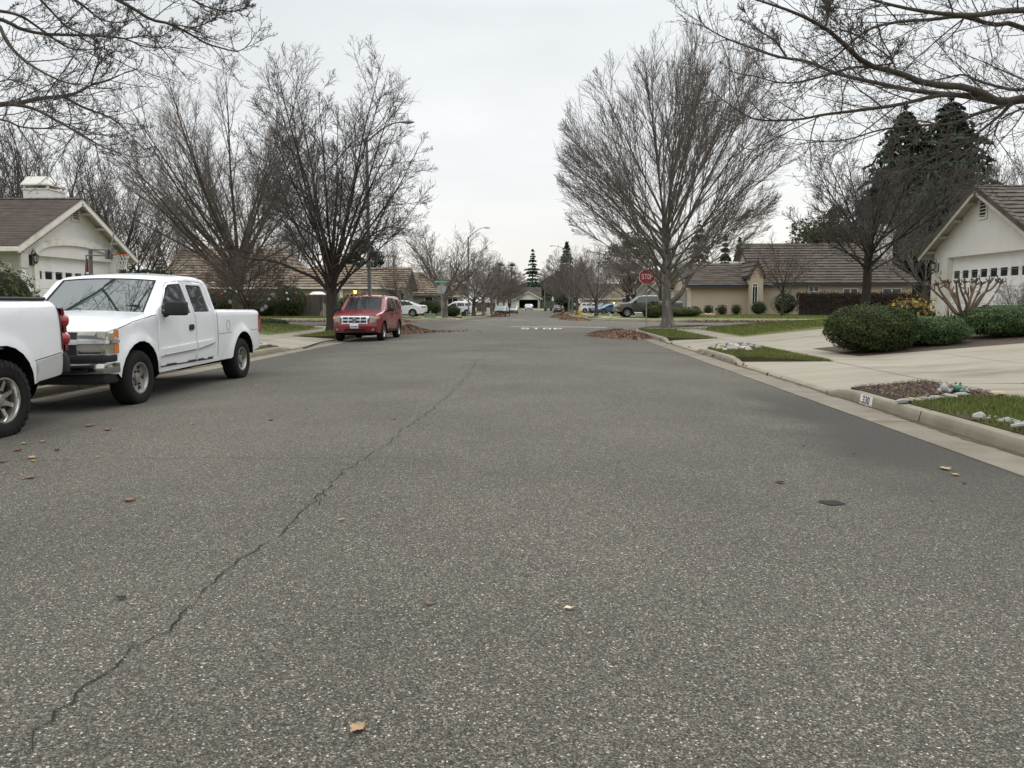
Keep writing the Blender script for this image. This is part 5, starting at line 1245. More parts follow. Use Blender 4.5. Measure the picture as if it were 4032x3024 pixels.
t = thing('pollarded_tree', 'pollarded bare crape myrtle with knobbly fan of cut branches in front of the garage door', 'tree', bM)
link('trunk', np_mesh('trunk', *tubes([(tr, 12), (L1, 8)])), mat('bark_tan', (.215, .155, .105), (.13, .095, .068), 6, .9, .004, 40), t)
link('crown', np_mesh('crown', *tubes([(kn, 5), (kn2, 5)])), mat('bark_tan_dark', (.13, .095, .065), (.08, .06, .042), 9, .9), t)
bush('leafy_shrub', 'yellow green leafy shrub at the left picture edge by the white house wall', at('LN', 10, 22), (2.0, 1.6, 1.95), 2200, .045, OLIVE, 410, 2.0, .25, hue=(.4, (.8, 1.1, .6)))
bush('hedge', 'dark green bush between the white gable and the tan roof', (XA(560, 44), 44, .3), (4.5, 2.5, 3.1), 4000, .09, GRNB, 411, 2.2, .15, cat_='hedge')
y = 105; conifer('conifer', 'small dark conifer tip above the left end of the tan roof', (XA(643, y), y, 0), 8.6, 3.4, 16, GRNB, 412, dens=16, size=.25)
bush('bush', 'big round dark bush in front of the plank fence, hung with ornaments', at('LF', 1140, 66.4), (2.75, 2.4, 2.62), 6500, .06, GRN, 413, 2.7, .07)
bush('bush', 'low dark bush in the shade left of the round bush', at('LF', 1035, 66.6), (2.4, 1.8, 1.5), 3000, .07, GRN, 414, 2.4, .12)
bush('bush', 'dark ivy mass on the fence behind the pickup bed', at('LF', 905, 66.8), (4.4, 1.6, 2.2), 4200, .08, GRN, 415, 2.6, .12)
bush('bush', 'green bush by the lit porch, right of the pear trunk', at('LF', 1372, 67.6), (2.1, 1.8, 1.75), 3200, .06, GRN2, 416, 2.2, .12)
bush('bush', 'low grey green ground bush at the corner of the left lawn', at('LN', 1055, 43.2), (2.2, 1.4, .38), 1600, .05, GRNB, 417, 2.2, .2)
bush('bush', 'dark hedge mass behind the white sedan tail', at('LF', 1690, 84), (2.6, 2, 1.65), 2600, .08, GRN, 418, 2.2, .16, hue=(.05, (3, .8, .8)))
bush('bush', 'rounded dark bush between the stop sign back and the white minivan', at('LF', 1778, 78), (1.7, 1.5, 1.12), 2200, .07, GRN, 419, 2.4, .12)
BX = 'small clipped boxes along the beige garage wall'
for i, (px, lb) in enumerate(((2790, 'small clipped box nearest the rocks, first of three along the beige wall'), (2844, 'small clipped box in the middle of three along the beige wall'), (2900, 'small clipped box nearest the arched window, last of three along the beige wall'))):
    bush('clipped_box', lb, at('RF', px, 72.4), (.85, .8, .95), 1100, .04, GRN, 420 + i, 4.0, .04, BX, cat_='hedge')
bush('bush', 'low green bush at the left end of the beige garage wall', at('RF', 2735, 72.4), (1.2, .8, .9), 1000, .05, GRN2, 424, 2.4, .12)
bush('shrub', 'pale grey green open shrub beside the arched window', at('RF', 3092, 72.0), (2.5, 1.4, 2.25), 2300, .055, mat('leaf_pale', (.16, .18, .11), (.10, .12, .07), 3, .7, attr=True), 425, 2.1, .22)
bush('shrub', 'small open shrub under the arched window', at('RF', 2988, 71.6), (1.6, 1.0, 1.35), 900, .05, GRN2, 426, 2.0, .25)
bush('ornamental_grass', 'bushy olive grass clump behind the stop sign post', at('RF', 2572, 64.5), (1.75, 1.5, 1.35), 3600, .075, OLIVE, 427, 2.2, .15)
bush('ground_cover', 'low sprawling green plants on the mound right of the grey trunk', at('RF', 2688, 66.5), (3.6, 3.0, .85), 3200, .07, OLIVE, 428, 2.2, .2, cat_='plant')
bush('hedge', 'dark green hedge behind the blue cars', at('RF', 2360, 132), (9, 2, 1.5), 2600, .12, GRN, 429, 3.0, .08, cat_='hedge')
# dead vines over the right fence
rng = np.random.default_rng(55); f = fV; L = XA(3660, yV) - XA(3146, yV); n = 9000
P = np.stack([rng.uniform(-.3, L, n), -.06 - np.abs(rng.normal(0, .10, n)), np.minimum(rng.beta(2.2, 1.2, n) * 2.05, 2.1)], 1); P[:, 2] += (P[:, 2] > 1.8) * rng.normal(0, .08, n)
link('vines', leaf_mesh('vines', P, np.tile([[0, -1, .3]], (n, 1)), .085, rng, rng.uniform(.5, 1.6, n)[:, None] * np.ones(3), .3), mat('dead_vine', (.055, .040, .030), (.035, .026, .02), 3, .95, attr=True), f)

# ---- grass blades on the nearer lawns
def blades(poly, k, n, h, wdt, rng):
    P = np.asarray(poly); lo, hi = P.min(0), P.max(0); q = lo + rng.random((int(n * 2.2), 2)) * (hi - lo); q = q[inside(q, poly)][:n]
    bare = np.sin(q[:, 0] * 5.3 + 2 * np.sin(q[:, 1] * 2.3)) + np.sin(q[:, 1] * 4.1 + q[:, 0] * 2) + rng.normal(0, .35, len(q)); q = q[bare < 1.15 + 1.2 * np.clip(np.abs(q[:, 0] - 4.8), 0, 1)]; z = lotz(k, q) + .018; m = len(q); hh = h * rng.uniform(.5, 1.3, m); a = rng.uniform(0, 6.283, m); ln = rng.normal(0, .35, (m, 2)) * hh[:, None]
    u = np.stack([np.cos(a), np.sin(a), np.zeros(m)], 1) * wdt; B = np.concatenate([q, z[:, None]], 1); T = B + np.concatenate([ln, hh[:, None]], 1)
    cl = np.sin(q[:, 0] * 2.1 + 1.3 * np.sin(q[:, 1] * 1.7)) * .5 + np.sin(q[:, 1] * 3.1 + q[:, 0]) * .3
    tn = (1 + .25 * rng.normal(0, 1, m))[:, None] * np.where((cl + rng.normal(0, .5, m) > .75)[:, None], [[1.9, 1.45, 1.2]], [[1, 1, 1]])
    return np.stack([B - u, B + u, T], 1).reshape(-1, 3), np.clip(tn, .3, 4)
rng = np.random.default_rng(99); GV, GT = [], []
yardR = [(7.7, 29.6), (14, 32.5), (22, 32.5), (22, 41.5), (14.5, 41.8), (10.6, 40.5), (8.3, 38.5), (7.7, 36)]
yardL = [(-10.9, 31.5), (-30, 34), (-30, 41.6), (-16, 41.8), (-13.2, 40.5), (-11.3, 38.5), (-10.8, 36)]
for poly, k, n, h, wd in (([(4.765, 4.5), (6.41, 4.5), (6.41, 10.55), (4.765, 10.25)], 'RN', 30000, .055, .0045), (VG['b'], 'RN', 22000, .055, .006), (VG['c'], 'RN', 16000, .06, .009), (VG['e'], 'LN', 14000, .06, .009), (VG['d'], 'LN', 6000, .06, .007),
                         (yardR, 'RN', 46000, .06, .011), (yardL, 'LN', 36000, .06, .011), ([(6.6, 66), (20, 61.3), (44, 61.3), (44, 72), (12.5, 72), (7.5, 70)], 'RF', 26000, .07, .02), ([(-9.5, 62), (-40, 61.2), (-40, 67.5), (-12, 66)], 'LF', 20000, .07, .02)):
    v, t = blades(poly, k, n, h, wd, rng); GV.append(v); GT.append(t)
GV = np.concatenate(GV); GT = np.concatenate(GT)
tag(link('grass', np_mesh('grass', GV, np.arange(len(GV)).reshape(-1, 3), False, GT), mat('grass_blade', (.098, .136, .032), (.140, .148, .044), .8, .8, attr=True)), kind='stuff')

# ================================================================== VEHICLES
def paint(name, c, metal=0.0, rough=.32): return mat(name, c, tuple(v * .94 for v in c), 1.5, rough, coat=.8, metal=metal, dirt=tuple(v * .84 for v in c), dscale=1.8)
PW = paint('white_paint', (.71, .72, .74)); PR = paint('red_paint', (.195, .006, .012), .1, .3)
PWL = paint('plain_white_paint', (.78, .78, .77))
GLASS = mat('car_glass', (.040, .048, .048), (.026, .033, .033), 2, .03, ior=1.9)
WSH = mat('windscreen_glass', (.035, .052, .047), (.024, .036, .033), 1.2, .02, ior=1.95)
RUB = mat('tyre_rubber', (.011, .0105, .010), (.018, .017, .016), 6, .9, .002, 60, spec=.15)
RUBT = mat('black_plastic', (.010, .010, .011), (.016, .016, .017), 4, .55, spec=.3)
PLA = mat('dark_grey_plastic', (.028, .028, .029), rough=.6)
CHR = mat('chrome', (.62, .62, .61), (.50, .50, .49), 3, .12, metal=1.0)
ALU = mat('wheel_alloy', (.40, .385, .36), (.30, .285, .265), 5, .35, metal=.75)
LAMP = mat('lamp_glass', (.27, .255, .205), (.15, .14, .11), 6, .08, coat=1.0)
AMB = mat('amber_lens', (.55, .17, .03), (.45, .13, .02), 6, .15, coat=1.0)
REDL = mat('red_lens', (.36, .012, .016), (.26, .008, .012), 6, .10, coat=1.0)
UNDER = mat('underbody', (.006, .006, .006), rough=.95)
SEAT = mat('seat_fabric', (.10, .10, .095), rough=.9)

def wheel(parent, x, y, r, wd, rim_r, spokes, side, rim_m=ALU, lug=True, tread=0, hubr=.07, n=40, style='star'):
    """axle along local y; side = +1 / -1 is the outward direction"""
    wn = node('wheel', parent, (x, y, r))
    M = Matrix(((1, 0, 0, 0), (0, 0, side, 0), (0, 1, 0, 0), (0, 0, 0, 1)))   # local z -> outward y
    h = wd / 2
    pf = [(rim_r, -h * .9), (rim_r + .02, -h), (r - .07, -h * 1.02), (r - .025, -h * .93), (r - .004, -h * .72), (r, -h * .4), (r, h * .4), (r - .004, h * .72), (r - .025, h * .93), (r - .07, h * 1.02), (rim_r + .03, h * 1.0), (rim_r + .005, h * .9), (rim_r, h * .82)]
    b = MB().lathe(pf, n, M)
    if tread:
        for k in range(tread):
            for s, o in ((1, 0), (-1, .5)):
                a = 2 * math.pi * (k + o) / tread; c = Vector((math.cos(a), math.sin(a), 0)); t_ = Vector((-math.sin(a), math.cos(a), 0)); q = 2 * math.pi * r / tread * .27
                for z0, z1, ra, rb in ((h * .35, h * .95, r + .009, r - .012), (h * .88, h * 1.05, r - .004, r - .06), (-h * .1, h * .3, r + .009, r + .009)):
                    V = [M @ (c * (rr - dd) + t_ * tt + Vector((0, 0, s * zz))) for zz, rr in ((z0, ra), (z1, rb)) for tt in (-q, q) for dd in (0, .03)]
                    b.add(V, [(0, 2, 6, 4), (1, 5, 7, 3), (0, 4, 5, 1), (2, 3, 7, 6), (4, 6, 7, 5), (0, 1, 3, 2)])
    b.build('tyre', RUB, wn, smooth=True, angle=50)
    b = MB(); b.lathe([(rim_r + .012, h * .84), (rim_r + .006, h * .92), (rim_r - .012, h * .90), (rim_r - .03, h * .6), (rim_r - .035, -h * .3)], n, M)
    zf = h * .62
    if spokes:
        holes = []
        for k in range(spokes):
            a0 = 2 * math.pi * k / spokes; hw = math.pi / spokes
            if style == 'star': ang = [(-.50, rim_r - .045), (0, rim_r - .035), (.50, rim_r - .045), (.30, hubr + (rim_r - hubr) * .45), (0, hubr + (rim_r - hubr) * .28), (-.30, hubr + (rim_r - hubr) * .45)]
            else: ang = [(-.72, rim_r - .03), (0, rim_r - .02), (.72, rim_r - .03), (.62, hubr + (rim_r - hubr) * .5), (.25, hubr + .035), (-.25, hubr + .035), (-.62, hubr + (rim_r - hubr) * .5)]
            holes.append([(math.cos(a0 + f * hw) * rr, math.sin(a0 + f * hw) * rr) for f, rr in ang])
        cir = [(math.cos(t) * (rim_r - .012), math.sin(t) * (rim_r - .012)) for t in np.linspace(0, 2 * math.pi, n, endpoint=False)]
        V, T, L = fill(cir, holes, .05); m = len(V); dish = lambda x, y: zf - .035 * max(0, 1 - math.hypot(x, y) / rim_r) + (.0)
        b.add([M @ Vector((p[0], p[1], dish(*p))) for p in V] + [M @ Vector((p[0], p[1], dish(*p) - .035)) for p in V], [tuple(t) for t in T] + [(i, j, j + m, i + m) for lp in L for i, j in zip(lp, lp[1:] + lp[:1])])
        b.lathe([(hubr, zf - .03), (hubr * .95, zf + .005), (hubr * .6, zf + .012), (0, zf + .012)], 20, M)
    rm = b.build('rim', rim_m, wn, smooth=True, angle=35)
    MB().lathe([(rim_r - .02, -h * .2), (0, -h * .2)], n, M).build('brake', UNDER, wn)
    if lug:
        b = MB(); ln = 6
        for k in range(ln):
            a = 2 * math.pi * k / ln; b.lathe([(.016, zf - .03), (.016, zf + .0), (0, zf + .004)], 8, M @ Matrix.Translation((math.cos(a) * (hubr + .03), math.sin(a) * (hubr + .03), 0)))
        b.build('lug_nuts', RUBT, wn)
    return wn

class Body:
    """car body: a side silhouette lofted to both sides. x runs from nose to tail, y to the car's right, z up."""
    def __init__(s, W, upper, lower, wheels, arch_r, belt, tumble=.16, redge=.07, s_=.10, taper=(.10, .9, .06, .8), flare=.02, crown=None, barrel=.02):
        s.W, s.belt, s.tumble, s.re, s.sp = W, belt, tumble, redge, s_; s.wheels, s.ar, s.tp, s.fl, s.barrel = wheels, arch_r, taper, flare, barrel
        s.up = [(p + (0, 0, 0))[:4] if len(p) < 4 else p for p in upper]; s.lower = lower
        s.x0, s.x1 = min(p[0] for p in upper), max(p[0] for p in upper)
        s.upd = []                                      # densified upper contour with crown values and source index
        for i in range(len(s.up) - 1):
            a, b = np.array(s.up[i][:4], float), np.array(s.up[i + 1][:4], float); k = max(1, int(math.ceil(np.hypot(*(b - a)[:2]) / s_)))
            for j in range(k): s.upd.append((*(a + (b - a) * j / k), i))
        s.upd.append((*s.up[-1][:4], len(s.up) - 1))
        s.upl = [p[:2] for p in s.upd]
    def lat(s, x, z, edge=True):
        x, z = np.asarray(x, float), np.asarray(z, float); w = np.full(x.shape, s.W)
        f0, fl, r0, rl = s.tp
        w = w - f0 * np.clip(1 - (x - s.x0) / fl, 0, 1) ** 2 - r0 * np.clip(1 - (s.x1 - x) / rl, 0, 1) ** 2
        w = w - s.tumble * np.clip(z - s.belt, 0, 9) ** 1.25 - s.barrel * np.clip((s.belt - .28 - z) / .45, -1, 1.3) ** 2
        for wx, wz, in s.wheels:
            d = np.hypot(x - wx, z - wz) - s.ar; w = w + s.fl * np.exp(-(np.clip(d, 0, 9) / .09) ** 2)
        if edge:
            d = pdist(np.stack([x.ravel(), z.ravel()], 1), s.upl, closed=False).reshape(x.shape); q = np.clip(1 - d / s.re, 0, 1)
            w = w - s.re * (1 - np.sqrt(np.clip(1 - q * q, 0, 1)))
        return w
    def outline(s): return list(s.upl) + [tuple(p) for p in s.lower]
    def side(s, b, poly, holes=(), off=0.0, sides=(-1, 1), skirt=.0, sp=None, extra=()):
        V, T, L = fill(poly, holes, sp or s.sp, extra); w = s.lat(V[:, 0], V[:, 1]) + off; n = len(V)
        for sd in sides:
            b.add([(p[0], sd * q, p[1]) for p, q in zip(V, w)], [tuple(t if sd < 0 else t[::-1]) for t in T])
            if skirt:
                for lp in L: 
                    m = len(lp); b.add([(V[i][0], sd * (w[i] - d), V[i][1]) for d in (0, skirt) for i in lp], [(i, (i + 1) % m, m + (i + 1) % m, m + i) for i in range(m)])
        return b
    def ring_pts(s):
        P = np.array(s.upl); T = np.gradient(P, axis=0); T /= np.maximum(np.hypot(*T.T), 1e-9)[:, None]; N = np.stack([T[:, 1], -T[:, 0]], 1); return [tuple(p) for d in (.06, .2, .45, .8) for p in (P + N * s.re * d)]
    def strip(s, b, i0, i1, tr=(-1, 1), off=0.0, cols=None, inset=0.0):
        """surface across the car along the upper contour between contour vertices i0 and i1"""
        pts = [p for p in s.upd if (p[4] >= i0 and p[4] < i1)] + [next(p for p in s.upd if p[4] == i1)]
        P = np.array([p[:4] for p in pts]); w = s.lat(P[:, 0], P[:, 1])
        if inset:
            P[0, :2] += (P[1, :2] - P[0, :2]) / max(1e-6, np.hypot(*(P[1, :2] - P[0, :2]))) * min(inset, .9 * np.hypot(*(P[1, :2] - P[0, :2])))
            P[-1, :2] += (P[-2, :2] - P[-1, :2]) / max(1e-6, np.hypot(*(P[-2, :2] - P[-1, :2]))) * min(inset, .9 * np.hypot(*(P[-2, :2] - P[-1, :2])))
        T = np.gradient(P[:, :2], axis=0); T /= np.maximum(np.hypot(*T.T), 1e-9)[:, None]; N = np.stack([-T[:, 1], T[:, 0]], 1)
        c = cols or [tr[0] + (tr[1] - tr[0]) * (0.5 - 0.5 * math.cos(math.pi * k / 14)) for k in range(15)]
        V = [(P[j, 0] - P[j, 3] * (1 - t * t) + N[j, 0] * off, t * w[j], P[j, 1] + P[j, 2] * (1 - t * t) + N[j, 1] * off) for j in range(len(P)) for t in c]; m = len(c)
        b.add(V, [(j * m + k, (j + 1) * m + k, (j + 1) * m + k + 1, j * m + k + 1) for j in range(len(P) - 1) for k in range(m - 1)]); return b
    def front(s, b, poly, off=.006, holes=(), rear=False, skirt=.03, sp=.06):
        """patch on the nose (or tail): polygon in (y, z)"""
        V, T, L = fill(poly, holes, sp); n = len(s.upd) // 2
        seq = s.upd[:n] if not rear else s.upd[n:][::-1]
        q = [seq[0]]
        for p in seq[1:]:
            if p[1] > q[-1][1] + 1e-4: q.append(p)
            elif p[1] < q[-1][1] - .02: break
        z, x, cx = [p[1] for p in q], [p[0] for p in q], [p[3] for p in q]; O = []
        for y_, z_ in V:
            xx = np.interp(z_, z, x); w = float(s.lat(np.array([xx]), np.array([z_]))[0]); t = min(1, abs(y_) / w)
            O.append(xx - np.interp(z_, z, cx) * (1 - t * t))
        sg = 1 if rear else -1
        b.add([(o + sg * off, p[0], p[1]) for o, p in zip(O, V)], [tuple(t) for t in T])
        for lp in L:
            m = len(lp); b.add([(O[i] + sg * (off - d), V[i][0], V[i][1]) for d in (0, skirt) for i in lp], [(i, (i + 1) % m, m + (i + 1) % m, m + i) for i in range(m)])
        return b
def archpts(wx, wz, r, zb, n=12):
    """lower outline around a wheel, given from rear to front"""
    a = math.asin(max(-1, min(1, (zb - wz) / r))); return [(wx + r * math.cos(t), wz + r * math.sin(t)) for t in np.linspace(a, math.pi - a, n)]
def mirror_y(poly): return [(-y, z) for y, z in poly][::-1]
def under(B, parent, z0, z1, narrow=.36, x0=.12, x1=.12):
    b = MB(); b.box2((B.x0 + x0, -B.W + narrow, z0), (B.x1 - x1, B.W - narrow, z1)); lw = B.lower
    w = B.lat(np.array([p[0] for p in lw]), np.array([p[1] for p in lw])); n = len(lw)
    for sd in (-1, 1):
        V = [(p[0], sd * (q - .004 - d), p[1] + (.0 if d == 0 else .01)) for d in (0, .34) for p, q in zip(lw, w)]; b.add(V, [(i, i + 1, n + i + 1, n + i) for i in range(n - 1)])
    b.build('underbody', UNDER, parent)
def mirror(parent, B, x, z, m, sc=1.0, sides=(-1, 1)):
    for sd in sides:
        w = float(B.lat(np.array([x]), np.array([z]))[0]); b = MB()
        b.box((x - .02 * sc, sd * (w + .16 * sc), z + .07 * sc), (.13 * sc, .25 * sc, .17 * sc)); b.tube([(x, sd * (w - .03), z - .01), (x, sd * (w + .06 * sc), z + .0)], [.035 * sc, .03 * sc], 8)
        b.build('side_mirror', m, parent, bevel=.045 * sc, angle=60)

def car(name, label, loc, rotz, B, body_m, glass, side_win, wheels, group=None, spk=7, rim_m=ALU, wd=.21, rim=.2, doors=None, arch_m=None, wscol=None, bed=None, plain=False, spstyle='star', parts=None, scale=1.0):
    """glass: {'windscreen': (i0,i1), 'rear_window': (i0,i1)} contour indices; side_win: polygons (x,z)"""
    t = thing(name, label, 'car', loc, rotz, group); t.scale = (scale,) * 3; nU = len(B.up) - 1
    b = MB(); dl = [d[0] for d in (doors or [])]
    hol = [tuple(map(tuple, d)) for d in dl] if not plain else []
    wins = [w_ for w_ in side_win]
    B.side(b, B.outline(), hol + [w_ for w_ in wins if not any(inside([np.mean(w_, axis=0)], d)[0] for d in hol)], 0, extra=B.ring_pts())
    cuts = sorted([(a, c, k) for k, (a, c) in glass.items()] + ([(bed[0], bed[1], 'bed')] if bed else [])); p = 0
    for a, c, k in cuts:
        if a > p: B.strip(b, p, a)
        for sd in (-1, 1):
            e = .90 if k != 'bed' else .88
            B.strip(b, a, c, cols=[sd * q for q in ((1, .97, .94, e) if sd > 0 else (1, .97, .94, e))])
        p = c
    if p < nU: B.strip(b, p, nU)
    b.build('body', body_m, t, smooth=True, angle=38)
    for k, (a, c) in glass.items():
        g = MB(); B.strip(g, a, c, (-.905, .905), -.012); g.build(k, wscol if (wscol and k == 'windscreen') else GLASS, t, smooth=True)
        f = MB(); B.strip(f, a, c, cols=[-.91, -.865], off=-.008); B.strip(f, a, c, cols=[.865, .91], off=-.008); f.build(k + '_seal', RUBT, t, smooth=True)
    for d in (doors or []):
        out = d[0]; cen = np.mean(out, axis=0); inn = [tuple(cen + (np.array(p) - cen) * (1 - .008 / max(.05, np.hypot(*(np.array(p) - cen))))) for p in out]
        wn = [w_ for w_ in wins if inside([np.mean(w_, axis=0)], out)[0]]
        for sd in (-1, 1):
            m = MB(); B.side(m, inn, wn, .001, (sd,), .03, extra=B.ring_pts()); do = m.build('door', body_m, t, smooth=True, angle=38)
            for w_ in wn: g = MB(); B.side(g, w_, (), -.016, (sd,)); g.build('window', GLASS, do, smooth=True)
            if d[1]:
                hx, hz = d[1]; h = MB(); B.side(h, [(hx - .075, hz - .035), (hx - .085, hz), (hx - .06, hz + .045), (hx + .06, hz + .045), (hx + .085, hz), (hx + .06, hz - .045), (hx - .06, hz - .045)], (), .018, (sd,), .03, .04); h.build('handle', d[2] if len(d) > 2 else RUBT, do)
    for w_ in wins:
        if any(inside([np.mean(w_, axis=0)], d[0])[0] for d in (doors or [])): continue
        for sd in (-1, 1): g = MB(); B.side(g, w_, (), -.016, (sd,)); g.build('window', GLASS, t, smooth=True)
    for wx, r in wheels:
        for sd in (-1, 1): wheel(t, wx, sd * (B.W - wd / 2 + .004), r, wd, rim, spk, sd, rim_m, n=28, style=spstyle)
    return t

def place(k, xn, yn): return (xn, yn, lz(k, xn, yn) + .012)
# ------------------------------------------------------------ white extended cab pickup
rw = .392
T2up = [(.20, .50), (.13, .55, 0, .12), (.11, .74, 0, .12), (.14, .76, 0, .10), (.15, .95, 0, .10), (.19, 1.075, .0, .10), (.30, 1.135, .025, .08), (.80, 1.215, .05, .02), (1.36, 1.285, .045, 0), (1.43, 1.295, .03, .10), (2.02, 1.775, .035, .12), (2.22, 1.835, .04, .06), (2.65, 1.868, .045, 0), (3.10, 1.862, .045, 0), (3.34, 1.825, .045, 0), (3.44, 1.74, .02, 0), (3.565, 1.335, 0, 0), (3.62, 1.325, 0, 0), (5.50, 1.305, 0, 0), (5.60, 1.295, 0, 0), (5.655, 1.24, 0, -.03), (5.68, .80, 0, -.04), (5.66, .62, 0, -.04)]
fx, rx = .92, 4.64
T2lo = [(5.62, .56), (5.30, .52)] + archpts(rx, .42, .49, .47) + [(4.10, .44), (1.48, .41)] + archpts(fx, .42, .49, .44) + [(.38, .50)]
B2 = Body(.985, T2up, T2lo, [(fx, .42), (rx, .42)], .49, 1.24, .20, .065, .055, (.045, .9, .03, .5), .040, barrel=.022)
d1 = [(1.47, .50), (1.44, .95), (1.50, 1.27), (1.62, 1.36), (1.93, 1.69), (2.02, 1.755), (2.40, 1.785), (2.50, 1.775), (2.66, 1.27), (2.72, 1.22), (2.73, .50)]
d2 = [(2.74, .50), (2.74, 1.22), (2.685, 1.27), (2.525, 1.775), (2.62, 1.79), (3.16, 1.775), (3.24, 1.74), (3.42, 1.27), (3.44, 1.2), (3.44, .62), (3.36, .50)]
w1 = [(1.62, 1.275), (1.63, 1.33), (1.93, 1.66), (2.02, 1.715), (2.38, 1.735), (2.43, 1.725), (2.585, 1.275)]
w2 = [(2.72, 1.29), (2.60, 1.70), (2.63, 1.725), (3.10, 1.72), (3.14, 1.70), (3.285, 1.29)]
t2 = car('pickup_truck', 'white extended cab pickup parked by the kerb with its whole side in view', (-6.57, 9.62, 0.012), R(90), B2, PW, {'windscreen': (9, 10)}, [w1, w2], [(fx, rw), (rx, rw)], spk=5, wd=.265, rim=.215, doors=[(d1, (2.55, 1.05)), (d2, None)], wscol=WSH, bed=(17, 19), group=None)
t2['category'] = 'pickup truck'
under(B2, t2, .34, 1.0, .36, .35, .3)
b = MB(); wi = B2.W - .12
for sd in (-1, 1): b.add([(3.58, sd * wi, 1.32), (5.58, sd * wi, 1.30), (5.58, sd * wi, .86), (3.58, sd * wi, .86)], [(0, 1, 2, 3)])
b.add([(3.58, -wi, .86), (5.58, -wi, .86), (5.58, wi, .86), (3.58, wi, .86)], [(0, 1, 2, 3)]); b.add([(5.58, -wi, .86), (5.58, wi, .86), (5.58, wi, 1.30), (5.58, -wi, 1.30)], [(0, 1, 2, 3)]); b.add([(3.57, -wi, .86), (3.57, wi, .86), (3.57, wi, 1.33), (3.57, -wi, 1.33)], [(0, 1, 2, 3)])
b.build('bed', PW, t2)
# interior seen through the windows
b = MB(); b.box2((1.5, -.8, .7), (1.75, .8, 1.25))
for sy in (-.42, .42): b.box((2.55, sy, 1.2), (.16, .5, .9), top=.75); b.box((2.6, sy, 1.62), (.1, .26, .16))
b.build('seats', SEAT, t2)
for sd in (-1, 1):
    w_ = float(B2.lat(np.array([.25]), np.array([.9]))[0])
    up_, lo_ = MB(), MB()
    B2.front(up_, [(sd * .60, .98), (sd * .94, .965), (sd * .945, 1.065), (sd * .60, 1.06)][::sd], .012); B2.side(up_, [(.145, .955), (.40, .965), (.41, 1.085), (.36, 1.10), (.20, 1.062)], (), .010, (sd,), .03, .05)
    h = up_.build('headlight', LAMP, t2, smooth=True)
    B2.front(lo_, [(sd * .60, .78), (sd * .94, .785), (sd * .94, .90), (sd * .60, .90)][::sd], .012); B2.side(lo_, [(.128, .775), (.41, .775), (.41, .905), (.14, .905)], (), .010, (sd,), .03, .05)
    lo_.build('headlight', LAMP, t2, smooth=True)
    a = MB(); B2.side(a, [(.30, .966), (.405, .972), (.415, 1.08), (.33, 1.075)], (), .016, (sd,), .02, .05); B2.side(a, [(.31, .782), (.405, .782), (.405, .90), (.31, .90)], (), .016, (sd,), .02, .05); a.build('marker_light', AMB, t2, smooth=True)
    c = MB(); B2.front(c, [(sd * .60, .912), (sd * .94, .912), (sd * .94, .958), (sd * .60, .958)][::sd], .03); B2.side(c, [(.135, .912), (.405, .912), (.405, .955), (.14, .955)], (), .03, (sd,), .03, .05); c.build('chrome_bar', CHR, t2, smooth=True)
    m = MB(); B2.side(m, [(1.53, .655), (1.55, .76), (2.69, .80), (2.69, .69)], (), .028, (sd,), .03, .06); B2.side(m, [(2.76, .692), (2.76, .80), (3.40, .825), (3.40, .76)], (), .028, (sd,), .03, .06); m.build('side_moulding', PW, t2)
    m = MB(); B2.side(m, [(1.56, .652), (1.57, .668), (2.68, .70), (2.68, .685)], (), .033, (sd,), .03, .05); B2.side(m, [(2.77, .688), (2.77, .702), (3.39, .77), (3.39, .756)], (), .033, (sd,), .03, .05); m.build('moulding_strip', CHR, t2)
    f = MB(); ring = [(4.02 + .075 * math.cos(q), 1.04 + .095 * math.sin(q)) for q in np.linspace(0, 6.28, 18)[:-1]]; B2.side(f, ring, [[(4.02 + .070 * math.cos(q), 1.04 + .090 * math.sin(q)) for q in np.linspace(0, 6.28, 18)[:-1]]], .004, (sd,), .006, .05); f.build('fuel_door_seam', PLA, t2)
    l = MB(); B2.side(l, [(5.52, .86), (5.54, 1.20), (5.66, 1.20), (5.675, .86)], (), .012, (sd,), .03, .06); B2.front(l, [(sd * .84, .86), (sd * .965, .86), (sd * .965, 1.20), (sd * .84, 1.20)][::sd], .012, (), True); l.build('tail_light', REDL, t2, smooth=True)
    for sp_, o_ in (([(3.555, .52), (3.555, 1.26), (3.57, 1.26), (3.57, .52)], .002), ([(3.58, .895), (4.17, .905), (4.17, .912), (3.58, .902)], .003), ([(5.09, .912), (5.50, .915), (5.50, .922), (5.09, .919)], .003), ([(1.46, .488), (2.72, .488), (2.72, .502), (1.46, .502)], .005), ([(2.75, .488), (3.37, .488), (3.37, .502), (2.75, .502)], .005), ([(.42, 1.092), (.80, 1.178), (1.33, 1.25), (1.45, 1.262), (1.45, 1.270), (1.33, 1.259), (.80, 1.187), (.42, 1.101)], .004)):
        B2.side(MB(), sp_, (), o_ + (.008 if sp_[0][1] < .5 else 0), (sd,), 0, .06).build('body_seam', PLA, t2)
mirror(t2, B2, 1.70, 1.27, PLA, 1.25)
b = MB(); B2.front(b, rect(-.60, .76, .60, 1.06), .004); g = b.build('grille', RUBT, t2); b = MB(); B2.front(b, rect(-.62, .90, .62, .965), .03); b.build('chrome_bar', CHR, g)
b = MB()                                                # bumper: black top pad, chrome face, black valance
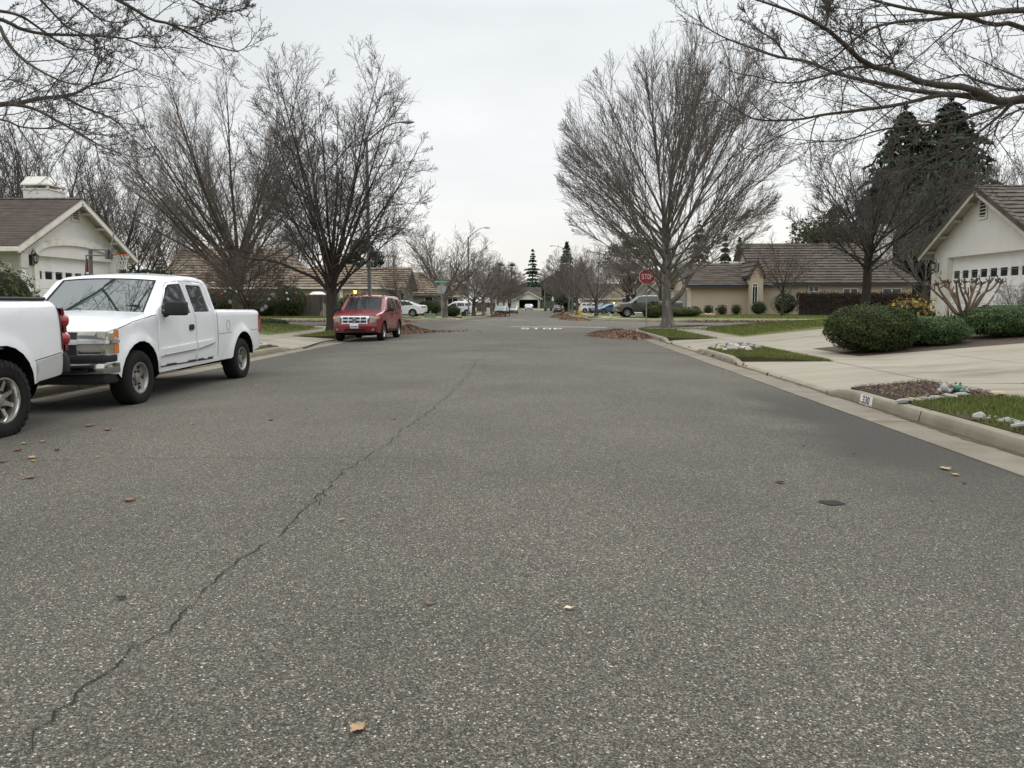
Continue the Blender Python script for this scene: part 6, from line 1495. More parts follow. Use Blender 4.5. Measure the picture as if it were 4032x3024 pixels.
def band(b, z0, z1, yo, xf, xs):
    ys_ = [-yo, -yo + .03, -.6, 0, .6, yo - .03, yo]; xx = [xs, xf + .10, xf + .02, xf, xf + .02, xf + .10, xs]
    V = [(x, y, z) for z in (z0, z1) for x, y in zip(xx, ys_)] + [(x + .12, y * .96, z) for z in (z0, z1) for x, y in zip(xx, ys_)]
    n = 7; F = []
    for i in range(n - 1): F += [(i, i + 1, n + i + 1, n + i), (n + i, n + i + 1, 3 * n + i + 1, 3 * n + i), (i, 2 * n + i, 2 * n + i + 1, i + 1)]
    F += [(0, n, 3 * n, 2 * n), (n - 1, 3 * n - 1, 4 * n - 1, 2 * n - 1)]; return b.add(V, F)
bp = band(MB(), .52, .655, .985, -.03, .40).build('bumper', CHR, t2, bevel=.012)
band(MB(), .66, .765, .965, .0, .38).build('bumper_pad', RUBT, bp, bevel=.015); band(MB(), .38, .515, .95, .03, .36).build('bumper_valance', RUBT, bp, bevel=.02)
b = MB(); b.box2((5.66, -.86, .55), (5.80, .86, .72)); b.build('step_bumper', RUBT, t2, bevel=.03)
b = MB(); b.tube([(1.40, -.1, 1.345), (1.52, -.5, 1.40), (1.56, -.62, 1.42)], .012, 5); b.tube([(1.38, .1, 1.345), (1.44, .45, 1.36)], .012, 5); b.tube([(1.50, -.70, 1.405), (1.46, -.2, 1.37)], .01, 5); b.build('wiper', RUBT, t2)
b = MB(); b.tube([(2.8, -.35, .36), (5.0, -.35, .42)], .04, 8); b.box((3.4, -.3, .36), (.5, .3, .12)); b.box((4.3, -.75, .38), (.06, .06, .16)); b.build('exhaust', UNDER, t2)

# ------------------------------------------------------------ white pickup with chrome off road wheels (only its rear half in view)
rr = .425; Ls = 5.9
T1up = [(.15, .55), (.08, .62, 0, .12), (.06, .80, 0, .12), (.10, .95, 0, .12), (.14, 1.14, 0, .10), (.30, 1.22, .03, .06), (.9, 1.30, .05, 0), (1.45, 1.36, .05, 0), (1.52, 1.37, .03, .1), (2.15, 1.86, .04, .1), (2.4, 1.91, .04, 0), (3.2, 1.93, .04, 0), (3.85, 1.90, .04, 0), (3.98, 1.80, .02, 0), (4.06, 1.475, 0, 0), (4.10, 1.468, 0, 0), (5.70, 1.470, 0, 0), (5.78, 1.462, 0, 0), (5.83, 1.42, 0, -.02), (5.88, 1.25, 0, -.03), (5.90, .95, 0, -.04), (5.895, .80, 0, -.04)]
fx1, rx1 = 1.0, 4.72
T1lo = [(5.80, .60), (5.35, .56)] + archpts(rx1, .47, .53, .54) + [(4.10, .50), (1.6, .48)] + archpts(fx1, .47, .53, .52) + [(.42, .58)]
B1 = Body(.99, T1up, T1lo, [(fx1, .47), (rx1, .47)], .53, 1.30, .20, .075, .055, (.05, .9, .045, .42), .03, barrel=.03)
w3 = [(1.75, 1.36), (2.2, 1.77), (2.7, 1.80), (2.8, 1.36)]; w4 = [(2.9, 1.36), (2.85, 1.80), (3.5, 1.79), (3.7, 1.36)]
t1 = car('pickup_truck', 'white pickup with chunky tyres and bright spoked wheels, cut by the picture edge', (-6.62, 3.10, .006), R(90), B1, PW, {'windscreen': (8, 9)}, [w3, w4], [(fx1, rr)], spk=8, wd=.29, rim=.235, doors=[([(1.55, .56), (1.6, 1.33), (2.18, 1.82), (2.78, 1.84), (2.86, 1.3), (2.86, .56)], (2.7, 1.08)), ([(2.88, .56), (2.88, 1.3), (2.81, 1.84), (3.56, 1.83), (3.80, 1.3), (3.80, .56)], None)], bed=(15, 17), rim_m=ALU)
t1['category'] = 'pickup truck'; under(B1, t1, .42, 1.05, .38, .3, .35)
for sd in (-1, 1): wheel(t1, rx1, sd * (B1.W - .145 + .03), rr, .29, .235, 8, sd, mat('bright_alloy', (.62, .61, .585), (.45, .44, .42), 5, .22, metal=.9), tread=30, hubr=.062, n=56, style='wide')
wi = B1.W - .12; b = MB()
for sd in (-1, 1): b.add([(4.1, sd * wi, 1.46), (5.78, sd * wi, 1.462), (5.78, sd * wi, .95), (4.1, sd * wi, .95)], [(0, 1, 2, 3)])
b.add([(4.1, -wi, .95), (5.78, -wi, .95), (5.78, wi, .95), (4.1, wi, .95)], [(0, 1, 2, 3)]); b.add([(5.78, -wi, .95), (5.78, wi, .95), (5.78, wi, 1.46), (5.78, -wi, 1.46)], [(0, 1, 2, 3)]); b.build('bed', PW, t1)
b = MB()
for sd in (-1, 1): b.tube([(4.15, sd * (B1.W - .11), 1.487), (5.66, sd * (B1.W - .11), 1.489)], .022, 6)
b.build('bed_rail_cap', RUBT, t1)
GLR = mat('grey_rocker_paint', (.46, .46, .45), (.38, .38, .37), 2, .3, coat=.6)
for sd in (-1, 1):
    l = MB(); B1.side(l, [(5.80, .90), (5.79, 1.40), (5.835, 1.40), (5.885, 1.25), (5.90, .90)], (), .012, (sd,), .05, .05); B1.front(l, [(sd * .80, .88), (sd * .965, .88), (sd * .965, 1.38), (sd * .80, 1.38)][::sd], .03, (), True, .06); tl = l.build('tail_light', mat('dark_red_lens', (.10, .006, .008), rough=.15, coat=1.0), t1, smooth=True)
    l = MB()
    for zz in (1.235, 1.02): l.sphere((5.905, sd * .915, zz), 1, 16, (.075, .085, .095))
    l.build('lens', REDL, tl, smooth=True)
    g = MB(); B1.side(g, [(5.27, .575), (5.29, .79), (5.885, .865), (5.89, .82), (5.79, .615), (5.36, .575)], (), .012, (sd,), .03, .07); g.build('rocker_panel', GLR, t1, smooth=True)
    g = MB(); B1.side(g, [(5.27, .795), (5.885, .868), (5.885, .877), (5.27, .806)], (), .003, (sd,), 0, .1); g.build('body_seam', PLA, t1)
b = MB(); b.box2((5.86, -.93, .60), (6.02, .93, .80)); b.box2((5.80, -.97, .62), (5.92, .97, .86)); b.build('rear_bumper', RUBT, t1, bevel=.03)

# ------------------------------------------------------------ red suv
ru = .355
TSup = [(.16, .33), (.10, .36, 0, .10), (.08, .62, 0, .13), (.10, .66, 0, .13), (.12, .86, 0, .12), (.17, .985, 0, .12), (.32, 1.03, .03, .10), (.85, 1.115, .05, .03), (1.12, 1.155, .04, .02), (1.18, 1.165, .03, .09), (1.74, 1.605, .03, .12), (1.92, 1.665, .03, .06), (2.5, 1.70, .04, 0), (3.6, 1.69, .04, 0), (3.98, 1.655, .03, -.03), (4.06, 1.60, .02, -.05), (4.30, 1.06, 0, -.07), (4.36, .98, 0, -.08), (4.40, .70, 0, -.10), (4.38, .42, 0, -.10)]
fs, rs = .86, 3.48
TSlo = [(4.30, .36), (3.96, .34)] + archpts(rs, .36, .43, .34) + [(3.02, .33), (1.34, .33)] + archpts(fs, .36, .43, .33) + [(.30, .32)]
BS = Body(.902, TSup, TSlo, [(fs, .36), (rs, .36)], .43, 1.07, .21, .075, .09, (.10, .85, .06, .7), .025)
sd1 = [(1.36, .40), (1.33, .85), (1.36, 1.10), (1.62, 1.36), (1.86, 1.60), (2.26, 1.625), (2.36, 1.10), (2.36, .40)]
sd2 = [(2.375, .40), (2.375, 1.10), (2.275, 1.625), (3.02, 1.62), (3.16, 1.10), (3.10, .82), (2.96, .62), (2.94, .40)]
sw1 = [(1.50, 1.12), (1.66, 1.30), (1.90, 1.55), (2.20, 1.575), (2.27, 1.12)]; sw2 = [(2.43, 1.12), (2.345, 1.575), (2.95, 1.57), (3.07, 1.12)]; sw3 = [(3.20, 1.14), (3.12, 1.57), (3.72, 1.55), (3.86, 1.16)]
pS = PZ(1424, 1345, .0)
tS = car('suv', 'red suv facing the camera with chrome grille, beside the dark pear tree', (-6.78, 28.0, .02), R(88.2), BS, PR, {'windscreen': (9, 10), 'rear_window': (15, 16)}, [sw1, sw2, sw3], [(fs, ru), (rs, ru)], spk=5, wd=.235, rim=.205, doors=[(sd1, (2.24, .98)), (sd2, (3.02, 1.0))], wscol=mat('suv_windscreen', (.012, .017, .016), (.006, .008, .008), 1.2, .03, spec=.22))
tS['category'] = 'suv'; under(BS, tS, .22, .9, .34, .3, .3)
b = MB(); BS.front(b, [(-.50, .66), (.50, .66), (.54, .95), (-.54, .95)], .025, (), False, .05)
g = b.build('grille', CHR, tS, smooth=True, angle=30)
b = MB()
for z0, z1 in ((.70, .785), (.825, .905)):
    for y0, y1 in ((-.44, -.23), (-.215, -.0), (.0, .215), (.23, .44)): BS.front(b, rect(y0 + .008, z0, y1 - .008, z1), .028, (), False, .01)
b.build('grille_openings', RUBT, g)
el = lambda a, c, n=24: [(a * math.cos(q), .805 + c * math.sin(q)) for q in np.linspace(0, 2 * math.pi, n, endpoint=False)]
b = MB(); BS.front(b, el(.115, .048), .040, (), False, .02, .02); bd = b.build('badge', CHR, g); b = MB(); BS.front(b, el(.100, .037), .043, (), False, .004, .02); bb = b.build('badge_field', mat('badge_dark_blue', (.02, .035, .05), rough=.2), bd)
MW = Matrix(((0, 0, -1, .0), (-1, 0, 0, 0), (0, 1, 0, 0), (0, 0, 0, 1)))      # text plane facing the nose
nose = lambda z, off: float(np.interp(z, [.36, .62, .66, .86, .985], [.10, .08, .10, .12, .17])) - float(np.interp(z, [.36, .62, .66, .86], [.10, .13, .13, .12])) - off
text_obj('badge_lettering', 'Ford', .062, Matrix.Translation((nose(.805, .046), 0, .803)) @ MW, CHR, bd, ext=.001, sx=1.2)
b = MB(); BS.front(b, [(-.155, .50), (.155, .50), (.155, .66), (-.155, .66)], .035, (), False, .03); pl = b.build('licence_plate', mat('plate_white', (.66, .66, .65), (.56, .57, .58), 20, .5), tS)
text_obj('plate_characters', '6CYP456', .075, Matrix.Translation((nose(.57, .039), 0, .565)) @ MW, mat('plate_blue', (.05, .06, .14), rough=.6), pl, ext=.001, sx=.86)
b = MB(); BS.front(b, rect(-.40, .405, .40, .475), .006, (), False, .02); b.build('lower_grille', RUBT, tS)
b = MB(); BS.front(b, rect(-.62, .335, .62, .372), .012, (), False, .02); b.build('skid_trim', mat('silver_plastic', (.36, .36, .35), rough=.4), tS)
b = MB(); BS.front(b, rect(-.78, .372, .78, .395), .004, (), False, .02); BS.side(b, [(1.33, .335), (1.33, .41), (3.05, .41), (3.05, .335)], (), .006); b.build('lower_cladding', RUBT, tS)
for sd in (-1, 1):
    b = MB(); BS.front(b, [(sd * .56, .70), (sd * .78, .735), (sd * .815, .80), (sd * .82, .925), (sd * .60, .955), (sd * .56, .93)][::sd], .02); BS.side(b, [(.10, .78), (.34, .83), (.38, .93), (.20, .95), (.13, .92)], (), .012, (sd,), .03, .05); hl = b.build('headlight', LAMP, tS, smooth=True)
    b = MB(); BS.front(b, [(sd * .755, .77), (sd * .815, .80), (sd * .82, .92), (sd * .755, .93)][::sd], .026); BS.side(b, [(.22, .84), (.34, .845), (.375, .925), (.24, .935)], (), .018, (sd,), .02, .05); b.build('indicator', AMB, hl, smooth=True)
    b = MB(); ci = [(sd * .665 + .075 * math.cos(q), .455 + .065 * math.sin(q)) for q in np.linspace(0, 6.283, 20, endpoint=False)]; BS.front(b, ci, .004); fg = b.build('fog_lamp_recess', mat('dark_red_trim', (.07, .006, .01), rough=.5), tS); b = MB(); BS.front(b, [(sd * .665 + .05 * math.cos(q), .45 + .045 * math.sin(q)) for q in np.linspace(0, 6.283, 20, endpoint=False)], .016); b.build('fog_lamp', LAMP, fg)
    b = MB(); w_ = .60; b.tube([(2.0, sd * w_, 1.69), (2.12, sd * w_, 1.755), (2.5, sd * w_, 1.765), (3.5, sd * w_, 1.755), (3.75, sd * w_, 1.69)], .022, 8); b.build('roof_rail', RUBT, tS)
    b = MB(); BS.side(b, [(4.10, 1.05), (4.04, 1.35), (4.14, 1.35), (4.26, 1.05)], (), .012, (sd,), .03, .06); b.build('tail_light', REDL, tS, smooth=True)
mirror(tS, BS, 1.44, 1.12, PLA, .92)
b = MB(); b.tube([(1.16, -.15, 1.215), (1.28, -.55, 1.27)], .01, 5); b.tube([(1.16, .35, 1.215), (1.24, -.05, 1.25)], .01, 5); b.build('wiper', RUBT, tS)
b = MB(); b.box2((1.3, -.7, .7), (1.45, .7, 1.1))
for sy in (-.38, .38): b.box((2.35, sy, 1.1), (.16, .48, .8), top=.75); b.box((2.4, sy, 1.5), (.1, .24, .16))
b.build('seats', SEAT, tS)

# ------------------------------------------------------------ smaller cars
def sedan_body(W=.9, L=4.75, H=1.46, style='sedan'):
    if style == 'sedan':
        up = [(.12, .30), (.06, .34, 0, .12), (.04, .55, 0, .13), (.08, .70, 0, .12), (.30, .80, .03, .08), (1.0, .93, .05, .02), (1.25, .975, .04, .1), (2.0, 1.36, .03, .1), (2.35, H - .03, .03, 0), (2.75, H, .03, 0), (3.15, H - .03, .03, 0), (3.5, 1.34, .02, -.06), (4.15, 1.06, .02, -.06), (4.25, 1.04, .03, 0), (4.62, 1.02, .02, -.06), (4.72, .96, 0, -.10), (4.75, .65, 0, -.12), (4.70, .36, 0, -.12)]
        f, r, ra = .92, 3.70, .335; gl = {'windscreen': (6, 7), 'rear_window': (11, 12)}
        win = [[(1.42, 1.0), (2.05, 1.32), (2.4, 1.39), (2.58, 1.40), (2.60, 1.01)], [(2.68, 1.01), (2.66, 1.40), (3.1, 1.38), (3.42, 1.30), (3.72, 1.10), (3.72, 1.04)]]
    elif style == 'suv':
        up = [(.12, .34), (.06, .38, 0, .12), (.04, .65, 0, .13), (.10, .88, 0, .12), (.35, .98, .03, .08), (1.0, 1.08, .05, .02), (1.2, 1.11, .04, .1), (1.85, 1.54, .03, .1), (2.15, H - .03, .03, 0), (2.6, H, .03, 0), (3.7, H - .03, .03, 0), (4.05, H - .10, .03, -.04), (4.40, 1.12, .02, -.06), (4.48, 1.05, 0, -.08), (4.52, .70, 0, -.12), (4.46, .40, 0, -.12)]
        f, r, ra = .88, 3.52, .36; gl = {'windscreen': (6, 7), 'rear_window': (11, 12)}
        win = [[(1.40, 1.13), (1.92, 1.49), (2.35, 1.56), (2.38, 1.14)], [(2.46, 1.14), (2.44, 1.57), (3.2, 1.56), (3.3, 1.15)], [(3.38, 1.16), (3.30, 1.55), (3.85, 1.50), (4.05, 1.22)]]
    elif style == 'coupe':
        up = [(.12, .30), (.06, .34, 0, .12), (.05, .55, 0, .13), (.10, .68, 0, .12), (.35, .80, .03, .08), (.9, .92, .05, .02), (1.05, .955, .04, .1), (1.85, 1.35, .03, .1), (2.2, H - .02, .03, 0), (2.5, H, .03, 0), (2.9, H - .04, .03, 0), (3.3, 1.32, .02, -.06), (3.95, 1.04, .02, -.06), (4.05, 1.02, .03, 0), (4.36, .99, .02, -.06), (4.44, .92, 0, -.10), (4.48, .62, 0, -.12), (4.42, .36, 0, -.12)]
        f, r, ra = .88, 3.55, .33; gl = {'windscreen': (6, 7), 'rear_window': (11, 12)}
        win = [[(1.30, .99), (1.92, 1.30), (2.3, 1.37), (2.45, 1.38), (2.47, 1.0)], [(2.55, 1.0), (2.53, 1.38), (2.9, 1.35), (3.2, 1.26), (3.5, 1.06), (3.5, 1.02)]]
    k = L / max(p[0] for p in up); up = [(p[0] * k,) + p[1:] for p in up]; win = [[(x * k, z) for x, z in w_] for w_ in win]; f, r = f * k, r * k
    xe = up[-1][0]; lo = [(xe - .1, .30), (r + .45, .28)] + archpts(r, ra, ra + .06, .27, 9) + [(r - .45, .26), (f + .45, .26)] + archpts(f, ra, ra + .06, .27, 9) + [(.25, .28)]
    return Body(W, up, lo, [(f, ra), (r, ra)], ra + .06, up[6][1] - .06, .24, .08, .16, (.12, .9, .08, .8), .015), gl, win, [(f, ra), (r, ra)]
def small_car(name, label, loc, rot, m, style='sedan', L=4.75, H=1.46, cat_='car', spk=7, group=None, extra=None, rim_m=ALU):
    B, gl, win, wh = sedan_body(.9 if style != 'suv' else .93, L, H, style)
    t = car(name, label, loc, rot, B, m, gl, win, wh, spk=spk, wd=.20, rim=.215 if style != 'suv' else .22, group=group, rim_m=rim_m, wscol=mat('pale_windscreen', (.10, .13, .125), (.06, .08, .08), 1, .03, ior=1.8)); t['category'] = cat_
    under(B, t, .2, .75, .32, .3, .3); zf = B.up[3][1]; zr = B.up[-4 if style == 'suv' else -3][1]
    for sd in (-1, 1):
        b = MB(); B.front(b, [(sd * .50, zf - .13), (sd * .80, zf - .10), (sd * .80, zf + .01), (sd * .52, zf - .02)][::sd], .012, (), False, .03, .1); B.side(b, [(.09, zf - .10), (.36, zf - .02), (.34, zf + .05), (.10, zf + .0)], (), .010, (sd,), .03, .1); b.build('headlight', LAMP, t, smooth=True)
        b = MB(); xe = B.x1; B.front(b, [(sd * .52, zr - .13), (sd * .80, zr - .15), (sd * .80, zr - .01), (sd * .52, zr - .01)][::sd], .012, (), True, .03, .1); B.side(b, [(xe - .34, zr - .05), (xe - .08, zr - .20), (xe - .06, zr - .02), (xe - .16, zr + .0)], (), .012, (sd,), .03, .1); b.build('tail_light', REDL, t, smooth=True)
    mirror(t, B, B.up[6][0] + .22, B.up[6][1] + .0, m, .85)
    b = MB(); B.front(b, rect(-.38, .40, .38, zf - .12), .006, (), False, .02, .1); b.build('grille', RUBT, t); b = MB(); B.front(b, rect(-.16, zr - .30, .16, zr - .19), .012, (), True, .02, .1); b.build('licence_plate', MATS['plate_white'], t)
    b = MB(); B.front(b, rect(-.7, .34, .7, .44), .006, (), True, .02, .1); b.build('bumper_trim', RUBT, t)
    return t
def pc(name, c, metal=.3): return paint(name, c, metal, .35)
xt, yt = XA(1677, 69.5), 69.5
small_car('parked_car', 'white sedan in a drive, its tail towards the street, beside the red suv', (xt - 4.85, yt, lz('LF', xt - 2, yt) + .03), 0, PWL, L=4.85, H=1.46, spk=9)
yt = 98.5; xt = XA(1873, yt)
small_car('parked_minivan', 'white minivan in a drive behind the tall lamp post, tail towards the street', (xt - 5.1, yt, lz('LF', xt - 2, yt) + .03), R(3), PWL, 'suv', 5.1, 1.76, 'minivan')
y = 119; small_car('parked_car', 'teal sedan facing the camera, left of the pair behind the far leaf heap', (XA(1969, y), y, gz(y) + .01), R(91), pc('teal_paint', (.05, .085, .09)), L=4.5, H=1.45)
y = 128; small_car('parked_car', 'silver beige sedan facing the camera, right of the pair at the far left kerb', (XA(2016, y), y, gz(y) + .01), R(90), pc('beige_paint', (.30, .28, .25), .5), L=4.6, H=1.44)
y = 185; small_car('parked_car', 'white car reversed out in front of the dark open garage at the end', (XA(2082, y), y + 4.7, zF + .02 - .38), R(-90), PWL, L=4.7, H=1.45)
y = 139; small_car('parked_car', 'grey sedan seen from behind at the far right kerb beside the small leaf heap', (XA(2200, y), y + 4.6, gz(y) + .01), R(-90), pc('grey_paint', (.11, .105, .095)), L=4.6, H=1.45)
y = 160; small_car('parked_truck', 'silver truck facing the camera in a far right drive', (XA(2225, y), y, lz('RF', XA(2225, y), y) + .05), R(88), pc('silver_paint', (.42, .42, .41), .5), 'suv', 5.2, 1.85, 'truck')
y = 163; small_car('parked_suv', 'black suv in shade right of the silver truck', (XA(2256, y), y, lz('RF', XA(2256, y), y) + .05), R(80), pc('black_paint', (.015, .015, .017)), 'suv', 4.9, 1.75, 'suv')
y = 127; x_ = XA(2281, y); small_car('parked_crossover', 'white crossover in a drive on the right, its tail beside the wrapped trunk', (x_ + 4.5, y + .6, lz('RF', x_ + 2, y) + .04), R(176), PWL, 'suv', 4.5, 1.62, 'crossover')
y = 118; x_ = XA(2322, y); small_car('parked_car', 'pale blue hatchback half hidden behind the darker blue sedan', (x_ + .1, y + .2, lz('RF', x_ + 2, y) + .05), R(24), pc('pale_blue_paint', (.20, .28, .36), .4), 'suv', 4.2, 1.45, 'hatchback')
y = 113.5; x_ = XA(2345, y); small_car('parked_car', 'blue sedan parked nose towards the street behind the mottled street tree', (x_ - .1, y - .6, lz('RF', x_ + 2, y) + .05), R(28), pc('blue_paint', (.085, .17, .30), .4), 'coupe', 4.5, 1.42)
# grey pickup side-on
yF = 68.6; xF = XA(2419, yF); PG = pc('dark_grey_paint', (.085, .08, .073), .35)
TFup = [(.12, .55), (.06, .60, 0, .10), (.05, .95, 0, .10), (.12, 1.10, 0, .08), (.30, 1.18, .03, .05), (1.2, 1.28, .04, 0), (1.36, 1.30, .03, .08), (2.05, 1.82, .03, .08), (2.35, 1.89, .04, 0), (3.3, 1.91, .04, 0), (3.65, 1.87, .03, 0), (3.85, 1.38, 0, 0), (3.92, 1.37, 0, 0), (5.70, 1.37, 0, 0), (5.84, 1.32, 0, -.03), (5.88, .75, 0, -.04)]
TFlo = [(5.78, .55), (5.3, .52)] + archpts(4.62, .42, .48, .48) + [(4.05, .46), (1.55, .44)] + archpts(1.0, .42, .48, .46) + [(.4, .52)]
BF = Body(1.0, TFup, TFlo, [(1.0, .42), (4.62, .42)], .48, 1.26, .2, .07, .14, (.05, .9, .03, .5), .025)
fw = [[(1.62, 1.32), (2.12, 1.74), (2.62, 1.79), (2.66, 1.33)], [(2.76, 1.33), (2.74, 1.79), (3.4, 1.78), (3.55, 1.34)]]
tF = car('pickup_truck', 'dark grey crew cab pickup side-on behind the stop sign post', (xF, yF, lz('RF', xF + 2, yF) + .03), R(3), BF, PG, {'windscreen': (6, 7)}, fw, [(1.0, .41), (4.62, .41)], spk=6, wd=.26, rim=.24, bed=(12, 13), doors=[([(1.52, .52), (1.55, 1.30), (2.08, 1.80), (2.68, 1.84), (2.71, .52)], (2.58, 1.15)), ([(2.72, .52), (2.70, 1.84), (3.48, 1.83), (3.66, 1.3), (3.66, .6)], (3.5, 1.15))])
tF['category'] = 'pickup truck'; under(BF, tF, .36, 1.05, .36, .3, .3); mirror(tF, BF, 1.68, 1.28, RUBT, 1.2)
for sd in (-1, 1):
    b = MB(); BF.side(b, [(.06, .86), (.36, .90), (.42, 1.10), (.12, 1.08)], (), .012, (sd,), .03, .1); BF.front(b, [(sd * .66, .84), (sd * .93, .86), (sd * .93, 1.06), (sd * .66, 1.06)][::sd], .012); h = b.build('headlight', LAMP, tF, smooth=True); b = MB(); BF.side(b, [(.28, .90), (.36, .91), (.41, 1.08), (.33, 1.07)], (), .018, (sd,), .02, .1); b.build('indicator', AMB, h)
    b = MB(); b.tube([(1.6, sd * .98, .43), (1.7, sd * 1.02, .40), (3.9, sd * 1.02, .40), (4.0, sd * .98, .43)], .045, 8); b.build('side_step', CHR, tF)
b = MB(); BF.front(b, rect(-.64, .74, .64, 1.08), .02); b.build('grille', CHR, tF)
band(MB(), .52, .72, .97, -.06, .45).build('bumper', CHR, tF, bevel=.015)

# ================================================================== STREET FURNITURE AND SMALL THINGS
GALV = mat('galvanised_steel', (.30, .31, .31), (.23, .24, .24), 8, .5, metal=.4)
LAMPG = mat('lamp_pole_grey', (.20, .205, .20), (.15, .155, .15), 4, .6)
SRED = mat('sign_red', (.36, .014, .024), (.31, .012, .02), 2, .45)
SWHT = mat('sign_white', (.74, .73, .71), rough=.5)
SBACK = mat('sign_back', (.40, .40, .39), (.33, .33, .32), 3, .5, metal=.3)
SGRN = mat('sign_green', (.012, .20, .135), rough=.5)
def octagon(r): return [(r * math.cos(R(22.5 + 45 * k)), r * math.sin(R(22.5 + 45 * k))) for k in range(8)]
def stop_sign(label, x, y, k, zc, facing, half=.381, street=None):
    """facing -1: face towards the camera, +1: its back"""
    z0 = lz(k, x, y); t = thing('stop_sign', label, 'sign', (x, y, z0)); M = frame((0, 0, zc - z0), (-facing, 0, 0), (0, 0, 1)); Rr = half / math.cos(R(22.5))
    b = MB(); b.box((0, .03 * -facing + (0.0), (zc - z0 + half) / 2), (.05, .05, zc - z0 + half)); b.build('post', GALV, t)
    M = Matrix.Translation((0, facing * .012, 0)) @ M
    MB().poly(octagon(Rr), [], .004, M).build('panel', SWHT if facing < 0 else SBACK, t) if facing < 0 else MB().poly(octagon(Rr), [], .006, frame((0, 0, zc - z0), (1, 0, 0), (0, 0, 1))).build('panel', SBACK, t)
    if facing < 0:
        f = MB().poly(octagon(Rr * .945), [], .002, M @ Matrix.Translation((0, 0, .005))).build('red_face', SRED, t)
        b = MB(); lw, hh, gp_ = .112, .255, .030; b = letters(b, 'STOP', -(4 * lw + 3 * gp_) / 2, -hh / 2, lw, hh, gp_, M @ Matrix.Translation((0, 0, .0085)), 9); b.build('lettering', SWHT, t)
    if street:
        zt = zc - z0 + half + .19; b = MB(); b.box((0, 0, zt - .12), (.04, .04, .2)); b.build('bracket', GALV, t)
        b = MB(); b.box((0, 0, zt + .06), (1.08, .012, .2)); s = b.build('street_name', SGRN, t)
        text_obj('name_lettering', street, .15, frame((0, -.0075, zt + .06), (1, 0, 0), (0, 0, 1)), SWHT, s, ext=.001, sx=.80)
        b = MB(); b.box((0, 0, zt + .27), (.012, .9, .18)); b.build('street_name', SGRN, t)
    return t
stop_sign('red octagonal stop sign on a grey post beside the tall grey tree', XA(2546, 38.6), 38.6, 'RN', PYp(2548, 1089, 38.6).z, -1, .385)
stop_sign('blank grey back of a stop sign with green street name blade above it', XA(1738, 65.0), 65.0, 'LF', PYp(1738, 1139, 65).z, 1, .381, 'SIERRA SPRINGS Dr')
def street_lamp(label, x, y, z0, H, arm, sg=1, rise=.9):
    t = thing('street_lamp', label, 'street lamp', (x, y, z0)); h0 = H - rise
    b = MB(); b.lathe([(.16, 0), (.16, .12), (.12, .16)], 14); b.tube([(0, 0, .0), (0, 0, h0 * .5), (0, 0, h0), (0, 0, h0 + .12)], [.105, .088, .07, .07], 12); b.build('pole', LAMPG, t, smooth=True, angle=50)
    b = MB(); pts = [(0, 0, h0 - .1)] + [(sg * arm * s, 0, h0 - .1 + (rise + .05) * math.sin(min(1, s * 1.02) * math.pi / 2)) for s in np.linspace(.08, 1, 12)]; b.tube(pts, np.linspace(.05, .028, 13), 8); b.build('arm', LAMPG, t, smooth=True)
    b = MB(); b.sphere((sg * (arm + .28), 0, H - .04), 1, 14, (.40, .15, .075)); b.lathe([(.04, .04), (.045, .11), (0, .12)], 8, Matrix.Translation((sg * (arm + .1), 0, H - .03))); hd = b.build('lamp_head', mat('lamp_head_grey', (.42, .42, .40), rough=.5), t, smooth=True)
    MB().sphere((sg * (arm + .34), 0, H - .085), 1, 12, (.22, .10, .05)).build('lens', mat('frosted_glass', (.42, .40, .36), rough=.2), hd, smooth=True); return t
y = 39; x = XA(1456, y); zt = PYp(1600, 490, y).z; street_lamp('tall street lamp whose arm shows through the dark pear crown above the red suv', x, y, lz('LN', x, 38), zt, XA(1590, y) - x)
y = 87; x = XA(1845, y); zt = PYp(1900, 893, y).z; street_lamp('tall grey street lamp with curved arm left of the far street, by the white minivan', x, y, lz('LF', x, y), zt, XA(1908, y) - x, 1, 1.15)
y = 192; x = XA(2145, y); street_lamp('small far street lamp right of the white house at the end', x, y, gz(y) + .15, PYp(2145, 1062, y).z, XA(2119, y) - x + .4, -1)
y = 126; x = XA(2241, y); street_lamp('grey lamp post partly hidden by bare twigs, left of the yellow hydrant', x, y, lz('RF', x, y), PYp(2241, 960, y).z, 2.6, -1)
# hydrant
y = 84; x = XA(2283, y); YELP = mat('hydrant_yellow', (.62, .40, .03), (.52, .33, .03), 8, .5); t = thing('fire_hydrant', 'yellow fire hydrant at the far right kerb', 'hydrant', (x, y, lz('RF', x, y)), 0); t.scale = (1.25,) * 3
MB().lathe([(.17, 0), (.17, .05), (.11, .07), (.105, .42), (.14, .44), (.14, .48), (.12, .50), (.115, .56), (.06, .64), (.035, .66), (.035, .70), (0, .71)], 16).build('barrel', YELP, t, smooth=True)
b = MB()
for d in ((1, 0), (-1, 0), (0, -1)):
    v = Vector((d[0], d[1], 0)); Mx = frame((0, 0, .36), Vector((0, 0, 1)), v.cross(Vector((0, 0, 1)))); b.lathe([(.06, .08), (.06, .17), (.07, .17), (.07, .21), (.02, .22), (.02, .24), (0, .24)], 10, Matrix.Translation((0, 0, .36)) @ v.to_track_quat('Z', 'Y').to_matrix().to_4x4())
b.build('outlet', YELP, t, smooth=True)
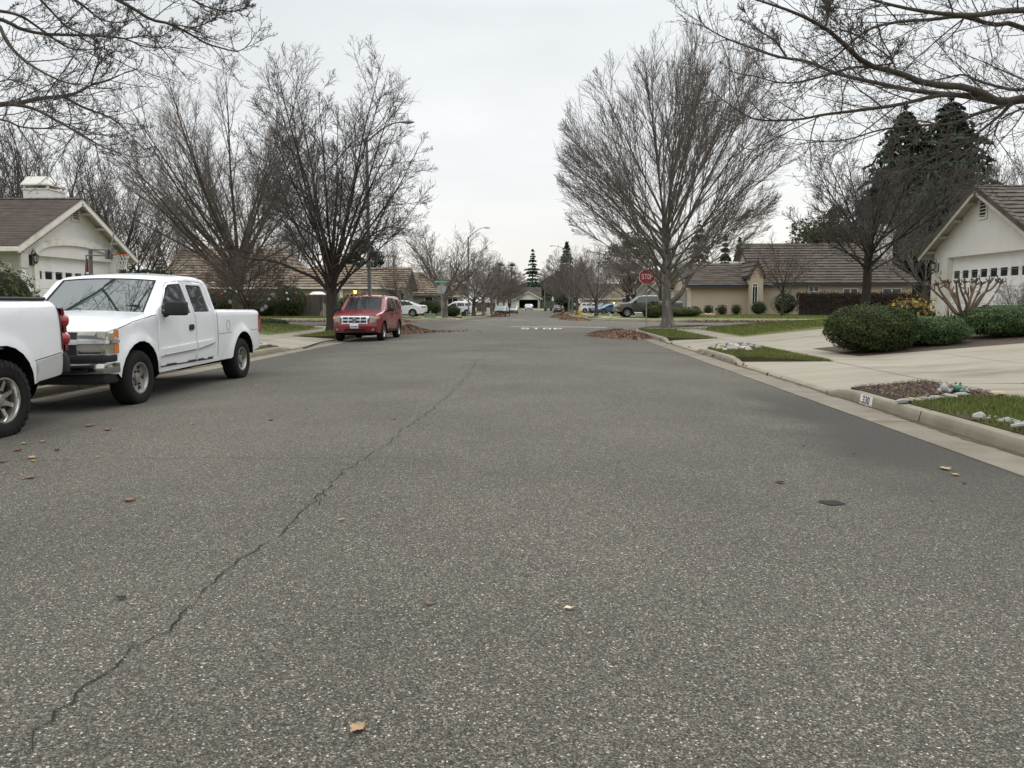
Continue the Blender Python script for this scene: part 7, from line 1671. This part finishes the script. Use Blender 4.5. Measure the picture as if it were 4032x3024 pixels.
# bins, cabinets, utility boxes
def bin_(label, px, y):
    x = XA(px, y); t = thing('wheelie_bin', label, 'bin', (x, y, gz(y) + .01)); g = mat('bin_green', (.014, .10, .075), rough=.5)
    b = MB(); b.box((0, 0, .52), (.56, .62, .92), top=1.12); b.build('bin_body', g, t, bevel=.03); b = MB(); b.box((0, .02, 1.02), (.66, .74, .07)); b.build('lid', g, t, bevel=.03)
    b = MB()
    for s in (-1, 1): b.lathe([(0, -.03), (.1, -.03), (.1, .03), (0, .03)], 12, Matrix.Translation((s * .25, .3, .1)) @ Matrix.Rotation(R(90), 4, 'Y'))
    b.build('wheel', RUBT, t); b = MB(); b.tube([(-.25, .4, 1.0), (.25, .4, 1.0)], .018, 6); b.build('handle', g, t)
bin_('green wheelie bin at the foot of the far lamp post', 2148, 170); bin_('green wheelie bin standing alone right of the far lamp post', 2170, 170)
def cabinet(label, k, px, y, d, m, top=1.0, cat_='utility box', lid=True):
    x = XA(px, y); t = thing('utility_box', label, cat_, (x, y, lz(k, x, y) - .02)); b = MB(); b.box((0, 0, d[2] / 2), d, top=top); b.build('housing', m, t, bevel=.02)
    if lid: b = MB(); b.box((0, 0, d[2] + .02), (d[0] * top + .05, d[1] * top + .05, .06)); b.build('lid', m, t, bevel=.015)
UG = mat('utility_green', (.20, .27, .20), (.16, .22, .165), 3, .6); UD = mat('utility_dark_green', (.022, .040, .036), rough=.6)
cabinet('low pale green utility box on the grass behind the white sedan tail', 'LF', 1692, 67.5, (.95, .8, .34), UG, .92)
cabinet('slim pale green post shaped pedestal beside the low utility box', 'LF', 1694, 72, (.16, .16, .5), UG)
cabinet('dark green utility cabinet in front of the white minivan', 'LF', 1829, 90, (.72, .6, .48), UD)
cabinet('small grey green pedestal between the dark cabinet and the lamp post', 'LF', 1837, 89, (.14, .14, .45), UG)
cabinet('tall white cabinet on the far left verge by the wrapped trunk', 'LF', 1922.5, 104, (.42, .3, 1.0), SWHT, 1.0, 'cabinet', True)
cabinet('small white utility box on the grass left of the grey pickup wheel', 'RF', 2407, 69.5, (.2, .2, .26), SWHT)
cabinet('small white meter box at the trunk in front of the blue sedan', 'RF', 2337, 88, (.3, .25, .30), SWHT)
# black kerbside lamp/mailbox post and small white sign far left, patio umbrella
y = 98; x = XA(2006, y); t = thing('mailbox_post', 'dark mailbox on a post in front of the silver beige sedan', 'mailbox', (x, y, gz(y))); b = MB(); b.tube([(0, 0, 0), (0, 0, 1.3)], .05, 8); b.build('post', RUBT, t); b = MB(); b.box((0, 0, 1.5), (.32, .4, .48)); b.build('mailbox', RUBT, t, bevel=.03)
y = 120; x = XA(1951.5, y); t = thing('sign', 'small white rounded sign on a post, far left street', 'sign', (x, y, lz('LF', x, y))); b = MB(); b.tube([(0, 0, 0), (0, 0, 2.0)], .03, 6); b.build('post', SWHT, t); MB().poly([(-.11, 0), (.11, 0), (.12, .3), (.10, .62), (0, .68), (-.10, .62), (-.12, .3)], [], .02, frame((0, -.04, 1.5), (1, 0, 0), (0, 0, 1))).build('panel', SWHT, t)
y = 208; x = XA(2176, y); t = thing('patio_umbrella', 'closed white patio umbrella over the fence right of the far house', 'umbrella', (x, y, .2)); MB().lathe([(.32, 1.75), (.2, 2.5), (.03, 3.0), (0, 3.02)], 8).build('canopy', SWHT, t); MB().tube([(0, 0, 0), (0, 0, 1.9)], .03, 6).build('pole', GALV, t)
y = 67.0; x = XA(1250, 69.5); t = thing('patio_umbrella', 'white canvas patio cover top showing over the plank fence left of the pear trunk', 'umbrella', (x, 69.6, .2)); MB().lathe([(.8, 2.0), (.5, 2.22), (.45, 2.24), (0, 2.26)], 4).build('canopy', SWHT, t); MB().tube([(0, 0, 0), (0, 0, 2.2)], .04, 6).build('pole', GALV, t)
# flag hanging from a wall pole
y = 120; x = XA(2456, y); t = thing('flag', 'striped flag hanging limp on an angled pole in front of the cream garage house', 'flag', (x, y, 1.2)); b = MB(); b.tube([(.55, .3, -.2), (-.1, 0, 1.05)], .02, 6); b.build('flag_pole', TRIMW, t)
FLR = mat('flag_red', (.40, .02, .035), rough=.8); FLB = mat('flag_blue', (.025, .03, .12), rough=.8)
def cloth(u, v): return Vector((.50 - .62 * u - .28 * v, .02 * math.sin(u * 14) + .05 * math.sin(v * 5), .75 + .30 * u - 1.20 * v + .0))
b = MB(); N = 13
for i in range(0, N):
    u0, u1 = i / N, (i + 1) / N; rows = 8; V = [cloth(u, v / rows) for v in range(rows + 1) for u in (u0, u1)]
    (b if True else None).add(V, [(2 * k, 2 * k + 1, 2 * k + 3, 2 * k + 2) for k in range(rows)], (1, .03, .06) if i % 2 == 0 else (1, .96, .93))
b.add([cloth(u, v) + Vector((0, -.012, 0)) for v in (0, .42) for u in (.46, 1.0)], [(0, 1, 3, 2)], (.03, .04, .16))
b.build('cloth', mat('flag_cloth', (.62, .62, .62), rough=.85, attr=True), t, merge=False)
# garden lamp and boulders by the beige wall
y = 72; x = XA(2820, y); t = thing('garden_lamp', 'small dark blue garden lamp between the clipped boxes', 'lamp', (x, y, lz('RF', x, y))); MB().tube([(0, 0, 0), (0, 0, .45)], .02, 6).build('stake', BLACK, t); MB().lathe([(.06, .45), (.12, .62), (.05, .72), (0, .74)], 8).build('lamp_shade', mat('navy_enamel', (.02, .035, .09), rough=.4), t)
def rock(b, c, s, seed, tint=None):
    rg = random.Random(seed); bm = bmesh.new(); bmesh.ops.create_icosphere(bm, subdivisions=2, radius=1); o = Vector((rg.uniform(0, 9), rg.uniform(0, 9), rg.uniform(0, 9)))
    from mathutils import noise
    V = [Vector((v.co.x * s[0], v.co.y * s[1], v.co.z * s[2])) * (1 + .38 * noise.noise(v.co * 1.3 + o) + .12 * noise.noise(v.co * 3 + o)) for v in bm.verts]
    bm.verts.index_update(); F = [tuple(v.index for v in f.verts) for f in bm.faces]; bm.free(); a = rg.uniform(0, 6.28); Rm = Matrix.Rotation(a, 3, 'Z')
    return b.add([Rm @ v + Vector(c) for v in V], F, tint)
TAN = mat('boulder_tan', (.42, .32, .20), (.33, .25, .16), 3, .9, .02, 12)
BG = 'tan boulders on the planted mound'
for i, (px, py, w_, lb) in enumerate(((2735, 1211, .95, 'largest tan boulder, at the foot of the beige wall behind the low bush'), (2782, 1224, .55, 'tan boulder on the mound nearest the first clipped box'), (2803, 1236, .62, 'tan boulder lowest on the mound, below the first clipped box'), (2712, 1240, .55, 'flat pale boulder low on the mound by the grey trunk'), (2569, 1239, .5, 'tan boulder in the grass below the olive grass clump'))):
    y = 71 - (py - 1211) * .12; x = XA(px, y); z = lz('RF', x, y); t = thing('boulder', lb, 'boulder', (x, y, z), 0, BG); rock(MB(), (0, 0, w_ * .15), (w_ * .5, w_ * .4, w_ * .32), 50 + i).build('stone', TAN, t, smooth=True)
# river stones at the driveway corners: one object each
STN = [mat('river_stone_%s' % n, c, tuple(v * .8 for v in c), 6, .8, .004, 40) for n, c in (('grey', (.30, .29, .27)), ('white', (.42, .40, .36)), ('tan', (.42, .33, .22)), ('dark', (.16, .16, .165)))]
SNAME = ('grey', 'whitish', 'tan', 'dark grey')
def stones(k, poly, n, s0, s1, seed, where, group):
    rg = random.Random(seed); P = np.asarray(poly); lo, hi = P.min(0), P.max(0); done = []
    while len(done) < n:
        p = (rg.uniform(lo[0], hi[0]), rg.uniform(lo[1], hi[1]))
        if not inside([p], poly)[0] or any(math.dist(p, q) < s0 * 1.1 for q in done): continue
        done.append(p); c = rg.choice([0, 0, 1, 1, 2, 3]); s = rg.uniform(s0, s1); t = rock(MB(), (0, 0, 0), (s * .62, s * .5, s * .42), seed * 100 + len(done)).build('river_stone', STN[c], None, smooth=True)
        t.location = (p[0], p[1], lz(k, *p) + .02 + s * .22); tag(t, '%s rounded stone in the heap %s' % (SNAME[c], where), 'stone', group)
stones('RN', [(4.82, 20.6), (5.3, 20.0), (6.5, 22.2), (6.45, 23.7), (5.6, 23.1), (4.85, 22.1)], 40, .09, .19, 5, 'at the far tip of the right kerb island', 'river stones on the right kerb island')
stones('LN', [(-7.85, 22.7), (-7.85, 21.2), (-9.2, 21.8), (-9.35, 23.9)], 26, .10, .19, 6, 'at the left verge end behind the pickup', 'river stones on the left verge')
# quartz pile and driftwood at the right edge, edging, frogs
qz = mat('quartz_white', (.40, .385, .35), (.26, .245, .22), 9, .75); rg = random.Random(8)
cq = gp(3925, 1668, .17); 
for i in range(20):
    a, r = rg.uniform(0, 6.28), rg.random() ** .6; x, y = cq[0] + .10 * math.cos(a) * r * 1.3 + .02, cq[1] + .42 * math.sin(a) * r; s = rg.uniform(.03, .065); t = rock(MB(), (0, 0, 0), (s * .6, s * .5, s * .45), 300 + i).build('quartz_piece', qz, None, smooth=False); t.location = (x + .12, y, lz('RN', max(x + .12, 4.8), y) + .03 + s * .2)
    tag(t, 'rough white quartz piece in the heap by the kerb at the right edge', 'stone', 'white quartz pieces by the kerb')
c1 = gp(3788, 1652, .17); t = rock(MB(), (0, 0, 0), (.075, .06, .055), 77).build('quartz_piece', qz, None); t.location = (max(c1[0], 4.85), c1[1], .20); tag(t, 'single white quartz lump by the kerb, left of the heap', 'stone')
c2 = gp(4000, 1700, .17); t = thing('driftwood', 'bleached white forked branch lying by the kerb at the right edge', 'branch', (max(c2[0], 4.95), c2[1], .22)); b = MB(); b.tube([(-.22, .05, 0), (-.08, .0, .03), (.08, .02, .02), (.3, -.02, .03), (.5, 0, .02)], [.018, .03, .028, .022, .012], 7); b.tube([(.02, .0, .02), (.1, -.12, .0), (.14, -.2, -.02)], [.024, .018, .008], 6); b.build('wood', qz, t, smooth=True)
EDG = 'flat edging stones between mulch and grass'
for i, (px, py) in enumerate(((3560, 1583), (3602, 1580), (3640, 1576), (3690, 1572), (3740, 1566), (3785, 1560))):
    p = gp(px, py, .17); t = rock(MB(), (0, 0, 0), (.13, .07, .03), 400 + i).build('edging_stone', STN[0 if i != 1 else 2], None, smooth=True); t.location = (*p, lz('RN', *p) + .035); t.rotation_euler.z = .3 * i; tag(t, 'flat grey edging stone between the mulch and the grass' if i != 1 else 'tan flat edging stone between the mulch and the grass', 'stone', EDG)
p = gp(3925, 1558, .17); t = rock(MB(), (0, 0, 0), (.16, .08, .035), 420).build('edging_stone', STN[2], None, smooth=True); t.location = (*p, lz('RN', *p) + .04); tag(t, 'flat tan stone in the grass right of the frogs', 'stone')
def frog(label, px, py, sc, m, seed):
    p = gp(px, py, .17); t = thing('frog_statue', label, 'statue', (*p, lz('RN', *p) + .02), R(150 + seed * 12)); b = MB()
    def e(c, r): b.sphere(c, 1, 14, r)
    e((0, 0, .42), (.36, .42, .42)); e((0, -.22, .72), (.30, .30, .20))
    for s in (-1, 1):
        e((s * .17, -.20, .92), (.10, .10, .11)); e((s * .36, .12, .22), (.20, .30, .22)); e((s * .42, -.22, .07), (.13, .22, .07)); b.tube([(s * .24, -.26, .5), (s * .26, -.40, .25), (s * .22, -.44, .03)], [.09, .07, .09], 8); e((s * .22, -.5, .04), (.11, .13, .05))
    for i, q in enumerate(b.v): b.v[i] = (q[0] * sc, q[1] * sc, q[2] * sc)
    o = b.build('frog_body', m, t, smooth=True); b = MB()
    for s in (-1, 1): b.sphere((s * .19 * sc, -.29 * sc, .94 * sc), .05 * sc, 8)
    b.build('eye', BLACK, t, smooth=True); return t
frog('pale grey stone frog on the mulch, left of the green frog', 3716, 1551, .165, mat('frog_grey', (.36, .36, .33), (.27, .27, .25), 14, .9, .004, 60), 1)
frog('glazed green frog on the mulch, middle of the three frogs', 3768, 1551, .155, mat('frog_green', (.02, .13, .085), (.012, .09, .06), 9, .3, coat=.6), -1)
frog('tiny pale green frog on the mulch, right of the glazed frog', 3806, 1549, .065, mat('frog_pale', (.33, .42, .36), (.12, .2, .16), 14, .7), 0)
# mulch chips and pale chips round the trunk
rng = np.random.default_rng(17); n = 2600; q = np.array([4.8, 10.3]) + rng.random((n, 2)) * np.array([1.6, 2.6]); q = q[inside(q, MULCH)]; P = np.concatenate([q, (lotz('RN', q) + .03 + rng.random(len(q)) * .02)[:, None]], 1)
tag(link('mulch_chips', leaf_mesh('mulch_chips', P, np.tile([[0, 0, 1.]], (len(P), 1)), .022, rng, rng.uniform(.5, 2.6, len(P))[:, None] * np.array([1, .9, .82]), .5, .22), mat('chip', (.105, .076, .057), (.065, .047, .035), 9, .9, attr=True)), kind='stuff')
tx, ty = XA(2628, 38.2), 38.2; n = 1500; a = rng.uniform(0, 6.283, n); r = .35 + rng.random(n) * .95; q = np.stack([tx + .25 + np.cos(a) * r * 1.25, ty - .2 + np.sin(a) * r], 1); q = q[(q[:, 0] > 4.9)]
tag(link('bark_litter', leaf_mesh('bark_litter', np.concatenate([q, (lotz('RN', q) + .05)[:, None]], 1), np.tile([[0, 0, 1.]], (len(q), 1)), .05, rng, rng.uniform(.5, 1.4, len(q))[:, None] * np.ones(3), .35), mat('pale_chip', (.42, .38, .33), (.28, .25, .21), 9, .9, attr=True)), kind='stuff')

# ---- kerb number
p = PXp(3410, 1583, 4.612); Mk = frame((4.609, 10.62, .078), (0, -1, 0), (0, 0, 1)); Mk = frame((4.613, p.y, .080), (0, -1, 0), (.12, 0, .99)); b = MB(); b.poly(rect(-.20, -.066, .20, .066), [], .003, Mk); 
t = thing('kerb_number', 'white painted panel with the number 330 on the right kerb face', 'number', (4.6, p.y, .08)); b.build('panel', SWHT, t, off=t.location); text_obj('number_lettering', '330', .15, Mk @ Matrix.Translation((0, -.004, .0045)), mat('number_black', (.03, .03, .035), rough=.8), t, t.location, .0008, 1.05)

# ---- basketball hoop
hx, hy = XA(357, 24.3), 24.3; z0 = lz('LN', hx, hy) + .02; t = thing('basketball_hoop', 'portable basketball hoop with side-on backboard in the drive of the white house', 'basketball hoop', (hx, hy, z0)); HM = mat('hoop_grey', (.12, .125, .13), rough=.5)
W5 = lambda px, py, dy=0.0: PYp(px, py, hy + dy) - Vector((hx, hy, z0))
b = MB(); b.tube([(0, 0, 0), tuple(W5(356, 982))], .06, 10); b.build('pole', HM, t, smooth=True)
b = MB(); b.box((.25, 0, .09), (1.15, .7, .2), top=.8); b.build('base', mat('hoop_base', (.02, .02, .022), rough=.6), t, bevel=.05)
b = MB()
for dy in (-.12, .12): b.tube([W5(352, 982, dy), W5(428, 984, dy)], .022, 6); b.tube([W5(340, 1005, dy), W5(430, 1007, dy)], .022, 6); b.tube([W5(340, 1004, dy), W5(336, 1085, dy)], .02, 6)
b.tube([W5(336, 1085), W5(356, 1092)], .02, 6); b.build('lift_arm', HM, t)
rt, rb_ = W5(446, 913), W5(430, 1012); d = (rt - rb_); b = MB(); up = d.normalized(); b.poly(rect(-.62, 0, .62, d.length), [], .035, frame(rb_ - up * .02, (hx, hy, 0), up)); bb = b.build('backboard', mat('backboard', (.17, .18, .19), rough=.3), t, bevel=.01)
b = MB(); b.box(tuple(W5(429, 1003)), (.1, .3, .28)); b.build('bracket', HM, t, bevel=.02)
c = W5(479, 1004); b = MB(); rr_ = .22; ring = [(c.x + rr_ * math.cos(a), c.y + rr_ * math.sin(a), c.z) for a in np.linspace(0, 6.283, 25)]; b.tube(ring, .011, 6, False); b.tube([W5(436, 1006), (c.x - rr_, c.y, c.z)], .016, 6); b.tube([tuple(W5(436, 1004, -.1)), (c.x - rr_ * .8, c.y - .12, c.z)], .01, 5); b.tube([tuple(W5(436, 1004, .1)), (c.x - rr_ * .8, c.y + .12, c.z)], .01, 5); rim = b.build('rim', mat('rim_orange', (.55, .10, .035), rough=.5), t, smooth=True)
b = MB(); lv = [(0, .22), (-.12, .18), (-.24, .14), (-.36, .12), (-.46, .13)]
for i in range(12):
    for s in (-1, 1):
        pts = [(c.x + r * math.cos(6.283 * (i + s * k * .5) / 12), c.y + r * math.sin(6.283 * (i + s * k * .5) / 12), c.z + dz) for k, (dz, r) in enumerate(lv)]; b.tube(pts, .007, 4, False)
b.build('net', SWHT, rim)
b = MB(); b.box(tuple(W5(343, 1045)), (.05, .08, .42)); b.build('lift_handle', mat('handle_red', (.35, .02, .02), rough=.5), t, bevel=.015)

# ---- ornaments in the low tree and on the round bush
def ornament(label, px, py, y, kind_):
    p = PYp(px, py, y); t = thing('ornament_ball' if kind_ != 's' else 'snowflake_ornament', label, 'ornament', p); 
    if kind_ == 's':
        b = MB()
        for k in range(6):
            a = math.pi / 3 * k; u = Vector((math.cos(a), 0, math.sin(a))); v = Vector((-math.sin(a), 0, math.cos(a))); b.beam((0, 0, 0), u * .10, .016, .016, (0, 1, 0))
            for s in (-1, 1): b.beam(u * .055, u * .085 + v * s * .03, .013, .013, (0, 1, 0))
        b.build('snowflake', mat('snowflake_white', (.62, .64, .62), rough=.5), t)
    else:
        MB().sphere((0, 0, 0), .062 if kind_ == 'w' else .056, 18).build('ball', mat('ball_white', (.72, .70, .68), rough=.3) if kind_ == 'w' else mat('ball_red', (.55, .02, .02), rough=.2, coat=1), t, smooth=True)
    b = MB(); b.lathe([(.014, .055), (.014, .075), (0, .075)], 8); b.tube([(0, 0, .07 if kind_ != 's' else .09), (0, .0, .30)], .003, 4); b.build('hanger', GALV, t)
    return t
z1 = lambda x, y: (x * .4973, 600 + y * .4973); z7 = lambda x, y: (900 + x * .2034, 1000 + y * .2034)
OB = [('w', z1(1633, 1072), 'white ball, lower of the close pair at the left end of the tree'), ('w', z1(1651, 1058), 'white ball, upper of the close pair at the left end of the tree'), ('r', z1(1716, 1056), 'red ball high in the left half of the tree'), ('r', z1(1754, 1124), 'red ball low between the white pair and the snowflake'), ('w', z1(1782, 1104), 'white ball over the plank fence, right of the low red ball'),
      ('w', z7(160, 728), 'pinkish white ball in the middle of the tree'), ('w', z7(553, 698), 'brightest white ball in the right half of the tree'), ('r', z7(370, 883), 'red ball directly over the trunk of the low tree'), ('s', z7(28, 925), 'snowflake below the middle branches'), ('s', z7(865, 795), 'highest snowflake at the right side'), ('w', z7(780, 872), 'white ball in front of a snowflake at the right side'), ('r', z7(918, 858), 'red ball at the left edge of the round bush'), ('s', z7(718, 1020), 'larger hanging snowflake on the drooping branch'), ('s', z7(648, 1070), 'lowest snowflake at the end of the drooping branch')]
for kd, (px, py), lb in OB: ornament(lb, px, py, 36.0 + (px % 7) * .12, kd)
for kd, (px, py), lb in (('w', z7(1123, 760), 'upper white ball on the round bush'), ('w', z7(1148, 882), 'lower white ball on the round bush'), ('r', z7(1304, 764), 'red ball at the upper right of the round bush')):
    t = ornament(lb, px, py, 64.9, kd); t.scale = (1.75,) * 3
t = thing('drooping_branch', 'thin drooping branch end carrying snowflakes at the right of the low tree', 'branch', orn); b = MB(); pts = [PYp(*z7(*q), 36.2) - Vector(orn) for q in ((560, 800), (700, 790), (738, 860), (725, 930), (680, 1000), (600, 1075), (555, 1110))]; b.tube(pts, np.linspace(.014, .006, 7), 6); b.build('twig', BARKM, t, smooth=True)

# ---- hose at the red suv
t = thing('hose', 'black hose running from the lawn to the gutter beside the red suv', 'hose', (0, 0, 0)); pts = [gp(*q, .02) for q in ((1366, 1328), (1340, 1334), (1315, 1343), (1280, 1348), (1240, 1358), (1195, 1374))]
b = MB(); b.tube([(x, y, .05 if i > 1 else .18) for i, (x, y) in enumerate(pts)], .022, 6); b.build('tube', RUBT, t, smooth=True); t.location = (0, 0, 0)

# ---- leaf heaps
def heap(label, x, y, z, lx, ly, h, n, size, seed, rz=0.0, tail=None):
    rng = np.random.default_rng(seed); t = thing('leaf_pile', label, 'leaf pile', (x, y, z), rz)
    nx = 26; g = np.linspace(-1, 1, nx); X, Y = np.meshgrid(g, g); ph = rng.uniform(0, 6, 6)
    def hf(u, v):
        d = np.hypot(u, v) * (1 + .12 * np.sin(3 * np.arctan2(v, u) + ph[0]) + .08 * np.sin(7 * np.arctan2(v, u) + ph[1]))
        return h * np.clip(1 - d, 0, 1) ** .8 * (1 + .22 * np.sin(u * 5 + ph[2]) * np.sin(v * 4 + ph[3]) + .1 * np.sin(u * 11 + ph[4]) * np.sin(v * 12 + ph[5]))
    Z = hf(X, Y) * .93 - .02; V = np.stack([X * lx, Y * ly, Z], -1).reshape(-1, 3); I = np.arange(nx * nx).reshape(nx, nx)
    link('mound', np_mesh('mound', V, np.stack([I[:-1, :-1], I[:-1, 1:], I[1:, 1:], I[1:, :-1]], -1).reshape(-1, 4)), mat('heap_core', (.070, .038, .024), (.045, .026, .018), 14, 1.0), t)
    r = np.sqrt(rng.random(n)) * 1.0; a = rng.uniform(0, 6.283, n); m = n // 5; r[:m] = 1 + np.abs(rng.normal(0, .18, m)); u, v = r * np.cos(a), r * np.sin(a); zz = hf(u, v) + rng.random(n) * size * .5 + .004
    P = np.stack([u * lx, v * ly, zz], 1); Nn = np.stack([u * .5, v * .5, np.ones(n)], 1)
    tn = np.clip(rng.lognormal(0, .55, n), .25, 3.2)[:, None] * np.where(rng.random(n)[:, None] < .25, [[1.2, 1.35, 1.4]], [[1, 1, 1]])
    lm = leaf_mesh('leaves', P, Nn, size, rng, tn, .62); link('leaves', lm, BRN, t); return t
heap('largest brown leaf heap, in the gutter in front of the stop sign', XA(2425, 33.6), 33.6, .0, 1.35, 2.5, .29, 20000, .046, 701)
heap('brown leaf heap behind the rear wheel of the red suv', XA(1600, 37.0), 37.0, .0, 1.25, 2.0, .36, 15000, .046, 702)
heap('distant leaf heap at the far left kerb in front of the teal sedan', XA(1965, 92), 92, gz(92), 1.0, 1.5, .55, 2000, .09, 703)
heap('distant leaf heap at the far right kerb, widest of the far ones', XA(2215, 80), 80, gz(80), 1.15, 4.5, .55, 3000, .09, 704)
heap('flat tail of leaves at the right corner of the far kerb', XA(2262, 66.0), 66.0, gz(66), 1.2, 4.0, .22, 2500, .08, 705)
heap('small leaf heap at the corner kerb right of the red suv', XA(1592, 59.5), 57.4, 0, 1.0, .8, .22, 900, .08, 706)
def litter(name, pts, n, size, spread, rng):
    P = np.asarray(densify(pts, .3, False)); i = rng.integers(0, len(P), n); q = P[i] + rng.normal(0, 1, (n, 2)) * np.array(spread)
    z = np.array([roadz(*p) for p in q]) + .03 + np.abs(rng.normal(0, .03, n)); z = np.where(q[:, 1] > 58, .17, z) if name == 'kerb' else z
    return np.concatenate([q, z[:, None]], 1)
rng = np.random.default_rng(71)
P = np.concatenate([litter('kerb', [(11, 57.7), (23, 57.7)], 2600, .08, (.3, .35), rng), litter('kerb', [(-30, 57.7), (-16, 57.7)], 1500, .08, (.3, .25), rng), litter('r', [(4.5, 5), (4.5, 30)], 36, .05, (.06, .5), rng), litter('r', [(3.6, 30), (4.3, 37.5), (6.5, 42.2)], 700, .05, (.35, .5), rng), litter('r', [(-6.4, 36), (-4.6, 36.6)], 260, .05, (.7, .8), rng)])
tag(link('leaf_litter', leaf_mesh('leaf_litter', P, np.tile([[0, 0, 1.]], (len(P), 1)), .06, rng, np.clip(rng.lognormal(0, .4, len(P)), .3, 2.4)[:, None] * np.ones(3), .6), BRN), kind='stuff')

# ---- single fallen leaves on the asphalt (lobed outline, curled)
def leaf_outline():
    half = [(0, -.5), (.05, -.42), (.16, -.40), (.12, -.28), (.30, -.26), (.24, -.12), (.38, 0), (.26, .08), (.30, .22), (.16, .22), (.16, .36), (.07, .38), (0, .55)]
    return half + [(-x, y) for x, y in half[-2:0:-1]]
def fallen(px, py, L, rz, m, label, curl=.25, group='fallen leaves on the asphalt', dark=False):
    L *= .8; x, y = gp(px, py); V, T, Lp = fill(leaf_outline(), (), .14); b = MB(); z = roadz(x, y) + .006
    W = [(p[0] * L, p[1] * L, (curl * (p[0] ** 2 * 2.2 + max(0, p[1]) ** 2) + .03 * math.sin(9 * p[1] + 5 * p[0])) * L + .004) for p in V]; n = len(W)
    b.add(W + [(a, c, d + .0025) for a, c, d in W], [tuple(t[::-1]) for t in T] + [tuple(i + n for i in t) for t in T]); b.tube([(0, -.48 * L, .006), (.02 * L, -.66 * L, .008)], .0018, 4)
    o = b.build('fallen_leaf', m, None, smooth=True); o.location = (x, y, z); o.rotation_euler = (0, 0, rz); tag(o, label, 'leaf', group); return o
LB, LT, LY, LD = mat('leaf_rust', (.20, .115, .07), (.13, .07, .045), 20, .7), mat('leaf_tan', (.36, .24, .14), (.26, .17, .10), 20, .7), mat('leaf_gold', (.55, .36, .05), rough=.7), mat('leaf_black', (.03, .022, .018), rough=.8)
for px, py, L, m, lb in ((510, 1972, .13, LB, 'curled rust brown leaf on open asphalt right of the first pickup wheel'), (1408, 2878, .085, LT, 'tan leaf lowest in the picture, nearest the camera'), (1345, 2052, .06, LT, 'tan leaf left of the middle of the road, right of the long crack'), (2238, 2402, .06, mat('leaf_straw', (.55, .46, .28), rough=.7), 'pale straw coloured leaf near the middle of the road'), (1690, 2384, .05, LB, 'small rust leaf between the crack and the straw leaf'), (480, 2360, .06, LD, 'black leaf left of the long crack'), (3722, 1849, .16, LT, 'largest tan leaf by the right gutter'), (3760, 1873, .10, LT, 'tan leaf just below the largest one by the right gutter'), (3072, 1904, .09, LD, 'dark twig-like leaf on the asphalt left of the stain'), (1553, 1652, .09, LB, 'rust leaf beside the long crack in the middle distance'),
                         (354, 1678, .17, LB, 'rust leaf, left of the two big ones beside the pickup front wheel'), (426, 1694, .14, LB, 'rust leaf, right of the two big ones beside the pickup front wheel'), (128, 1805, .13, LT, 'tan leaf nearest the yellow leaf by the chunky tyre'), (130, 1818, .06, LY, 'bright yellow leaf by the chunky tyre'), (225, 1775, .09, LD, 'black leaf right of the chunky tyre'), (70, 1775, .13, LB, 'wide rust leaf directly below the chunky tyre'), (115, 1885, .12, LB, 'rust leaf alone below the yellow leaf'), (10, 1822, .11, LB, 'rust leaf at the left picture edge'), (1009, 1519, .10, LT, 'tan leaf behind the rear wheel of the extended cab pickup'), (1066, 1655, .12, LB, 'rust leaf alone between the pickup and the long crack'), (758, 1672, .08, LT, 'tan leaf on asphalt right of the front wheel'), (385, 1803, .06, LT, 'small tan leaf on the cross crack'), (95, 1750, .10, LT, 'tan leaf just right of the chunky tyre tread'), (170, 1742, .09, LT, 'tan leaf touching the shade of the chunky tyre')):
    fallen(px, py, L, (px * 1.7 + py) % 6.28, m, lb)
rg = random.Random(31)
for i in range(30):
    px, py = (rg.uniform(420, 1250), rg.uniform(1450, 1760)) if i < 14 else (rg.uniform(1500, 2700), rg.uniform(1330, 1480)) if i < 22 else (rg.uniform(3000, 3900), rg.uniform(1560, 2000)) if i < 28 else (rg.uniform(1700, 2500), rg.uniform(1262, 1300))
    fallen(px, py, rg.uniform(.035, .06) if i < 28 else .09, rg.uniform(0, 6), rg.choice([LB, LT, LD]), 'tiny dry leaf scrap scattered on the asphalt', group='tiny leaf scraps on the asphalt')
p = gp(3275, 1982); b = MB(); rg = random.Random(2); pts = [(p[0] + .085 * math.cos(a) * rg.uniform(.85, 1.1), p[1] + .07 * math.sin(a) * rg.uniform(.85, 1.1), 0) for a in np.linspace(0, 6.28, 19)[:-1]]; b.add(pts, [tuple(range(18))]); tag(drape(b, .006).build('oil_stain', mat('oil_dark', (.022, .020, .018), rough=.8)), kind='structure')
